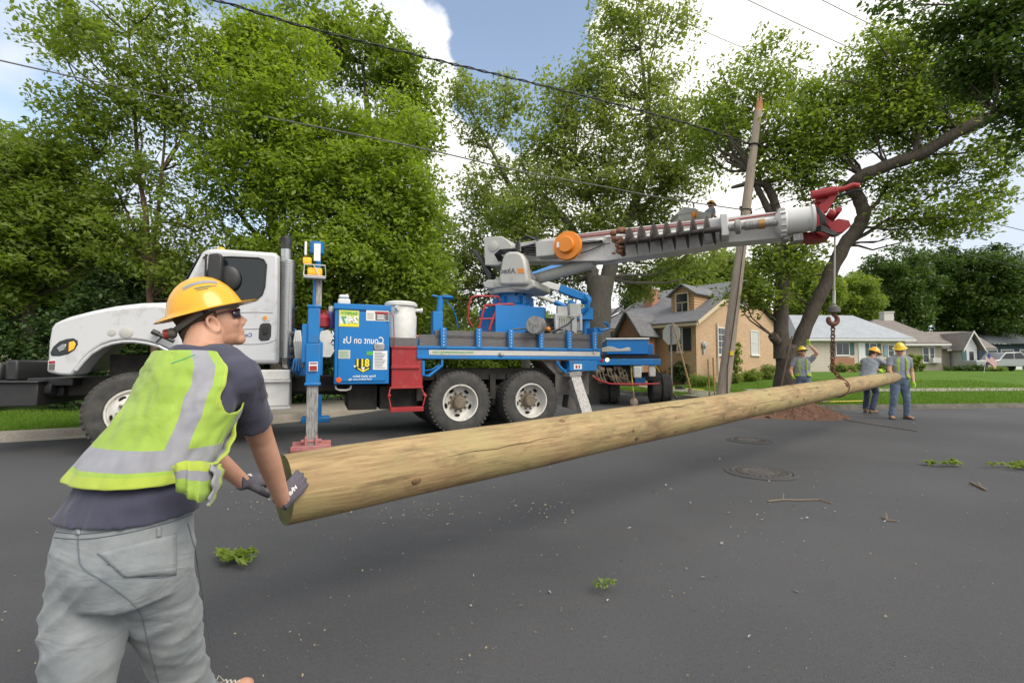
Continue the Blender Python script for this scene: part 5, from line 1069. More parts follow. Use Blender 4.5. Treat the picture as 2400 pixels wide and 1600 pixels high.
wire('thin wire crossing white sky, the rightmost of three at the top right', [(1860,-32,15),(1926,0,15),(2042,58,15.6),(2200,130,16.5)], .012)
wire('wire sagging right from the old pole through the leafy tree', [(1768,338,13.5),(1800,345,13.6),(1880,362,13.9),(2050,358,14.6),(2200,335,15.4)], .014, twist=9)
wire('wire rising right from above the red boom head across the big limb', [(1770,492,13.5),(1850,470,14),(1985,434,14.6),(2180,388,15.5),(2400,330,16.5)], .012)
wire('lower right wire sloping down against grey sky to the frame edge', [(2050,460,17),(2200,500,17),(2330,524,17),(2460,556,17)], .012)
wire('lowest wire at the right, sloping down in front of the far dark trees', [(2050,520,18),(2190,576,18),(2300,605,18),(2460,640,18)], .012)

# ================================================================ street sign and hand tools
SG = A(1574, 880, 19.3); SG.z = ground_z(SG.x, SG.y); sg = thing('street_sign', SG, 'octagonal street sign seen from its grey back, on a metal post by the corner', 'sign')
top = A(1574, 757, 19.3).z; m = MB(); m.obox(SG-V((.03,.03,.1)), V((.06,0,0)), V((0,.03,0)), UP*(top-SG.z+.02)); m.build('post', M_steel, sg)
nd_ = V((math.sin(R(-56)), -math.cos(R(-56)), 0)); sd_ = V((nd_.y, -nd_.x, 0)); cz = SG.copy(); cz.z = A(1574, 783, 19.3).z
m = MB(); m.prism([cz+nd_*-.04+(sd_*math.cos(math.pi/8+k*math.pi/4)+UP*math.sin(math.pi/8+k*math.pi/4))*.46 for k in range(8)], nd_*.01); m.build('sign_plate', M_trim, sg)
M_handle = mat('tool_handle', (.50,.30,.11), .6, col2=(.38,.22,.08), nscale=12); M_fib = mat('yellow_fibre_handle', (.70,.50,.04), .4); M_dh = mat('dark_handle', (.14,.09,.06), .6)
M_tool = mat('tool_steel', (.20,.17,.14), .6, .4, col2=(.32,.22,.15), nscale=14)
def tool(name, label, a, b, r, mt, blade='spoon', cat='shovel', tip=None, par_up=None, group='hand tools around the work site'):
    a, b = V(a), V(b); d = (b-a).normalized(); th = thing(name, b, label, cat, group); m = MB(); m.tube([a, a.lerp(b, .5), b-d*.25], [r, r*1.1, r], 8); m.build('handle', mt, th, smooth=True)
    s = d.cross(V((0,1,.3))).normalized(); n = s.cross(d); m = MB()
    if blade == 'spoon':
        W = [.03,.09,.12,.125,.115,.08,.02]; vs = []
        for i, w in enumerate(W):
            t = i/(len(W)-1); c = b-d*(.30-.30*t)
            for q in (-1,-.5,0,.5,1): vs.append(c+s*w*q+n*(.035*(q*q)-.0))
        vs += [v+n*.006 for v in vs]; k = len(W)*5
        m.add(vs, [(i*5+j, i*5+j+1, i*5+j+6, i*5+j+5) for i in range(len(W)-1) for j in range(4)]+[(k+i*5+j, k+i*5+j+5, k+i*5+j+6, k+i*5+j+1) for i in range(len(W)-1) for j in range(4)]); m.tube([b-d*.5, b-d*.26], .022, 8)
    elif blade == 'bar': m.tube([b-d*.45, b-d*.1], .028, 8); m.prism([b-d*.12-s*.04, b-d*.12+s*.04, b+s*.035, b-s*.035], n*.015)
    m.build('blade', M_tool, th, smooth=True, angle=50); return th
def gp(px, Y, py=900): q = A(px, py, Y); q.z = ground_z(q.x, q.y); return q
tool('long_shovel', 'very long handled shovel leaning on the back of the octagonal sign', A(1577, 756, 19.0), gp(1622, 18.2), .03, M_handle)
tool('digging_bar', 'long tan handled bar slanting from the blue rear truck to the corner kerb', A(1502, 806, 15.5), gp(1588, 17.4), .026, M_fib, 'bar', 'digging bar')
tool('tamping_bar', 'dark topped bar standing upright in the lawn, left of the old pole', A(1659, 842, 14.6), gp(1663, 14.6), .022, M_handle, 'bar', 'digging bar')
tool('post_spade', 'pale topped spade standing upright in the lawn, against the old pole', A(1671, 838, 14.4), gp(1675, 14.4), .024, M_handle, 'bar', 'spade')
tool('round_shovel', 'yellow and white handled round shovel standing at the back of the blue rear truck', A(1478, 852, 14.7), gp(1487, 14.5), .017, M_fib)
tool('leaning_shovel', 'long dark handled shovel leaning against the forked tree trunk', A(1856, 788, 13.4), gp(1817, 13.25), .022, M_dh)
q0 = gp(2020, 14.6)+V((0,0,.06)); q1 = gp(1910, 14.3)+V((0,0,.05)); tool('lawn_shovel', 'pale shovel lying flat on the lawn behind the wooden pole', q0, q1, .016, M_fib)
def pruner(label, a, b, hd, mt):
    th = thing('pole_saw', a, label, 'pole saw', 'hand tools around the work site'); m = MB(); m.tube([a, b], .018, 8); m.build('shaft', mt, th); m = MB(); d = (V(b)-V(a)).normalized(); c = V(a).lerp(V(b), hd)
    m.obox(c-V((.12,.08,.05)), V((.26,0,0)), V((0,.16,0)), V((0,0,.14))); m.tube([c, c+d*.3], .035, 8); m.build('motor_head', M_black, th, bevel=.02)
pruner('yellow shafted pole saw lying on the corner lawn, behind the sign post', gp(1540,19.0)+UP*.32, gp(1650,19.4)+UP*.12, .45, M_fib)
pruner('orange shafted pole saw lying at the kerb in front of the sign post', gp(1545,17.9)+UP*.12, gp(1500,19.2)+UP*.4, .1, M_handle)

# ================================================================ second truck (bucket truck)
SY = 15.0; b2 = thing('bucket_truck', A(1460, 930, SY).xy.to_3d(), 'blue bucket truck seen from behind, cluttered tail facing the street corner', 'truck')
s2a = R(8); SU = V((math.cos(s2a), -math.sin(s2a), 0)); SF = V((math.sin(s2a), math.cos(s2a), 0))
def sb(mb, x0, y0, x1, y1, dy, depth):  # box with its back face spanning these photo positions, dy behind the tail
    a = A(x0, y1, SY+dy); b = A(x1, y0, SY+dy); mb.obox(a, SU*(b.x-a.x)/SU.x, SF*depth, UP*(b.z-a.z))
m = MB(); sb(m, 1422, 796, 1516, 830, 0, 3.0); bx_ = m.build('tool_body', M_blue2, b2, bevel=.02)
m = MB(); sb(m, 1420, 792, 1518, 796, -.03, 3.1); m.build('body_rim', M_trim, bx_, bevel=.01)
m = MB(); sb(m, 1384, 841, 1542, 856, -.25, 5.5); sb(m, 1488, 884, 1512, 902, -.1, .4); sb(m, 1515, 806, 1530, 842, .1, .7); m.build('tail_deck', M_blue, b2, bevel=.02)
m = MB(); sb(m, 1392, 856, 1478, 890, .0, 4); sb(m, 1405, 830, 1540, 841, .1, 3); sb(m, 1395, 872, 1545, 880, .6, .3); sb(m, 1440, 880, 1545, 892, .2, .2); m.build('tail_frame', M_dark, b2, bevel=.02)
m = MB(); random.seed(5)
for k in range(22):
    a = A(random.uniform(1392,1470), random.uniform(858,894), SY-.2); m.ell(a, (random.uniform(.05,.14), .08, random.uniform(.04,.12)), n=8, m=6)
for k in range(9): a = A(1395+k*9, 862+5*(k % 3), SY-.25); m.tube([a, a+V((.05,-.05,-.25)), a+V((.15,-.05,-.45+.05*(k % 4)))], .02, 6)
m.build('hitch_clutter', M_hub, b2, smooth=True)
m = MB(); m.tube([A(1392,884,SY-.35), A(1405,892,SY-.45), A(1430,899,SY-.5), A(1470,900,SY-.5), A(1545,899,SY-.4)], .03, 8); m.build('tail_bar', M_red, b2, smooth=True)
m = MB()
for k in range(4): m.tube(cat_pts([A(1411,817+k*2,SY-.3), A(1430,813+k*3,SY-.35), A(1452,819+k,SY-.35), A(1474,815+k*2,SY-.3), A(1476,822,SY-.3)], 5), .022, 6)
m.build('rope_coil', M_rope, b2, smooth=True)
for px, py in ((1423,843),(1462,845),(1509,849)):
    m = MB(); m.lathe(A(px, py, SY-.29), -SF, [(.06,0),(.06,.03),(.04,.05),(.001,.055)], 16); m.build('tail_light', mat('lit_amber_lamp', (.9,.5,.15), .3, emis=((1,.6,.2), 2.2 if px < 1500 else 2.2)) if px != 1462 else M_ylight, b2, smooth=True)
m = MB(); m.lathe(A(1411,844,SY-.29), -SF, [(.05,0),(.05,.03),(.001,.035)], 16); m.build('tail_light', M_redlt, b2, smooth=True)
for px0, py0, px1, py1 in ((1485,858,1503,886),(1521,855,1536,883)):
    m = MB(); sb(m, px0, py0, px1, py1, -.45, .1); o = m.build('canvas_bag', M_offw, b2, bevel=.04); m = MB(); m.tube([A(px0+3,py0,SY-.4), A((px0+px1)/2,py0-14,SY-.35), A(px1-3,py0,SY-.4)], .012, 6); m.build('bag_strap', M_orange, o)
for px in (1405, 1525):
    m = MB(); c = A(px, 905, SY+.9); c.z = .5; m.lathe(c, SU, [(.28,-.02),(.42,-.05),(.5,0),(.5,.24),(.42,.3),(.28,.27)], 32, closed=True); m.lathe(c+SU*.34, SU, [(.28,-.02),(.42,-.05),(.5,0),(.5,.24),(.42,.3),(.28,.27)], 32, closed=True); m.build('wheel', M_rubber, b2, smooth=True)
for px in (1405, 1525): m = MB(); c = A(px, 905, SY+4.9); c.z = .5; m.lathe(c, SU, [(.2,0),(.42,-.03),(.5,0),(.5,.24),(.42,.3),(.2,.27)], 32); m.build('wheel', M_rubber, b2, smooth=True)
m = MB(); a = A(1385, 900, SY); a.z = .8; m.obox(a+SF*4.2, SU*2.2, SF*1.9, UP*1.5); m.build('cab', M_white, b2, bevel=.12)
# knuckle arms and boom up to the bucket
ky = 14.6; def_ = lambda x, y, d=0: A(x, y, ky+d)
m = MB(); m.tube([A(1372,845,ky), A(1374,745,ky)], .12, 20); m.obox(A(1352,748,ky-.2), V((.5,0,0)), V((0,.4,0)), V((0,0,.35))); m.build('pedestal', M_blue2, b2, smooth=True, angle=40)
def arm(mb, a, b, w, h):
    a, b = V(a), V(b); d = b-a; u = d.normalized(); s = V((0,1,0)); n = u.cross(s).normalized(); mb.obox(a-s*w/2-n*h/2, d, s*w, n*h)
m = MB(); arm(m, def_(1311,676), def_(1378,700), .22, .24); arm(m, def_(1325,716), def_(1347,727), .12, .12); arm(m, def_(1333,705,-.15), def_(1358,722,-.15), .1, .14); m.ell(def_(1374,703), (.17,.13,.17)); arm(m, def_(1376,700), def_(1376,748), .16, .16); m.build('lower_arm', M_blue2, b2, bevel=.02)
m = MB(); arm(m, def_(1262,662), def_(1311,676), .2, .2); m.tube([def_(1252,689), def_(1300,708)], .07, 12); m.build('lower_arm', M_trim, b2, bevel=.02)
m = MB(); m.tube([def_(1300,708), def_(1348,728)], .085, 12); m.tube([def_(1366,735,-.2), def_(1378,722,-.3), def_(1381,706,-.3), def_(1372,692,-.2)], .05, 8); m.build('arm_cylinder', M_blue2, b2, smooth=True)
m = MB(); p0 = A(1238,652,14.6); p1 = A(1350,611,15.2); arm(m, p0, p1, .2, .26); ub_ = m.build('upper_boom', M_blue2, b2, bevel=.02)
m = MB(); arm(m, p1, A(1600,520,16.8), .18, .2); m.build('upper_boom', M_trim, b2, bevel=.02)
YB = 17; m = MB(); bk = [(1587,500),(1590,497),(1602,482),(1625,487),(1635,492),(1668,503),(1670,520),(1668,555),(1590,560)]
m.prism([A(x, y, YB-.4) for x, y in ((1590,500),(1630,492),(1668,500),(1664,556),(1594,560))], V((0,.8,0))); m.prism([A(x, y, YB-.42) for x, y in ((1586,500),(1603,484),(1632,488),(1634,496),(1590,505))], V((0,.84,0))); m.build('bucket', M_beige, b2, bevel=.03)
m = MB(); m.ell(A(1628,503,YB-.55), (.09,.07,.13)); m.build('yellow_saddle', M_orange, b2, smooth=True)

# ================================================================ things standing on the digger truck
uj = tl(806, 705, .35)
j = thing('water_jug', tw(806, 714, .35), 'small white plastic jug on top of the blue cabinet', 'jug'); q = tw(806, 714, .3); q.z = TP(0,0,wc1+.02).z
m = MB(); m.obox(q-TU*.1, TU*.21, TV*.2, UP*.13); m.obox(q-TU*.085+UP*.13, TU*.17, TV*.17, UP*.07); m.build('jug_body', M_trim, j, bevel=.03); m = MB(); m.tube([q+TU*.05+TV*.08+UP*.19, q+TU*.05+TV*.08+UP*.22], .025, 10); m.build('jug_cap', M_offw, j)
q = tw(939, 792, .45); q.z = zt-.02; gb = thing('grey_bin', q, 'tall pale grey round bin with a lid and pipe stub, right of the blue cabinet', 'bin'); hh_ = tw(939, 716, .45).z-q.z
m = MB(); m.lathe(q, UP, [(.27,0),(.28,.03),(.29,hh_*.75),(.27,hh_*.8),(.265,hh_)], 32); m.build('bin_body', M_trim, gb, smooth=True, angle=40); m = MB(); m.lathe(q+UP*hh_, UP, [(.28,-.03),(.30,-.02),(.30,.03),(.26,.06),(.001,.065)], 32); m.build('lid', M_trim, gb, smooth=True, angle=40)
m = MB(); p = tw(966, 727, .4); m.tube([p, p+TU*.16], .035, 12); m.tube([p+TU*.16, p+TU*.19], .05, 12); m.tube([tw(929,721,.18), tw(934,722,.12)], .04, 10); m.build('pipe_stub', M_trim, gb, smooth=True)
q = tw(758, 768, .3); gc = thing('red_fuel_can', q, 'small red fuel can between the blue outrigger and the cabinet', 'fuel can'); m = MB(); m.lathe(q, UP, [(.09,0),(.11,.02),(.11,.17),(.06,.23),(.03,.24),(.03,.27)], 20); m.tube([q+V((-.07,0,.2)), q+V((-.05,0,.3)), q+V((.05,0,.3)), q+V((.07,0,.2))], .012, 6); m.build('can_body', M_red, gc, smooth=True)
q = tw(776, 770, .35); pc = thing('purple_canister', q, 'slim purple canister with white cap beside the blue cabinet', 'canister'); m = MB(); m.lathe(q, UP, [(.08,0),(.085,.02),(.085,.26),(.05,.3)], 20); m.build('canister_body', mat('purple_plastic', (.12,.08,.25), .4, col2=(.09,.06,.2)), pc, smooth=True); m = MB(); m.lathe(q+UP*.3, UP, [(.05,0),(.05,.09),(.001,.1)], 16); m.build('cap', M_offw, pc, smooth=True)
q = tw(990, 790, .5); q.z = zt; m = MB()
for k in range(5): m.tube([q+TU*(-.25)+UP*(.08+.07*(k % 3))+TV*.07*k, q+TU*.9+UP*(.1+.06*(k % 3))+TV*.07*k], .04, 10)
tag(m.build('clay_pipes', mat('clay_pipe', (.42,.20,.13), .7, col2=(.5,.3,.22), nscale=6), smooth=True), 'bundle of pinkish brown pipes lying on the front of the flatbed', 'pipes')
for k, (px, mt, lab) in enumerate(((1055, M_offw, 'pale green and white sack on the flatbed floor behind the side boards'), (1135, M_trim, 'crumpled white cloth on the flatbed below the turret'))):
    q = tw(px, 812, .45); q.z = zt+.1; m = MB(); m.ell(q, (.3,.16,.11), TM); m.ell(q+TU*.25+UP*.02, (.16,.12,.12), TM); tag(m.build('sack', mt, smooth=True), lab, 'sack')

# ================================================================ pickup and flag
px_ = A(2345, 869, 44); pk_ = thing('pickup_truck', (px_.x+2.0, 44, .74), 'silver grey pickup truck parked in front of the navy house', 'pickup'); gzp = ground_z(px_.x, 44)
def pp(x, y, z): return V((px_.x-2.2+x, 44+y, gzp+z))
M_silver = mat('silver_paint', (.35,.36,.36), .3, .4, coat=.4)
m = MB(); prof = [(0,.5),(0,1.0),(2.0,1.05),(2.2,1.1),(2.75,1.75),(4.3,1.8),(4.9,1.15),(6.0,1.0),(6.2,.8),(6.2,.45),(5.6,.45),(5.45,.75),(5.1,.85),(4.75,.75),(4.6,.45),(1.7,.45),(1.55,.75),(1.2,.85),(.85,.75),(.7,.45)]
m.prism([pp(x, 0, z) for x, z in prof], V((0,1.9,0))); pb_ = m.build('body', M_silver, pk_, bevel=.05)
m = MB(); m.prism([pp(x, -.01, z) for x, z in ((2.35,1.15),(2.85,1.68),(3.5,1.7),(3.5,1.15))], V((0,.03,0))); m.prism([pp(x, -.01, z) for x, z in ((3.6,1.15),(3.6,1.7),(4.2,1.72),(4.7,1.15))], V((0,.03,0))); m.build('side_window', M_glass, pb_)
for x in (1.2, 5.1): m = MB(); m.lathe(pp(x, -.02, .38), V((0,1,0)), [(.18,.02),(.34,0),(.38,.05),(.38,.22),(.3,.25)], 28); w_ = m.build('wheel', M_rubber, pk_, smooth=True); m = MB(); m.lathe(pp(x, -.03, .38), V((0,1,0)), [(.2,0),(.19,.03),(.001,.03)], 20); m.build('rim', M_grey, w_)
for x in (1.2, 5.1): m = MB(); m.lathe(pp(x, 1.65, .38), V((0,1,0)), [(.18,.02),(.34,0),(.38,.05),(.38,.22),(.3,.25)], 28); m.build('wheel', M_rubber, pk_, smooth=True)
FY = 36; fl = thing('flag', A(2312, 868, FY), 'small stars and stripes flag hanging askew in front of the pickup', 'flag'); m = MB(); f0 = A(2306, 870, FY); f0.z = ground_z(f0.x, f0.y); f1 = A(2314, 824, FY); m.tube([f0, f1], .015, 6); m.build('flag_pole', M_trim, fl)
M_fr, M_fw, M_fb = mat('flag_red', (.45,.03,.04), .8), mat('flag_white', (.7,.7,.7), .8), mat('flag_blue', (.03,.05,.25), .8); m = MB(); n_ = 13; fu = (A(2337,858,FY)-A(2312,830,FY)); fv = A(2308,842,FY)-A(2314,828,FY)
for i in range(n_):
    for k in range(8):
        a = [(k/8, i/n_), ((k+1)/8, i/n_), ((k+1)/8, (i+1)/n_), (k/8, (i+1)/n_)]; m.mi = 2 if (k < 3 and i < 7) else (i % 2)
        m.add([f1+fu*s+fv*t+V((0,.06*math.sin(s*7)+.0,0)) for s, t in a], [(0,1,2,3)])
m.build('flag_cloth', [M_fr, M_fw, M_fb], fl, recalc=False)

# ================================================================ manholes, soil, litter on the road
M_iron = mat('cast_iron', (.075,.07,.067), .8, .1, col2=(.10,.09,.082), nscale=14, bump=.5, bscale=40)
for px, py, lab in ((1757,1031,'round iron manhole cover in the road, the farther of the two'),(1783,1106,'round iron manhole cover with a broken rim, the nearer of the two')):
    c = AG(px, py, .006); mh = thing('manhole', c, lab, 'manhole cover', 'manhole covers'); r = .30 if py < 1050 else .33; m = MB(); m.lathe(c, UP, [(r,0),(r,.008),(r-.035,.010),(r-.04,.002),(r-.06,.002),(r-.065,.010),(r*.5,.010),(r*.5-.01,.004),(r*.5-.03,.004),(r*.5-.04,.010),(.001,.011)], 48)
    for k in range(24): a = k*math.pi/12; m.obox(c+V((math.cos(a), math.sin(a), 0))*r*.62+UP*.008, V((math.cos(a), math.sin(a), 0))*.07, V((-math.sin(a), math.cos(a), 0))*.02, UP*.007)
    m.build('cover', M_iron, mh, smooth=True, angle=25); m = MB(); m.lathe(c, UP, [(r+.01,.0),(r+.012,.007),(r+.06,.004),(r+.07,0)], 48); m.build('frame', M_asph, mh)
M_clay = mat('red_soil', (.135,.066,.04), .98, col2=(.23,.125,.08), nscale=12, bump=1, bscale=25, bdist=.05)
def mound(label, c, rx, ry, h, rot, n=110, seed=0):
    m = MB(); vs = []
    for i in range(n+1):
        for j in range(n+1):
            x, y = (i/n*2-1), (j/n*2-1); q = V((x*rx, y*ry, 0)); q.rotate(Matrix.Rotation(rot, 3, 'Z')); rr = math.hypot(x, y)*(1+.25*noise.noise(V((x*2+seed, y*2, 1)))); f = max(0, 1-rr)
            z = h*(f**1.3)*(1+.35*noise.noise(V((x*4, y*4, seed))))+(.05*noise.noise(V((x*9, y*9, seed)))+.035*noise.noise(V((x*22, y*22, seed))))*min(1, f*5)*min(1, h*4) if f > 0 else -.03
            vs.append(V(c)+q+UP*z)
    m.add(vs, [(i*(n+1)+j, (i+1)*(n+1)+j, (i+1)*(n+1)+j+1, i*(n+1)+j+1) for i in range(n) for j in range(n)]); return tag(m.build('soil_pile', M_clay, smooth=True, angle=180, recalc=False), label, 'soil')
c = A(1880, 958, 11.8); c.z = 0; mound('heap of red brown soil on the road below the hook', c, 1.05, .85, .5, .1)
c = AG(1760, 975); mound('thin spread of reddish soil on the road left of the heap', c, 1.0, .6, .035, .15, seed=4)
M_twig = mat('dry_leaf', (.40,.36,.22), .9, col2=(.22,.15,.08), nscale=5); M_pale = mat('pale_scrap', (.36,.35,.32), .9)
def litter(n, region, sz, mt, label):
    vs, fs = [], []; random.seed(n)
    for i in range(n):
        c = region(); a = random.uniform(0, 6.28); L_ = sz*random.uniform(.3, 1.6); w = L_*random.uniform(.12, .6); u = V((math.cos(a), math.sin(a), random.uniform(-.1,.25))); s = V((-math.sin(a), math.cos(a), random.uniform(-.3,.3)))
        k = len(vs); z = UP*(.006+random.uniform(0, .012)); vs += [c-u*L_/2+z, c+s*w/2+z*1.5, c+u*L_/2+z, c-s*w/2+z]; fs.append((k, k+1, k+2, k+3))
    m = MB(); m.add(vs, fs); return tag(m.build('litter', mt, recalc=False), label, 'litter', None, 'stuff')
def rd():
    py = 960+ (random.random()**1.5)*640; px = random.uniform(560, 2400) if random.random() < .85 else random.uniform(0, 560); return AG(px, max(py, 975 if px > 1300 else 1020))
litter(900, rd, .010, M_twig, 'scattered dry leaves and twigs on the dark road')
litter(110, lambda: AG(random.gauss(1750, 330), random.gauss(1110, 80) if random.random() < .7 else random.uniform(1000, 1500)),   .026, M_pale, 'pale wood scraps scattered on the road by the manholes')
litter(260, lambda: AG(random.uniform(480, 1350), random.gauss(1190, 22)+ (0)), .02, M_twig, 'line of crumbs and bark below the wooden pole butt')
litter(300, lambda: AG(1200+random.gauss(0, 300), 990+abs(random.gauss(0, 22))+0), .03, M_clay, 'reddish soil crumbs on the road behind the wooden pole')
def sprig(label, c, r, n, mt, el=.35, sz=.06):
    C = np.array([[c.x+random.gauss(0, r), c.y+random.gauss(0, r*.45), .03+random.random()*.03] for _ in range(n)]); o = leaves('leafy_sprig', C, .03, 14, sz, mt, el=el, flat=.4, org=(c.x, c.y, 0)); return tag(o, label, 'leaf clump', 'leaf clumps on the road')
sprig('fresh green leaf clump on the road right of the foreground jeans', AG(552, 1318), .075, 16, L_grassy, .3, .055)
sprig('yellow green leaf clump on the road, far right below the standing workers', AG(2215, 1092), .13, 8, L_grassy)
sprig('dark green leaf clump at the right edge of the road', AG(2390, 1098), .15, 16, L_mid)
sprig('small wilted leaf clump in the middle of the road', AG(1408, 1385), .045, 3, L_grassy, .25, .03)
M_limb = mat('peeled_limb', (.25,.20,.13), .9, col2=(.18,.13,.08))
for lab, P, r in (('peeled pale branch with a red twig on the road below the manholes', [(1800,1174),(1835,1170),(1870,1171),(1920,1170),(1950,1178)], .006), ('thin pale twig lying on the road by the right hand worker feet', [(1950,972),(1990,985),(2060,996),(2150,1010)], .009), ('short bent pale twig right of the nearer manhole', [(2068,1210),(2080,1218),(2100,1220)], .006), ('pale twig on the road at the far right', [(2275,1130),(2300,1142),(2312,1148)], .012)):
    m = MB(); p = [AG(x, y, .012) for x, y in P]; m.tube(p, r, 6); m.tube([p[1], p[1]+V((.06,.09,.03))], r*.6, 5); tag(m.build('twig', M_limb, smooth=True, recalc=False), lab, 'twig', 'twigs on the road')
bk_ = AG(735, 0+1560)

# ================================================================ trees and shrubs
B = M_bark
tree('dense_tree', 'dark leafy tree at the far left edge behind the grey house gap', [[(60,900,12.5,.16),(70,700,12.5,.13),(60,520,12.5,.09),(40,380,12.5,.04)]],
  [(-60,420,12.5,150,160,150),(70,450,12.2,150,120,170),(10,600,12,160,130,180),(170,560,12.5,120,110,130),(130,380,12.8,90,70,70)], .12, 60, L_mid, sig=.26)
tree('young_tree', 'tall thin stemmed young tree with airy top leaves, left of the white cab', [[(372,900,12,.09),(352,700,12,.08),(345,590,12,.075),(326,400,12,.05),(318,250,12,.035),(300,80,12,.015)],[(352,690,12,.05),(368,520,12,.045),(380,400,12,.035),(392,230,12,.02)],[(350,640,12,.05),(290,480,12.3,.03),(240,360,12.3,.015)]],
  [(290,160,12,170,120,95),(310,40,12,230,70,60),(160,90,12,110,80,26),(215,290,12,130,90,85),(440,150,12.2,90,130,45),(400,270,12,100,90,60),(290,420,12.2,150,70,60),(480,500,12.3,90,90,32),(330,560,12.2,150,70,90),(200,500,12.2,90,80,50),(430,640,12.4,110,70,70)], .105, 46, L_mid, bark=M_bark2, sig=.24, nbr=60, twig=.012)
tree('maple_tree', 'broad bright green maple rising behind the white cab and blue cabinet', [[(655,940,13,.22),(650,760,13,.2),(642,560,13,.16),(636,400,13,.1),(640,250,13,.05)],[(648,620,13,.1),(740,480,13,.06),(830,400,13,.03)],[(645,600,13,.08),(560,500,13,.05),(520,420,13,.02)]],
  [(560,160,13,90,110,60),(650,130,13,130,90,110),(640,250,12.6,160,120,150),(580,380,12.6,140,110,120),(740,330,12.8,150,110,140),(700,460,12.4,170,90,150),(850,420,13,130,110,130),(930,330,13.2,90,100,60),(900,520,12.8,130,90,140),(980,470,13,60,110,60),(780,600,12.3,160,70,150),(620,600,12.6,120,60,70),(940,640,12.8,120,80,110),(720,690,12.6,140,50,80),(840,720,13.4,190,70,150)], .115, 60, L_bright, sig=.27, nbr=70)
tree('oak_tree', 'taller yellowish green tree behind the maple, against the blue sky', [[(900,930,19,.3),(880,600,19,.25),(870,350,19,.15),(850,150,19,.06)],[(876,500,19,.15),(960,340,19,.08),(990,200,19,.03)]],
  [(780,50,19,130,60,60),(760,130,19,90,70,40),(880,140,19,110,90,75),(960,190,19,70,90,50),(930,300,19,80,90,60),(1000,310,19,45,80,30),(860,330,19,80,70,35),(1010,560,19,60,120,70),(980,700,19,80,90,90)], .18, 46, L_mid, sig=.33, nbr=60)
tree('sparse_tree', 'sparse pale tree with bare upper limbs behind the grey turret', [[(1230,880,24,.22),(1240,650,24,.18),(1215,470,24,.14),(1150,350,24,.09),(1092,235,24,.03)],[(1150,350,24,.05),(1180,290,24,.04),(1190,180,24,.015)]],
  [(1095,240,24,60,80,45),(1180,240,24,55,70,45),(1130,330,24,60,50,18),(1230,400,24,90,60,50),(1120,450,24,80,60,40),(1170,520,24,120,70,100),(1080,600,24,80,80,70),(1060,700,24,90,80,90),(1150,650,24,90,90,60),(1250,600,24,110,80,70)], .17, 42, L_pale, bark=M_barkg, sig=.33, nbr=50)
tree('big_tree', 'big grey trunked tree with a huge crown behind the middle of the boom', [[(1400,905,19,.62),(1402,760,19,.52),(1408,650,19,.48)],[(1395,680,19,.33),(1375,600,19,.25),(1330,520,19,.15),(1260,440,19,.06)],[(1415,690,19,.33),(1440,590,19,.27),(1482,494,19,.2),(1528,367,19,.13),(1515,230,19,.08),(1501,115,19,.05),(1490,-20,19,.02)],[(1465,530,19,.15),(1574,421,19,.09),(1650,350,19,.04)],[(1524,340,19,.05),(1520,153,19,.04),(1555,25,19,.02)],[(1440,600,19,.14),(1400,500,19,.1),(1350,380,19,.05)]],
  [(1290,330,19,90,90,75),(1330,230,19,80,80,55),(1400,180,19,90,80,60),(1420,300,19,110,100,100),(1490,60,19,80,80,55),(1590,50,19,60,60,20),(1430,40,19,60,70,26),(1540,200,19,80,80,45),(1560,300,19,100,90,90),(1650,300,19,80,90,55),(1340,430,19,130,80,110),(1470,430,19,130,80,120),(1600,420,19,90,60,60),(1230,500,19,110,70,90),(1260,590,18.6,110,60,80),(1400,530,19,110,50,70),(1530,520,19.5,90,40,45),(1590,610,20,110,50,60),(1310,650,20,90,60,60),(1480,660,20.5,60,60,45)], .15, 38, L_pale, bark=M_barkg, sig=.35, nbr=90)
tree('forked_tree', 'forked tree with a long dark limb reaching right over the hook', [[(1838,935,14,0.317),(1842,850,14,0.273),(1846,810,14,0.255)],[(1832,840,14,0.220),(1830,760,14,0.202),(1833,640,14,0.176),(1828,540,14,0.150),(1815,470,14,0.123),(1796,432,14,0.114),(1760,428,14,0.088),(1715,440,14,0.044)],[(1828,560,14,0.106),(1800,490,14,0.097),(1775,440,14,0.088),(1758,400,14.2,0.035)],
   [(1852,860,14,0.211),(1874,800,14,0.202),(1908,722,13.9,0.185),(1945,640,13.8,0.185),(1978,575,13.7,0.185),(2014,530,13.6,0.185),(2026,500,13.5,0.176),(2012,462,13.5,0.167),(1992,436,13.4,0.176),(2020,412,13.2,0.176),(2080,388,13,0.167),(2158,362,12.7,0.167),(2247,308,12.3,0.158),(2330,270,12,0.150),(2460,215,11.6,0.132)],[(2028,500,13.5,0.070),(2060,470,13.4,0.053),(2080,430,13.4,0.026)],[(1985,575,13.7,0.062),(2070,520,13.5,0.044),(2150,480,13.3,0.018)],[(2140,368,12.7,0.062),(2170,200,12.8,0.035),(2165,60,12.8,0.018)],[(1822,800,13.9,0.141),(1810,786,13.8,0.132)]],
  [(1710,220,15.7,90,90,55),(1790,130,15.5,60,70,20),(1830,210,15,90,80,50),(1690,330,15.8,100,80,70),(1850,320,14,100,80,100),(1940,240,14,100,90,90),(1950,340,13.8,90,60,80),(2050,250,13.6,90,100,90),(2060,130,13.4,100,80,60),(2150,180,13.2,90,100,80),(2150,290,13,90,70,70),(2250,230,12.7,90,80,70),(1850,410,14,110,40,60),(1930,460,14,60,50,22),(2120,430,13.2,90,40,34),(2220,400,13,90,40,30),(2100,510,13.4,80,50,22),(2220,520,13.2,110,60,50),(2290,470,13,70,70,28),(2330,350,12.5,80,60,26),(1810,620,14.2,80,60,75),(1770,690,14,70,45,50),(1870,600,14.3,60,60,40),(1690,300,15.8,60,60,20)], .115, 40, L_mid, bark=M_bark, sig=.27, nbr=120, twig=.012)
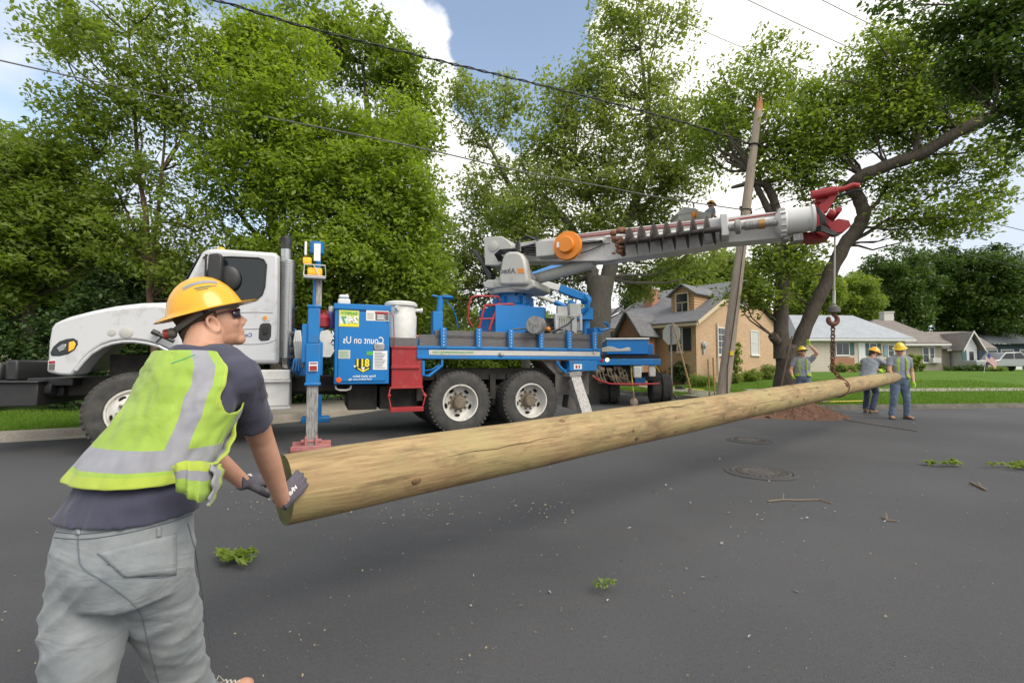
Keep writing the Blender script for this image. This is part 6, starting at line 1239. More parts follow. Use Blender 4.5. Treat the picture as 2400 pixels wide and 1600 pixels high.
tree('overhanging_tree', 'dark out of focus leaves hanging in at the top right corner', [[(2750,1000,8.5,.3),(2700,500,8.5,.25),(2560,200,8.7,.15),(2400,60,9,.07),(2280,20,9.2,.03)],[(2560,200,8.7,.1),(2400,220,9,.05),(2330,260,9,.02)]],
  [(2350,40,9,110,70,90),(2240,50,9.2,90,60,50),(2120,10,9.4,70,30,14),(2330,150,9,100,80,95),(2400,260,8.8,70,60,50),(2240,170,9.2,60,60,30),(2400,350,8.8,40,30,8),(2460,120,8.8,100,120,80)], .10, 27, L_dark, sig=.22, nbr=50, twig=.012)
for px, py, Y, rx, ry, n, lab in ((40,640,17,150,170,260,'dark background tree left of the young tree stems'),(230,690,18,130,110,220,'dark background tree right behind the white hood'),(400,700,18,110,90,180,'dark background tree behind the cab windshield'),(-120,560,17,130,220,200,'dark background tree cut by the left frame edge')):
    tree('dark_tree', lab, [[(px,900,Y,.2),(px+5,py,Y,.12),(px,py-ry*.5,Y,.05)]], [(px,py,Y,rx,ry,n)], .16, 60, L_ivy, sig=.3, nbr=14, group='dark trees behind the truck')
# far trees
k = 0
for px, py, Y, rx, ry, n, mt, lab in ((2090,670,62,85,90,150,L_dark,'dark round tree behind the tan house chimney'),(2200,650,66,90,80,150,L_dark,'dark round tree above the small white gable'),(2310,660,64,90,85,150,L_dark,'dark tree above the navy house roof'),(2420,700,66,90,90,110,L_dark,'dark tree cut by the right frame edge above the pickup'),
   (1990,700,58,70,50,90,L_mid,'green tree just above the pale ranch house roof'),(1600,655,42,90,45,110,L_mid,'green tree behind the brick house chimney'),(1700,640,44,70,45,90,L_mid,'green tree behind the brick house ridge, at the old pole'),(1520,690,44,60,50,60,L_dark,'dark tree behind the slender chimney of the brick house'),(1900,680,50,60,60,80,L_mid,'green tree behind the fork of the long limbed tree'),
   (1060,780,34,90,90,120,L_mid,'bushy green tree seen low behind the flatbed'),(1180,800,36,80,80,100,L_bright,'bright bushy tree seen low left of the turret pedestal'),(1330,780,36,70,70,90,L_mid,'green bushy tree seen low behind the knuckle arms'),(960,760,30,70,90,90,L_dark,'dark bushy tree seen behind the grey bin')):
    s_ = Y/1100; tree('far_tree', lab, [[(px,868,Y,.4),(px+5,py+ry*.6,Y,.3),(px,py,Y,.15)]], [(px,py,Y,rx,ry,n),(px-rx*.5,py+ry*.5,Y,rx*.6,ry*.6,n//3),(px+rx*.5,py+ry*.55,Y,rx*.6,ry*.6,n//3),(px,py+ry*1.15,Y,rx*.9,ry*.7,n//3)], .0055*Y, 120, mt, sig=.011*Y, nbr=6, group='background trees', twig=.03)
# shrubs behind the left truck
ivy = []
for i, (x0, y0, h, rx) in enumerate(((-13.6,11.2,2.6,1.7),(-11.0,12.0,3.3,1.5),(-8.9,12.9,3.0,1.5),(-6.9,14.2,2.6,1.5))):
    z = ground_z(x0, y0); shrub('ivy_shrub', ('dense ivy covered shrub at the left frame edge behind the black bumper','dense dark shrub right behind the white truck hood','dense dark shrub behind the white cab','dark shrub behind the exhaust stack and blue outrigger')[i], [(x0, y0, z, rx, 1.0, h*.5, 230)], .10, 70, L_ivy, sig=.2, group='dark shrubs behind the truck')
shrub('dark_shrub', 'low dark shrub visible under the blue cabinet', [(-5.4,16.0,.3,1.6,1,.9,90)], .1, 60, L_dark, sig=.18, group='dark shrubs behind the truck')
shrub('dark_shrub', 'dark shrub filling the gap behind the flatbed front', [(-4.9,20.0,.4,1.4,1.2,1.2,90)], .13, 60, L_dark, sig=.22, group='dark shrubs behind the truck')
shrub('dark_shrub', 'dark shrub behind the far left bumper end', [(-17.5,9.0,.2,2.2,1.4,1.6,160)], .11, 60, L_ivy, sig=.2, group='dark shrubs behind the truck')
# planting in front of the houses
def gsh(px, Y, rx, h, n, mt, lab, size=.09, grp='garden plants in front of the houses', el=.5, name='garden_shrub', sig=.12):
    q = A(px, 880, Y); z = ground_z(q.x, q.y); k = Y/1100; shrub(name, lab, [(q.x, q.y, z, rx*k, .5, h*k*.5, n)], size, 40, mt, sig=sig, group=grp, el=el)
gsh(1600,25.8,26,62,60,L_ivy,'tall dark conifer by the brick house window, left of its corner'); gsh(1565,27,24,40,40,L_dark,'low dark shrub along the brick house front, behind the sign post'); gsh(1548,28,14,28,24,L_mid,'small green shrub near the brick house wing')
gsh(1645,23.2,26,26,40,L_grassy,'spiky yellow green grass clump at the brick house corner', .2, el=.12, name='grass_clump', sig=.2); gsh(1715,24.6,22,24,36,L_pale,'pale green bush under the barred gable window'); gsh(1760,25.6,24,26,40,L_mid,'green bush under the white curtained gable window'); gsh(1805,26.5,28,34,50,L_pale,'flowering bush at the right end of the brick wall'); gsh(1725,24.8,10,120,36,L_grassy,'climbing yellow green vine on the gable wall right of the old pole', .1, name='wall_vine')
gsh(1975,37,36,22,50,L_pale,'rounded flowering shrub under the ranch house picture window',.12); gsh(2030,37,22,26,36,L_mid,'green shrub by the ranch house door',.12); gsh(2075,38,20,20,30,L_pale,'pale shrub below the ranch house railing',.12); gsh(2145,40,26,44,50,L_mid,'taller green bush left of the tan house window',.14); gsh(2120,36,20,22,30,L_grassy,'yellow green bush behind the standing worker',.12)
gsh(2235,45,26,12,36,L_dark,'low clipped hedge before the tan house wall',.12); gsh(2285,44,26,14,36,L_dark,'low dark hedge before the small white gable',.12); gsh(2335,43,20,12,26,L_mid,'low planting in front of the pickup front end',.12)

# ================================================================ people
def _fabric(name, c1, c2, scale=6, fold=.6, weave=True, rough=.9, fstretch=(1,1,.45), fdist=.03, dark=None):
    def b(t, N, L, p):
        v = nvec(t); fv = nvec(t, scale=fstretch); c = nmix(t, nmap(t, nnoise(t, v, scale, 5, .6), .35, .65), c1, c2)
        if dark: c = nmix(t, nmap(t, nnoise(t, v, 11, 4, .7), .64, .72, 0, .5), c, dark)
        L.new(c, p.inputs['Base Color']); p.inputs['Roughness'].default_value = rough; p.inputs['Specular IOR Level'].default_value = .2; p.inputs['Sheen Weight'].default_value = .15
        b1 = N.new('ShaderNodeBump'); b1.inputs['Strength'].default_value = fold; b1.inputs['Distance'].default_value = fdist; L.new(nnoise(t, fv, 7, 3, .5, 1.2), b1.inputs['Height'])
        b2_ = N.new('ShaderNodeBump'); b2_.inputs['Strength'].default_value = .25; b2_.inputs['Distance'].default_value = .002; L.new(nnoise(t, v, 350, 2), b2_.inputs['Height']); L.new(b1.outputs[0], b2_.inputs['Normal']); L.new(b2_.outputs[0], p.inputs['Normal'])
    return texmat(name, b)
M_jean = _fabric('grey_denim', (.185,.205,.215), (.285,.30,.30), 6, .5, fstretch=(.5,.5,1.1), fdist=.03)
M_jeanb = _fabric('blue_denim', (.10,.14,.21), (.16,.20,.27), 6, .7); M_jeand = _fabric('dark_denim', (.035,.04,.075), (.06,.065,.10), 6, .6)
M_stitch = mat('denim_seam', (.13,.15,.17), .9); M_stitchl = mat('light_stitch', (.40,.42,.42), .9)
M_tee = _fabric('navy_tshirt', (.050,.050,.078), (.068,.068,.098), 4, .7, fdist=.025); M_teeg = _fabric('grey_tshirt', (.24,.26,.29), (.29,.31,.34), 4, .5)
M_vest = _fabric('lime_vest', (.27,.40,.06), (.33,.47,.08), 5, .55, fdist=.02, fstretch=(1,1,.7)); M_vesty = _fabric('yellow_piping', (.36,.45,.06), (.40,.49,.07), 5, .3)
M_silver_t = _fabric('silver_tape', (.24,.24,.26), (.31,.31,.33), 9, .5, fdist=.012, rough=.45)
def _skin(t, N, L, p):
    v = nvec(t); c = nmix(t, nmap(t, nnoise(t, v, 9, 5, .6), .3, .7), (.50,.255,.165), (.60,.34,.235)); c = nmix(t, nmap(t, nnoise(t, v, 45, 3, .7), .62, .75, 0, .4), c, (.42,.17,.10))
    L.new(c, p.inputs['Base Color']); p.inputs['Roughness'].default_value = .5; p.inputs['Specular IOR Level'].default_value = .35; p.inputs['Subsurface Weight'].default_value = .08; p.inputs['Subsurface Radius'].default_value = (.02,.008,.004); nbump(t, nnoise(t, v, 220, 3), p, .15, .002)
M_skin = texmat('skin', _skin)
M_hair = mat('brown_hair', (.055,.032,.018), .85, col2=(.11,.07,.04), nscale=60, stretch=(1,1,.3), bump=.6, bscale=180, bdist=.004)
M_hat = mat('yellow_hard_hat', (.86,.42,.012), .28, col2=(.82,.38,.01), nscale=5, coat=.3, dirt=(.5,.25,.05), dirt_amt=.05, dscale=8); M_hatl = mat('bright_yellow_hard_hat', (.85,.60,.02), .3, coat=.3)
M_glove = mat('grey_glove', (.075,.068,.085), .75, col2=(.11,.10,.12), nscale=18, bump=.4, bscale=60, bdist=.004); M_gdark = mat('black_glove_palm', (.02,.02,.022), .6, col2=(.04,.04,.04)); M_glime = mat('lime_glove', (.40,.65,.05), .8)
M_lens = mat('sunglass_lens', (.02,.012,.04), .05, spec=.9, coat=.5); M_frame = mat('red_brown_frame', (.09,.02,.015), .35)
M_boot = mat('tan_boot', (.27,.18,.11), .85, col2=(.18,.11,.065), nscale=10, bump=.4, bscale=40); M_sole = mat('boot_sole', (.04,.03,.025), .8)
M_strap = mat('grey_webbing', (.17,.16,.14), .7); M_rat = mat('red_ratchet', (.5,.05,.03), .4)

def remesh(mb, name, mt, parent, vox, smooth=3, disp=None, angle=180):
    me = bpy.data.meshes.new('tmp'); me.from_pydata(mb.v, [], mb.f)
    bm = bmesh.new(); bm.from_mesh(me); bmesh.ops.recalc_face_normals(bm, faces=bm.faces); bm.to_mesh(me); bm.free()
    o = bpy.data.objects.new('tmp', me); COL.objects.link(o); r = o.modifiers.new('r', 'REMESH'); r.mode = 'VOXEL'; r.voxel_size = vox
    if smooth: s = o.modifiers.new('s', 'SMOOTH'); s.factor = .5; s.iterations = smooth
    dg = bpy.context.evaluated_depsgraph_get(); dg.update(); m2 = bpy.data.meshes.new_from_object(o.evaluated_get(dg)); bpy.data.objects.remove(o); bpy.data.meshes.remove(me)
    m2.name = name; n = len(m2.vertices); co = np.empty(n*3); m2.vertices.foreach_get('co', co); co = co.reshape(-1, 3)
    if disp:
        nr = np.empty(n*3); m2.vertex_normals.foreach_get('vector', nr); nr = nr.reshape(-1, 3); co = co + nr*np.array([disp(V(c)) for c in co])[:, None]
    off = OFF[parent.name] if parent is not None else V(tuple(co.min(0)*.5+co.max(0)*.5))
    co = co-np.array(off); m2.vertices.foreach_set('co', co.ravel()); m2.materials.clear(); m2.materials.append(mt); m2.update()
    return link(name, m2, parent, off, True, angle=angle)
def limb(mb, P, Rr, n=20, k=5, ends=(1,1), sq=None):   # rounded tapering limb through joints
    P = [V(p) for p in P]; Q, q = [], []
    for i in range(len(P)-1):
        for j in range(k): Q.append(P[i].lerp(P[i+1], j/k)); q.append(lerp(Rr[i], Rr[i+1], j/k))
    Q.append(P[-1]); q.append(Rr[-1]); d0, d1 = (Q[0]-Q[1]).normalized(), (Q[-1]-Q[-2]).normalized()
    if ends[0]: Q = [Q[0]+d0*q[0]*.95, Q[0]+d0*q[0]*.75]+Q; q = [q[0]*.25, q[0]*.68]+q
    if ends[1]: Q = Q+[Q[-1]+d1*q[-1]*.75, Q[-1]+d1*q[-1]*.95]; q = q+[q[-1]*.68, q[-1]*.25]
    mb.tube(Q, q, n)
def hand_mb(mb, wr, d, n, side, curl=(.3,.35,.4,.45), rf=.0095, grow=0., spread=.06, thumb=(.5,.4), wr_r=.03, sc=1.0):
    """wr wrist, d toward the fingers, n = back-of-hand normal, side = +1 thumb on +s"""
    d, n = V(d).normalized(), V(n); n = (n-d*n.dot(d)).normalized(); s = d.cross(n).normalized()*side; wr = V(wr)
    M = Matrix((s, d, n)).transposed()
    mb.loft([(wr-d*.02*sc, s*(wr_r+grow)*1.0, n*(wr_r*.78+grow)), (wr+d*.012*sc, s*(wr_r*1.02+grow), n*(wr_r*.7+grow)), (wr+d*.04*sc, s*(.038*sc+grow), n*(.0165*sc+grow)), (wr+d*.075*sc, s*(.042*sc+grow), n*(.0155*sc+grow)), (wr+d*.098*sc, s*(.039*sc+grow), n*(.012*sc+grow))], 18)
    for i, (off, L_) in enumerate(((.0295,.072),(.0105,.080),(-.0095,.075),(-.0280,.060))):
        p = wr+d*(.085-.004*abs(i-1))*sc+s*off*sc; r = (rf+(.0 if i < 3 else -.001))*sc+grow; a = 0; dd = d+s*spread*(1.5-i)*1.2; dd.normalize(); pts, rs = [p], [r*1.08]
        for fr in (.45,.30,.25): a += curl[i]*1.0; q = dd*math.cos(a)-n*math.sin(a); p = p+q*L_*fr*sc; pts.append(p); rs.append(r*(1-.06*len(rs)))
        limb(mb, pts, rs, 10, 3)
    p = wr+d*.022*sc+s*.026*sc-n*.004; t1 = (s*.75+d*.65-n*.25).normalized(); t2 = (s*(.35-thumb[0]*.3)+d*.9-n*(.2+thumb[1])).normalized()
    limb(mb, [p, p+t1*.038*sc, p+t1*.038*sc+t2*.032*sc, p+t1*.038*sc+t2*.056*sc], [.0145*sc+grow, .0125*sc+grow, .011*sc+grow, .0092*sc+grow], 10, 3)
def head_frame(F, Uh):
    F = V(F).normalized(); Uh = V(Uh); Uh = (Uh-F*Uh.dot(F)).normalized(); Rr = F.cross(Uh).normalized(); return F, Uh, Rr
def head_mb(mb, c, F, U_, Rr, s=1.0):
    M = Matrix((F, Rr, U_)).transposed(); P = lambda f, r, u: V(c)+(F*f+Rr*r+U_*u)*s; E = lambda p, rad: mb.ell(P(*p), tuple(q*s for q in rad), M, 20, 14)
    E((-.012,0,.035), (.100,.077,.090)); E((.03,0,-.02), (.066,.066,.085)); E((.026,0,-.068), (.058,.055,.048)); E((.072,0,-.094), (.026,.027,.023)); E((.062,0,-.055), (.036,.034,.04))
    E((.083,0,.018), (.014,.048,.013)); E((.060,.034,-.028), (.026,.026,.026)); E((.060,-.034,-.028), (.026,.026,.026)); E((.086,0,-.066), (.014,.024,.007)); E((.085,0,-.077), (.014,.021,.008))
    mb.tube([P(.088,0,.008), P(.102,0,-.016), P(.112,0,-.033)], [.007*s,.010*s,.013*s], 12); E((.100,.011,-.038), (.011,.008,.008)); E((.100,-.011,-.038), (.011,.008,.008))
    for q in (-1, 1):
        m = Matrix((F*.95-U_*.15, Rr*q, U_)).transposed(); cc = P(-.006, q*.081, -.022); tilt = (U_-F*.25).normalized(); tf = tilt.cross(Rr).normalized()
        ring = [cc+(tf*math.cos(a)*.017+tilt*math.sin(a)*.030)*s+Rr*q*(.009-.008*math.cos(a))*s for a in np.linspace(0, 2*math.pi, 18)]; mb.tube(ring, .0068*s, 8, cap=False)
        mb.ell(cc-Rr*q*.002, (.012*s,.006*s,.024*s), m, 12, 8); mb.ell(cc-tilt*.030*s+F*.004*s, (.007*s,.004*s,.008*s), m, 8, 6)
def hat(parent, c, F, U_, Rr, s=1.0, mt=None, suspension=True):
    mb = MB(); c = V(c); n = 48; vs = []
    prof = [(0,.116),(.22,.112),(.42,.102),(.6,.085),(.76,.062),(.88,.036),(.96,.012),(1.0,-.004),(1.015,-.010)]
    rows = []
    for k, (t, h) in enumerate(prof):
        for j in range(n):
            a = 2*math.pi*j/n; fx = .128 if math.cos(a) > 0 else .138; ridge = .006*math.exp(-(math.sin(a)*t/.16)**2)*(t < .9); vs.append(c+(F*math.cos(a)*fx*t+Rr*math.sin(a)*.108*t+U_*(h+ridge))*s)
    for e, dz in ((.012,-.012),(.026,-.015),(.030,-.018),(.026,-.021),(.002,-.018)):
        for j in range(n):
            a = 2*math.pi*j/n; ca = math.cos(a); br = e*(1+1.15*max(0, ca)**2+.45*max(0,-ca)**2); fx = .130 if ca > 0 else .140
            vs.append(c+(F*ca*(fx+br)+Rr*math.sin(a)*(.110+e)+U_*(dz+(.004*max(0,ca)-.010*max(0,-ca))*e/.03))*s)
    for (t, h) in prof[::-1][2:]:
        for j in range(n): a = 2*math.pi*j/n; fx = .124 if math.cos(a) > 0 else .134; vs.append(c+(F*math.cos(a)*fx*t+Rr*math.sin(a)*.104*t+U_*(h-.005))*s)
    k = len(vs)//n; mb.add(vs, [(i*n+j, i*n+(j+1) % n, (i+1)*n+(j+1) % n, (i+1)*n+j) for i in range(k-1) for j in range(n)]); h = mb.build('hard_hat', mt or M_hat, parent, smooth=True, angle=60)
    return h
def torso_stations(J, infl=0, belly=0, flare=0):
    return None
def lerp_st(st, t):
    for a, b in zip(st, st[1:]):
        if t <= b[0] or b is st[-1]: u = (t-a[0])/(b[0]-a[0]); return tuple(lerp(a[i], b[i], u) for i in (1, 2, 3)) if False else (V(a[1]).lerp(V(b[1]), u), lerp(a[2], b[2], u), lerp(a[3], b[3], u))
def make_worker(name, label, J, style, vox, group=None):
    """J: joint positions; style: materials and details"""
    root_pt = (V(J['anL'])+V(J['anR']))/2; root_pt.z = J.get('gz', 0)
    Rt, Fw = V(J['right']).normalized(), V(J['fwd']).normalized(); b = MB()
    st = J['torso']                     # (t, centre, half width, half depth)
    tw_ = J.get('twist', 0)
    def fr(t): a = -tw_*min(1, max(0, (t-.2)/.5)); M_ = Matrix.Rotation(a, 3, 'Z'); return M_ @ Rt, M_ @ Fw
    def ring(q, da=0, db=0): r_, f_ = fr(q[0]); return (V(q[1]), r_*(q[2]+da), f_*(q[3]+db), .85)
    samp = lambda t: (t,)+tuple(lerp_st(st, t))
    body_st = [ring(q, -.012, -.012) for q in st]; b.loft(body_st, 24)
    k = J.get('k', 1.0); H_ = V(J['head']); F, U_, Rh = head_frame(J['face'], J['hup']); hs = style.get('hs', 1.0); head_mb(b, H_, F, U_, Rh, hs)
    nb = V(st[-1][1]); limb(b, [nb-UP*.05, nb.lerp(H_, .45)-F*.0, H_-U_*.03-F*.03], [.066,.060,.058], 18)
    for s in 'LR':
        limb(b, [J['sh'+s], J['el'+s], V(J['el'+s]).lerp(V(J['wr'+s]), .35), J['wr'+s]], [.057,.045,.044,.030], 18); limb(b, [J['hip'+s], J['kn'+s], J['an'+s]], [.078,.055,.038], 16)
        limb(b, [V(J['an'+s])-UP*.02, V(J['toe'+s])], [.035,.03], 12); hand_mb(b, J['wr'+s], J['hd'+s], J['hn'+s], J['hs'+s], curl=J.get('curl'+s, (.3,.35,.4,.45)), sc=.97)
        limb(b, [V(J['sh'+s]).lerp(nb, .65), J['sh'+s]], [.055,.058], 14)
    body = remesh(b, name, M_skin, None, .0052 if style.get('fine') else vox*.75, 3); off = OFF[body.name]; d = V((root_pt.x, root_pt.y, root_pt.z))-off
    body.data.transform(Matrix.Translation(-d)); body.location = off+d; OFF[body.name] = off+d; tag(body, label, 'person', group)
    wn = lambda sc, amp, sd=0, zs=1: (lambda c: amp*noise.noise(V((c.x*sc+sd, c.y*sc, c.z*sc*zs))))
    # jeans
    m = MB(); m.loft([ring(samp(t), .012, .015) for t in np.linspace(0, style.get('jean_t', .18), 8)], 26)
    pc = (V(J['hipL'])+V(J['hipR']))/2; m.ell(pc-UP*.0, (.15,.13,.12), Matrix((Rt, Fw, UP)).transposed())
    for s in 'LR':
        hip, kn, an = V(J['hip'+s]), V(J['kn'+s]), V(J['an'+s]); limb(m, [hip, hip.lerp(kn, .55), kn, kn.lerp(an, .5), an.lerp(kn, -.02)], [.106*k, .094*k, .078*k, .070*k, .072*k], 22, 5, (1, 0))
    jd = style['jean_disp'] if 'jean_disp' in style else wn(14, .010)
    jeans = remesh(m, 'jeans', style['jean'], body, vox, 2, jd)
    # boots
    for s in 'LR':
        m = MB(); an, toe = V(J['an'+s]), V(J['toe'+s]); gz_ = J.get('gz'+s, J.get('gz', 0)); dd = (toe-an); dd.z = 0; dd.normalize(); sd = dd.cross(UP); L_ = .27*k
        hl = an-dd*.07; tip = hl+dd*L_; fl = min(an.z, toe.z)-.0
        base = V((0,0,0)); pts = [(0,.038,.10),(.05,.042,.10),(.12,.044,.085),(.18,.052,.06),(.23,.050,.05),(.265,.03,.035)]
        m.loft([(V((hl.x, hl.y, 0))+dd*a+UP*(lerp(an.z-.09, toe.z-.03, min(1, a/.24))+h_/2), sd*w_, UP*h_/2, .7) for a, w_, h_ in pts], 18); limb(m, [an-UP*.03, an+(V(J['kn'+s])-an).normalized()*.1], [.05,.052], 14, 3, (1,0)); bt = remesh(m, 'boot', M_boot, body, max(.008, vox*.7), 2)
        m = MB(); m.loft([(V((hl.x, hl.y, 0))+dd*a+UP*(lerp(an.z-.09, toe.z-.03, min(1, a/.24))+.006), sd*(w_+.006), UP*.014, .6) for a, w_, h_ in pts], 18); m.build('sole', M_sole, bt, smooth=True, angle=50)
        if style.get('laces'):
            q = an+dd*.10+UP*(.0); m = MB()
            for i in range(4): m.tube([q+dd*i*.018-sd*.028-UP*i*.012, q+dd*(i*.018+.01)+UP*(.018-i*.012), q+dd*i*.018+sd*.028-UP*i*.012], .0028, 5)
            m.tube([q+UP*.02, q+UP*.05-dd*.02, q+UP*.02-dd*.04], .002, 5); m.build('laces', M_rope, bt)
    # t-shirt
    m = MB(); tt_ = style.get('tee_t', .12); m.loft([ring(samp(t), .012+.016*max(0, 1-(t-tt_)/.14), .012+.018*max(0, 1-(t-tt_)/.14)) for t in np.linspace(tt_, 1, 26)], 28)
    for s in 'LR':
        sh, el = V(J['sh'+s]), V(J['el'+s]); tc_ = style.get('sleeve', .62); limb(m, [sh.lerp(nb, .55), sh], [.066,.076], 18); limb(m, [sh, sh.lerp(el, tc_)], [.074*k,.066*k], 22, 5, (1, 0))
    tee = remesh(m, 't_shirt', style['tee'], body, vox*.9, 2, style.get('tee_disp', wn(13, .009, 5)))
    # vest: a shell lofted round the torso, open at the arms and the front
    if style.get('vest', True):
        fine = style.get('fine', False); rows = 90 if fine else 30; cols = 140 if fine else 44; m = MB(); grid = {}
        t0, t1 = style.get('vest_t', (.2, .97)); vt = style.get('vflare', .03); vs = []; ok = {}; matid = {}
        sw = style.get('vw', .018)
        def spt(t, a, extra=0):
            c, wa, wb = lerp_st(st, t); ca, sa = math.cos(a), math.sin(a); e = .85; fl = vt*max(0, 1-(t-t0)/.22)**1.5+sw+extra
            if fine: fl += .024*max(0, min(1, (t-.66)/.2))*(ca < .2)
            fl += .010*noise.noise(V((ca*2.2, sa*2.2, t*7)))+(.006*noise.noise(V((ca*6, sa*6, t*16))) if fine else 0)
            r_, f_ = fr(t); return c + r_*(math.copysign(abs(sa)**e, sa)*(wa+fl)) + f_*(math.copysign(abs(ca)**e, ca)*(wb+fl))
        ta = style.get('arm_t', .55)
        for i in range(rows+1):
            t = lerp(t0, t1, i/rows)
            for j in range(cols):
                a = 2*math.pi*j/cols; vs.append(spt(t, a)); 
        def keep(t, a):
            a = (a+math.pi) % (2*math.pi)-math.pi       # 0 front, +-pi back
            if abs(a) < style.get('front_open', .28): return None
            if t > ta:
                lo_, hi_ = style.get('arm', (.85, 2.2)); mid = (lo_+hi_)/2; w = (hi_-lo_)/2*min(1, (t-ta)/.08)**.5; mid += (hi_-mid)*(1-min(1, (t-ta)/.08)**.5)*.5
                if abs(abs(a)-mid) < w: return None
                if abs(abs(a)-mid)-w < .07: return 1
            if abs(a) < style.get('front_open', .28)+.09: return 1
            if t < t0+.035: return 1
            if style.get('band', (.33,.41))[0] < t < style.get('band', (.33,.41))[1]: return 2
            if t > style.get('band', (.33,.41))[1] and style.get('stripe', (2.3, 2.65))[0] < abs(a) < style.get('stripe', (2.3, 2.65))[1]: return 2
            if t > style.get('band', (.33,.41))[1] and .62 < abs(a) < .98: return 2
            return 0
        fs, ms = [], []
        for i in range(rows):
            for j in range(cols):
                q = keep(lerp(t0, t1, (i+.5)/rows), 2*math.pi*(j+.5)/cols)
                if q is None: continue
                fs.append((i*cols+j, i*cols+(j+1) % cols, (i+1)*cols+(j+1) % cols, (i+1)*cols+j)); ms.append(q)
        edge = {}
        for f in fs:
            for i_ in range(4): e_ = (f[i_], f[(i_+1) % 4]); edge[tuple(sorted(e_))] = edge.get(tuple(sorted(e_)), 0)+1
        nb_ = {}
        for (a_, b_), c_ in edge.items():
            if c_ == 1: nb_.setdefault(a_, []).append(b_); nb_.setdefault(b_, []).append(a_)
        for _ in range(14):
            new = {v_: vs[v_].lerp(sum((vs[w_] for w_ in ws), V((0,0,0)))/len(ws), .5) for v_, ws in nb_.items() if len(ws) == 2}
            for v_, q_ in new.items(): vs[v_] = q_
        m.v = [tuple(v) for v in vs]; m.f = fs; m.m = ms
        o = m.build('safety_vest', [M_vest, M_vesty, M_silver_t], body, smooth=True, angle=180); so_ = o.modifiers.new('thick', 'SOLIDIFY'); so_.thickness = .005; so_.offset = 1
        if fine: sm = o.modifiers.new('sub', 'SUBSURF'); sm.levels = 1; sm.render_levels = 1
        J['vest_obj'] = o; J['spt'] = spt
    # gloves
    for s in 'LR':
        m = MB(); hand_mb(m, J['wr'+s], J['hd'+s], J['hn'+s], J['hs'+s], curl=J.get('curl'+s, (.3,.35,.4,.45)), grow=.003, wr_r=.034, sc=1.0)
        d = V(J['hd'+s]).normalized(); n = V(J['hn'+s]); n = (n-d*n.dot(d)).normalized(); sx_ = d.cross(n); w0 = V(J['wr'+s]); fa = (w0-V(J['el'+s])).normalized()
        m.loft([(w0-fa*.035, sx_*.036, n*.032), (w0, sx_*.034, n*.029), (w0+d*.03, sx_*.038, n*.022)], 18); remesh(m, 'glove', style['glove'], body, style.get('gv', vox*.45), 1)
    # hat, hair, glasses
    hc = H_+(U_*.052-F*.004)*hs; pt = style.get('hat_pitch', 0); Fh = (F*math.cos(pt)+U_*math.sin(pt)); Uh = (U_*math.cos(pt)-F*math.sin(pt)); ht = hat(body, hc, Fh, Uh, Rh, hs*style.get('hats', 1.0), style.get('hat', M_hat))
    P = lambda f, r, u: H_+(F*f+Rh*r+U_*u)*hs
    m = MB(); Mh = Matrix((F, Rh, U_)).transposed(); m.ell(P(-.020,0,.034), (.0985*hs,.0795*hs,.091*hs), Mh, 20, 14); m.ell(P(-.034,0,-.026), (.078*hs,.0735*hs,.074*hs), Mh, 20, 14); m.ell(P(-.058,0,-.060), (.050*hs,.064*hs,.052*hs), Mh, 18, 12); remesh(m, 'hair', M_hair, body, max(.006, vox*.6), 1)
    m = MB(); 
    for q in (-1, 1):
        cs = [P(.100-.030*abs(x)**2.2, q*(.012+.055*abs(x)), .004-.002*x) for x in np.linspace(0, 1, 6)]
        vs = [c+U_*.017*hs for c in cs]+[c-U_*(.017-.004*(i/5))*hs for i, c in enumerate(cs)]; m.add(vs, [(i, i+1, i+7, i+6) for i in range(5)])
    gl_ = m.build('sunglasses', M_lens, body, smooth=True, recalc=False); gm = gl_.modifiers.new('t', 'SOLIDIFY'); gm.thickness = .003
    m = MB()
    for q in (-1, 1): m.tube([P(.101,q*.012,.020), P(.094,q*.045,.020), P(.073,q*.067,.019), P(.03,q*.077,.014), P(-.01,q*.080,.006)], .0028, 6)
    m.tube([P(.101,-.012,.018), P(.103,0,.014), P(.101,.012,.018)], .003, 6); m.build('glasses_frame', M_frame, gl_)
    return body, tee, jeans, ht, (F, U_, Rh, H_, hs, Fh, Uh, hc)

# ---- foreground worker
az = R(12); RT, FW = V((math.cos(az), -math.sin(az), 0)), V((math.sin(az), math.cos(az), 0))
def fgdisp(c):
    u = c.dot(RT); w = c.z; lo = min(1, max(0, (.80-w)/.12))
    r = noise.noise(V((u*7, c.y*5, w*12+u*6)))*.004 + noise.noise(V((u*14, c.y*12, w*26)))*.0015
    d1 = 1-abs(noise.noise(V((u*2.2+3, c.y*2.5, w*10-u*9)))*2.4); d2 = 1-abs(noise.noise(V((u*3+13, c.y*3, w*7+u*7)))*2.8)
    return r + (max(0, d1-.35)**1.3)*.013*(.25+.75*lo) + (max(0, d2-.45)**1.3)*.013*(.3+.7*lo)
def teedisp(c): 
    return .006*noise.noise(V((c.x*9, c.y*9, c.z*16)))+.009*max(0, .5-abs(noise.noise(V((c.x*6+7, c.y*7, c.z*11+c.x*7)))*2))
lean = lambda z, y, x: (x, y, z)
TS = [(0,(-1.10,1.36,.64),.140,.105),(.10,(-1.103,1.37,.73),.162,.125),(.20,(-1.11,1.38,.83),.154,.12),(.32,(-1.108,1.41,.93),.145,.112),(.45,(-1.095,1.47,1.03),.155,.113),(.60,(-1.075,1.54,1.13),.168,.118),(.75,(-1.068,1.60,1.215),.175,.115),(.88,(-1.08,1.64,1.275),.145,.10),(.95,(-1.10,1.66,1.31),.100,.085),(1.0,(-1.112,1.678,1.345),.072,.07)]
fh = V((math.sin(R(52)), math.cos(R(52)), .27)).normalized()
lsurf = lambda t, ang, r: (lambda c, ss: c+(ss*math.cos(ang)+ss.cross(LD)*math.sin(ang))*r)(LB.lerp(LE, t), LD.cross(UP).normalized())
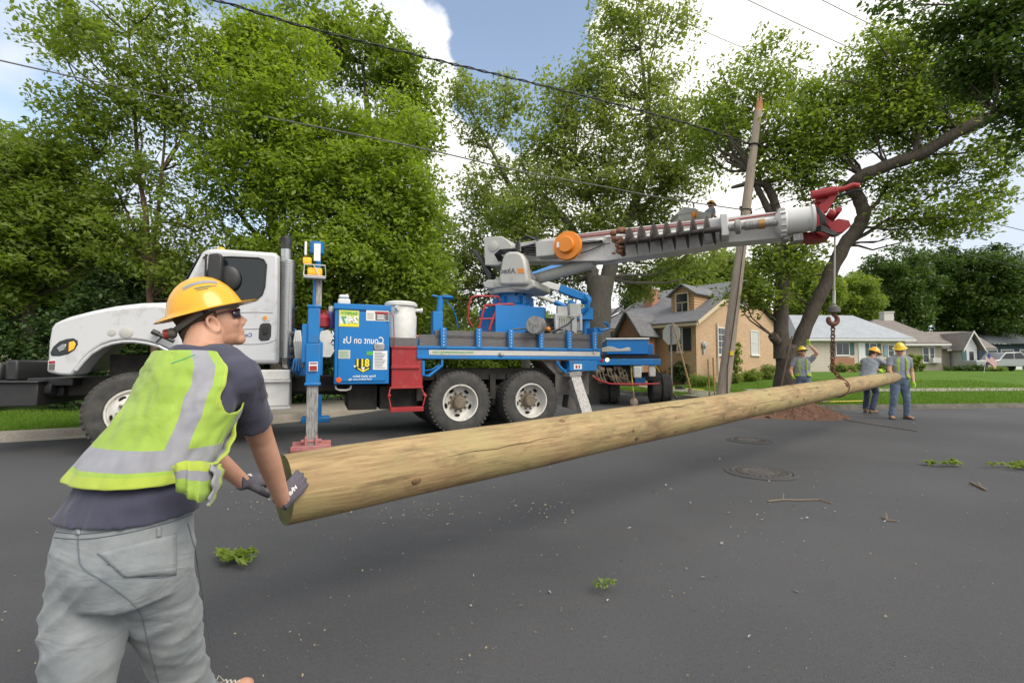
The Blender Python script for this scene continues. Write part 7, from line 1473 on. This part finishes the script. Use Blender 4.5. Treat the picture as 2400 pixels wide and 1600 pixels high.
SS_ = LD.cross(UP).normalized(); nR = SS_*math.cos(R(25))+UP*math.sin(R(25)); tR = UP*math.cos(R(25))-SS_*math.sin(R(25)); wrR = LB+SS_*.192-LD*.055+UP*.0; wrL = A(570, 1130, 2.06)
J1 = dict(twist=R(24), torso=TS, right=RT, fwd=FW, head=A(494, 749, 1.75), face=fh, hup=UP, gz=0,
  shR=(-.92,1.585,1.232), elR=A(612,1028,1.80), wrR=wrR, shL=(-1.235,1.755,1.24), elL=A(432,1010,1.86), wrL=wrL,
  hdR=LD*.74+tR*.67, hnR=nR, hsR=-1, curlR=(.26,.28,.30,.33), hdL=(LB-SS_*.03+UP*.06)-wrL, hnL=(.2,-.5,.85), hsL=1, curlL=(.35,.4,.45,.5),
  hipR=(-1.03,1.37,.72), knR=(-1.075,1.55,.35), anR=(-1.10,1.70,.10), toeR=(-1.03,1.88,.045), hipL=(-1.17,1.35,.72), knL=(-1.16,1.29,.36), anL=(-1.22,.97,.12), toeL=(-1.20,1.16,.045), k=.93)
S1 = dict(jean=M_jean, jean_disp=fgdisp, tee=M_tee, tee_disp=teedisp, glove=M_glove, fine=True, jean_t=.27, tee_t=.225, vest_t=(.345,.975), vflare=.015, band=(.392,.465), arm_t=.60, arm=(.55,1.56), stripe=(1.76,2.12), hats=.94, hs=.98, hat_pitch=R(2), laces=True, sleeve=.70, gv=.0042, front_open=.5, vw=.027)
person, tee1, jeans1, hat1, HD = make_worker('person', 'young worker in yellow hard hat and lime vest leaning in to push the wooden pole', J1, S1, .0095)
F, U_, Rh, H_, hs, Fh, Uh, hc = HD
P = lambda f, r, u: hc+(Fh*f+Rh*r+Uh*u)*hs
# hat stripe, marks, suspension
dg = bpy.context.evaluated_depsgraph_get(); dg.update()
def bvh_of(o):
    me = o.data; return BVHTree.FromPolygons([v.co+OFF[o.name if o.parent is None else o.parent.name] for v in me.vertices], [tuple(p.vertices) for p in me.polygons])
hb = bvh_of(hat1)
def drape(bv, rows, dirf, lift, name, mt, parent, thick=.0015):
    """lay a grid of points (aimed inwards) onto a surface"""
    vs, nr, nc = [], len(rows), len(rows[0])
    for r in rows:
        for (o, d) in r:
            h = bv.ray_cast(V(o), V(d)); p = h[0] if h[0] is not None else V(o); vs.append(p - V(d).normalized()*lift)
    m = MB(); m.add(vs, [(i*nc+j, i*nc+j+1, (i+1)*nc+j+1, (i+1)*nc+j) for i in range(nr-1) for j in range(nc-1)]); return m.build(name, mt, parent, smooth=True, angle=80, recalc=False)
def hat_patch(f0, f1, ufun, h, name, mt, n=14, lift=.0015):
    rows = []
    for q in (0, .5, 1):
        rows.append([(P(f, .3, ufun(f)+h*(q-.5)+.06), P(f*.9, 0, ufun(f)*.62+h*(q-.5)*.9+.0)-P(f, .3, ufun(f)+h*(q-.5)+.06)) for f in np.linspace(f0, f1, n)])
    return drape(hb, rows, None, lift, name, mt, hat1)
hat_patch(-.062, .060, lambda f: .108-.9*(f-.006)**2*4, .017, 'reflective_strip', M_silver_t)
M_green_mark = mat('green_mark', (.10,.30,.10), .5)
hat_patch(-.028, .050, lambda f: .074-2*(f)**2, .0035, 'hat_mark', M_stitch); hat_patch(-.025, .030, lambda f: .067-2*(f)**2, .0025, 'hat_mark', M_green_mark); hat_patch(-.022, .018, lambda f: .058-2*(f)**2, .003, 'hat_mark', M_stitch)
m = MB(); k_ = 30
def band(f0, u0, f1, u1, w, r_=.086):
    pass
ringp = []
for i in range(41):
    a = 2*math.pi*i/40; back = max(0, -math.cos(a)); ringp.append(P(math.cos(a)*(.108 if math.cos(a) > 0 else .122), math.sin(a)*.088, -.018-.052*back**1.3))
vs = []; 
for p in ringp: vs += [p+Uh*.014, p-Uh*.008]
m.add(vs, [(2*i, 2*i+2, 2*i+3, 2*i+1) for i in range(40)]); sus = m.build('suspension', M_strap, hat1, smooth=True, recalc=False); sm = sus.modifiers.new('t', 'SOLIDIFY'); sm.thickness = .004
m = MB(); m.ell(P(-.128,0,-.072), (.016,.034,.020), Matrix((Fh, Rh, Uh)).transposed()); m.build('ratchet', M_strap, sus, smooth=True); m = MB(); m.lathe(P(-.136,0,-.070), -Fh, [(.017,0),(.017,.014),(.012,.018),(.001,.018)], 16); m.build('ratchet_knob', M_rat, sus, smooth=True)
m = MB()
for q in (-1,1): m.tube([P(-.02,q*.086,-.008), P(-.015,q*.088,-.03)], .008, 8)
m.build('suspension_clip', M_black, sus, smooth=True)
# jeans details draped on the seat: pockets, seams, waistband
jb = bvh_of(jeans1); BK = FW*-1; view = (V((-1.045,1.2,.75))-V((0,0,CAMZ))); view.z = 0; view.normalize()
def seat(u, z, o=.5): return (V((-1.045,1.25,z))+RT*u-FW*o, FW)
def side(u, z, az_=45): # aim from the camera side
    d = V((math.sin(R(az_)), math.cos(R(az_)), 0)); return None
def seam(pts, r, name, mt, dirv=None, bv=None, parent=None, n=8, lift=.001, orig=None):
    bv = bv or jb; out = []; dirv = V(dirv or FW)
    P_ = cat_pts([V(p) for p in pts], n)
    for p in P_:
        h = bv.ray_cast(p-dirv*.6, dirv); 
        if h[0] is not None: out.append(h[0]-dirv*lift)
    if len(out) > 1: m = MB(); m.tube(out, r, 5); return m.build(name, mt, parent or jeans1, smooth=True)
def Pj(px, py): return A(px, py, 1.15)   # guide points are dropped onto the cloth along the sight line
def seam_px(pts, r, name, mt, bv=None, parent=None, n=8, lift=.0012):
    bv = bv or jb; out = []; c = V((0,0,CAMZ)); q = cat_pts([V((x, y, 0)) for x, y in pts], n)
    for p in q:
        d = ray(p.x, p.y).normalized(); h = bv.ray_cast(c, d)
        if h[0] is not None and h[3] < 3: out.append(h[0]-d*lift)
    if len(out) > 1: m = MB(); m.tube(out, r, 5); return m.build(name, mt, parent or jeans1, smooth=True)
def patch_px(pts4, nu, nv, name, mt, bv=None, parent=None, lift=.003):
    bv = bv or jb; c = V((0,0,CAMZ)); vs = []; a, b_, c_, d_ = pts4
    for i in range(nv+1):
        for j in range(nu+1):
            u, v = j/nu, i/nv; x = (a[0]*(1-u)+b_[0]*u)*(1-v)+(d_[0]*(1-u)+c_[0]*u)*v; y = (a[1]*(1-u)+b_[1]*u)*(1-v)+(d_[1]*(1-u)+c_[1]*u)*v
            d = ray(x, y).normalized(); h = bv.ray_cast(c, d)
            if h[0] is None or h[3] > 3: return None
            vs.append(h[0]-d*lift)
    m = MB(); m.add(vs, [(i*(nu+1)+j, i*(nu+1)+j+1, (i+1)*(nu+1)+j+1, (i+1)*(nu+1)+j) for i in range(nv) for j in range(nu)]); o = m.build(name, mt, parent or jeans1, smooth=True, recalc=False); s = o.modifiers.new('t', 'SOLIDIFY'); s.thickness = .004; s.offset = 0; return o
pk1 = patch_px([(230,1296),(412,1250),(412,1346),(292,1352)], 14, 8, 'back_pocket', M_jean); patch_px([(108,1268),(132,1276),(140,1330),(112,1318)], 4, 5, 'back_pocket', M_jean)
pk_b = bvh_of(jeans1)
for pts, mt_, r in ((((228,1297),(320,1278),(412,1249)), M_stitch, .0016), (((250,1322),(330,1322),(412,1294)), M_stitch, .0014), (((412,1249),(413,1300),(412,1346)), M_stitch, .002), (((412,1346),(380,1352),(330,1352)), M_stitch, .0014), (((120,1258),(200,1262),(300,1247),(400,1222),(470,1196)), M_stitch, .0016), (((125,1245),(200,1250),(300,1236),(400,1210)), M_stitch, .0014),
   (((183,1240),(184,1290),(195,1330),(250,1365),(300,1402)), M_stitch, .0018), (((440,1226),(455,1280),(475,1320),(484,1400),(492,1460),(500,1540),(508,1600)), M_stitch, .002), (((446,1226),(461,1280),(481,1320),(490,1400),(498,1460),(505,1540)), M_stitchl, .0009), (((486,1190),(494,1215),(492,1245),(475,1288)), M_stitch, .0022), (((300,1402),(330,1440),(350,1520),(372,1600)), M_stitch, .0012)):
    seam_px(pts, r, 'seam', mt_)
for x, y in ((373,1244),(183,1238),(455,1202)): patch_px([(x-5,y-8),(x+5,y-9),(x+5,y+14),(x-5,y+15)], 2, 4, 'belt_loop', M_jean)
# back-label marks on the vest and gloves
vb = bvh_of(J1['vest_obj']); 
seam_px([(402,852),(425,844),(456,832)], .0035, 'vest_label', M_green_mark, vb, J1['vest_obj'], lift=.009)
seam_px([(404,828),(430,812),(470,806),(500,815)], .005, 'collar_binding', M_vesty, vb, J1['vest_obj'], lift=.006)
# loose front panel of the vest swinging at the hip
def ribbon(pts, wv, name, mats, rows=3, parent=None):
    P_ = cat_pts(pts, 8); m = MB(); vs = []; n = len(P_); W = cat_pts(wv, 8)
    for i in range(n):
        for q in np.linspace(0, 1, rows+1): vs.append(P_[i].lerp(W[i], q)+V((0,.006*math.sin(i*.9+q*3),0)))
    for i in range(n-1):
        for q in range(rows): m.mi = mats[1][q]; m.add([], []); m.f.append((i*(rows+1)+q, i*(rows+1)+q+1, (i+1)*(rows+1)+q+1, (i+1)*(rows+1)+q)); m.m.append(mats[1][q])
    m.v = [tuple(v) for v in vs]; o = m.build(name, mats[0], parent, smooth=True, angle=120, recalc=False); s = o.modifiers.new('t', 'SOLIDIFY'); s.thickness = .004; return o
VM = [M_vest, M_vesty, M_silver_t]
ribbon([A(556,965,1.56), A(549,1020,1.5), A(530,1062,1.42), A(503,1086,1.32)], [A(528,975,1.6), A(516,1030,1.56), A(506,1062,1.5), A(492,1090,1.44)], 'vest_front', (VM, (1,2,0)), parent=J1['vest_obj'])
ribbon([A(402,1092,1.25), A(430,1080,1.25), A(470,1080,1.29), A(512,1084,1.36)], [A(412,1148,1.25), A(440,1165,1.24), A(470,1176,1.27), A(500,1162,1.33)], 'vest_front', (VM, (1,2,0,0)), 4, parent=J1['vest_obj'])
ribbon([A(488,1090,1.32), A(497,1110,1.31), A(494,1150,1.30), A(482,1182,1.29)], [A(518,1088,1.36), A(521,1115,1.36), A(508,1155,1.34), A(490,1186,1.30)], 'vest_front', (VM, (2,2,1)), parent=J1['vest_obj'])
for gi, (wr_, hd_, hn_, body_t, px) in enumerate(((wrR, J1['hdR'], J1['hnR'], 'NINJA', 0), (wrL, J1['hdL'], J1['hnL'], 'NJ', 1))):
    d = V(hd_).normalized(); n = V(hn_); n = (n-d*n.dot(d)).normalized(); s = d.cross(n); vs, fs = text_mb(body_t, .021 if gi == 0 else .016, V(wr_)+d*(.045 if gi == 0 else .02)+n*(.0235 if gi == 0 else .033), -d if gi == 0 else s, s if gi == 0 else d, mirror=True, bold=.0004, depth=.003)
    m = MB(); m.add(vs, fs); m.build('lettering', M_paper, [o for o in COL.objects if o.parent == person and o.name.startswith('glove')][1-gi], recalc=False)

# ---- far workers
def far_worker(label, px, Y, yfeet, heading, pose, style, gz=None, head_turn=0, hscale=1.0):
    """upright worker standing at a photo column; heading in degrees, 0 = away from the camera, 90 = to the right"""
    base = A(px, yfeet, Y); base.z = gz if gz is not None else ground_z(base.x, base.y); h = R(heading); fw = V((math.sin(h), math.cos(h), 0)); rt = V((math.cos(h), -math.sin(h), 0)); s = hscale
    W = lambda r, f, z: base+rt*r*s+fw*f*s+UP*z*s
    J = dict(right=rt, fwd=fw, gz=base.z, k=.98)
    ln = pose.get('lean', 0); lf = lambda z: max(0, z-.95)*math.sin(ln)
    zc = lambda z: .95+(z-.95)*math.cos(ln) if z > .95 else z
    tt = ((0,.84,.150,.10),(.10,.92,.175,.125),(.20,1.0,.165,.122),(.32,1.09,.158,.118),(.45,1.18,.165,.118),(.60,1.28,.18,.122),(.75,1.37,.188,.118),(.88,1.44,.15,.10),(.95,1.48,.095,.08),(1.0,1.51,.07,.07))
    J['torso'] = [(t, W(0, lf(z), zc(z)), a*s, b_*s) for t, z, a, b_ in tt]
    J['head'] = W(0, lf(1.66)+.03+pose.get('hf', 0), zc(1.66)-pose.get('hd', 0)); ha = R(heading+head_turn); J['face'] = V((math.sin(ha), math.cos(ha), pose.get('look', -.1))); J['hup'] = UP
    J['hipR'], J['hipL'] = W(.09,0,.90), W(-.09,0,.90)
    for q, sg in (('R',1),('L',-1)):
        J['sh'+q] = W(sg*.19, lf(1.42)+.0, zc(1.42)); a, b_ = pose['arm'+q]; J['el'+q] = W(*a); J['wr'+q] = W(*b_); J['hd'+q] = pose.get('hd'+q) or (J['wr'+q]-J['el'+q]); J['hn'+q] = rt*sg*.8-fw*.4 if 'hn'+q not in pose else pose['hn'+q]; J['hs'+q] = 1 if q == 'L' else -1; J['curl'+q] = pose.get('curl', (.5,.55,.6,.6))
        k_, an_ = pose['leg'+q]; J['kn'+q] = W(*k_); J['an'+q] = W(*an_); J['toe'+q] = J['an'+q]+fw*.15+rt*sg*.04-UP*.055
    return make_worker('person', label, J, style, .017, 'line workers in hard hats')
SG_ = dict(jean=M_jeanb, tee=M_teeg, glove=M_glime, hat=M_hatl, vest_t=(.16,.95), vflare=.03, band=(.30,.40), arm_w=.7, front_open=.24, arm=(1.0, 2.1), stripe=(2.3,2.6), jean_t=.20, tee_t=.16, hs=1.03)
far_worker('standing worker in blue jeans and open vest steadying the thin end of the wooden pole', 2112, 11.3, 978, -168, dict(lean=R(3), armR=((.27,.12,1.16),(.30,.34,1.03)), armL=((-.27,-.02,1.13),(-.22,.12,.86)), legR=((.15,.04,.48),(.20,.0,.09)), legL=((-.12,.03,.48),(-.14,-.04,.09)), look=-.3, hdR=None), SG_, gz=0.0, head_turn=28)
SG2 = dict(SG_, jean=M_jeand, hat=M_hat, glove=M_glime, vest=False)
far_worker('bent worker in dark jeans reaching over the thin end of the wooden pole', 2036, 12.4, 958, 62, dict(lean=R(30), armR=((.22,.62,1.22),(.16,.84,1.12)), armL=((-.22,.60,1.20),(-.10,.85,1.10)), legR=((.11,.16,.50),(.12,-.10,.09)), legL=((-.12,.22,.50),(-.12,.10,.09)), look=-.45), SG2, gz=.04, head_turn=40)
far_worker('worker with lime vest standing behind the wooden pole, right of the forked tree', 1884, 13.2, 945, -155, dict(lean=0, armR=((.30,.06,1.14),(.28,.24,.98)), armL=((-.34,.10,1.62),(-.16,.08,1.86)), legR=((.11,.02,.48),(.12,0,.09)), legL=((-.11,.02,.48),(-.12,0,.09)), look=.15, hdL=V((.05,0,1))), dict(SG_, hs=1.0), head_turn=-10)
far_worker('worker in the raised bucket behind the boom, only head and shoulder showing', 1660, 16.9, 590, 75, dict(lean=R(12), armR=((.25,.10,1.12),(.20,.34,1.05)), armL=((-.25,.12,1.12),(-.15,.36,1.05)), legR=((.10,.02,.48),(.10,0,.09)), legL=((-.10,.02,.48),(-.10,0,.09)), look=-.25), dict(SG_, hat=M_hat, vest=False, hs=1.05), gz=A(1660, 564, 16.9).z-.30, head_turn=0)
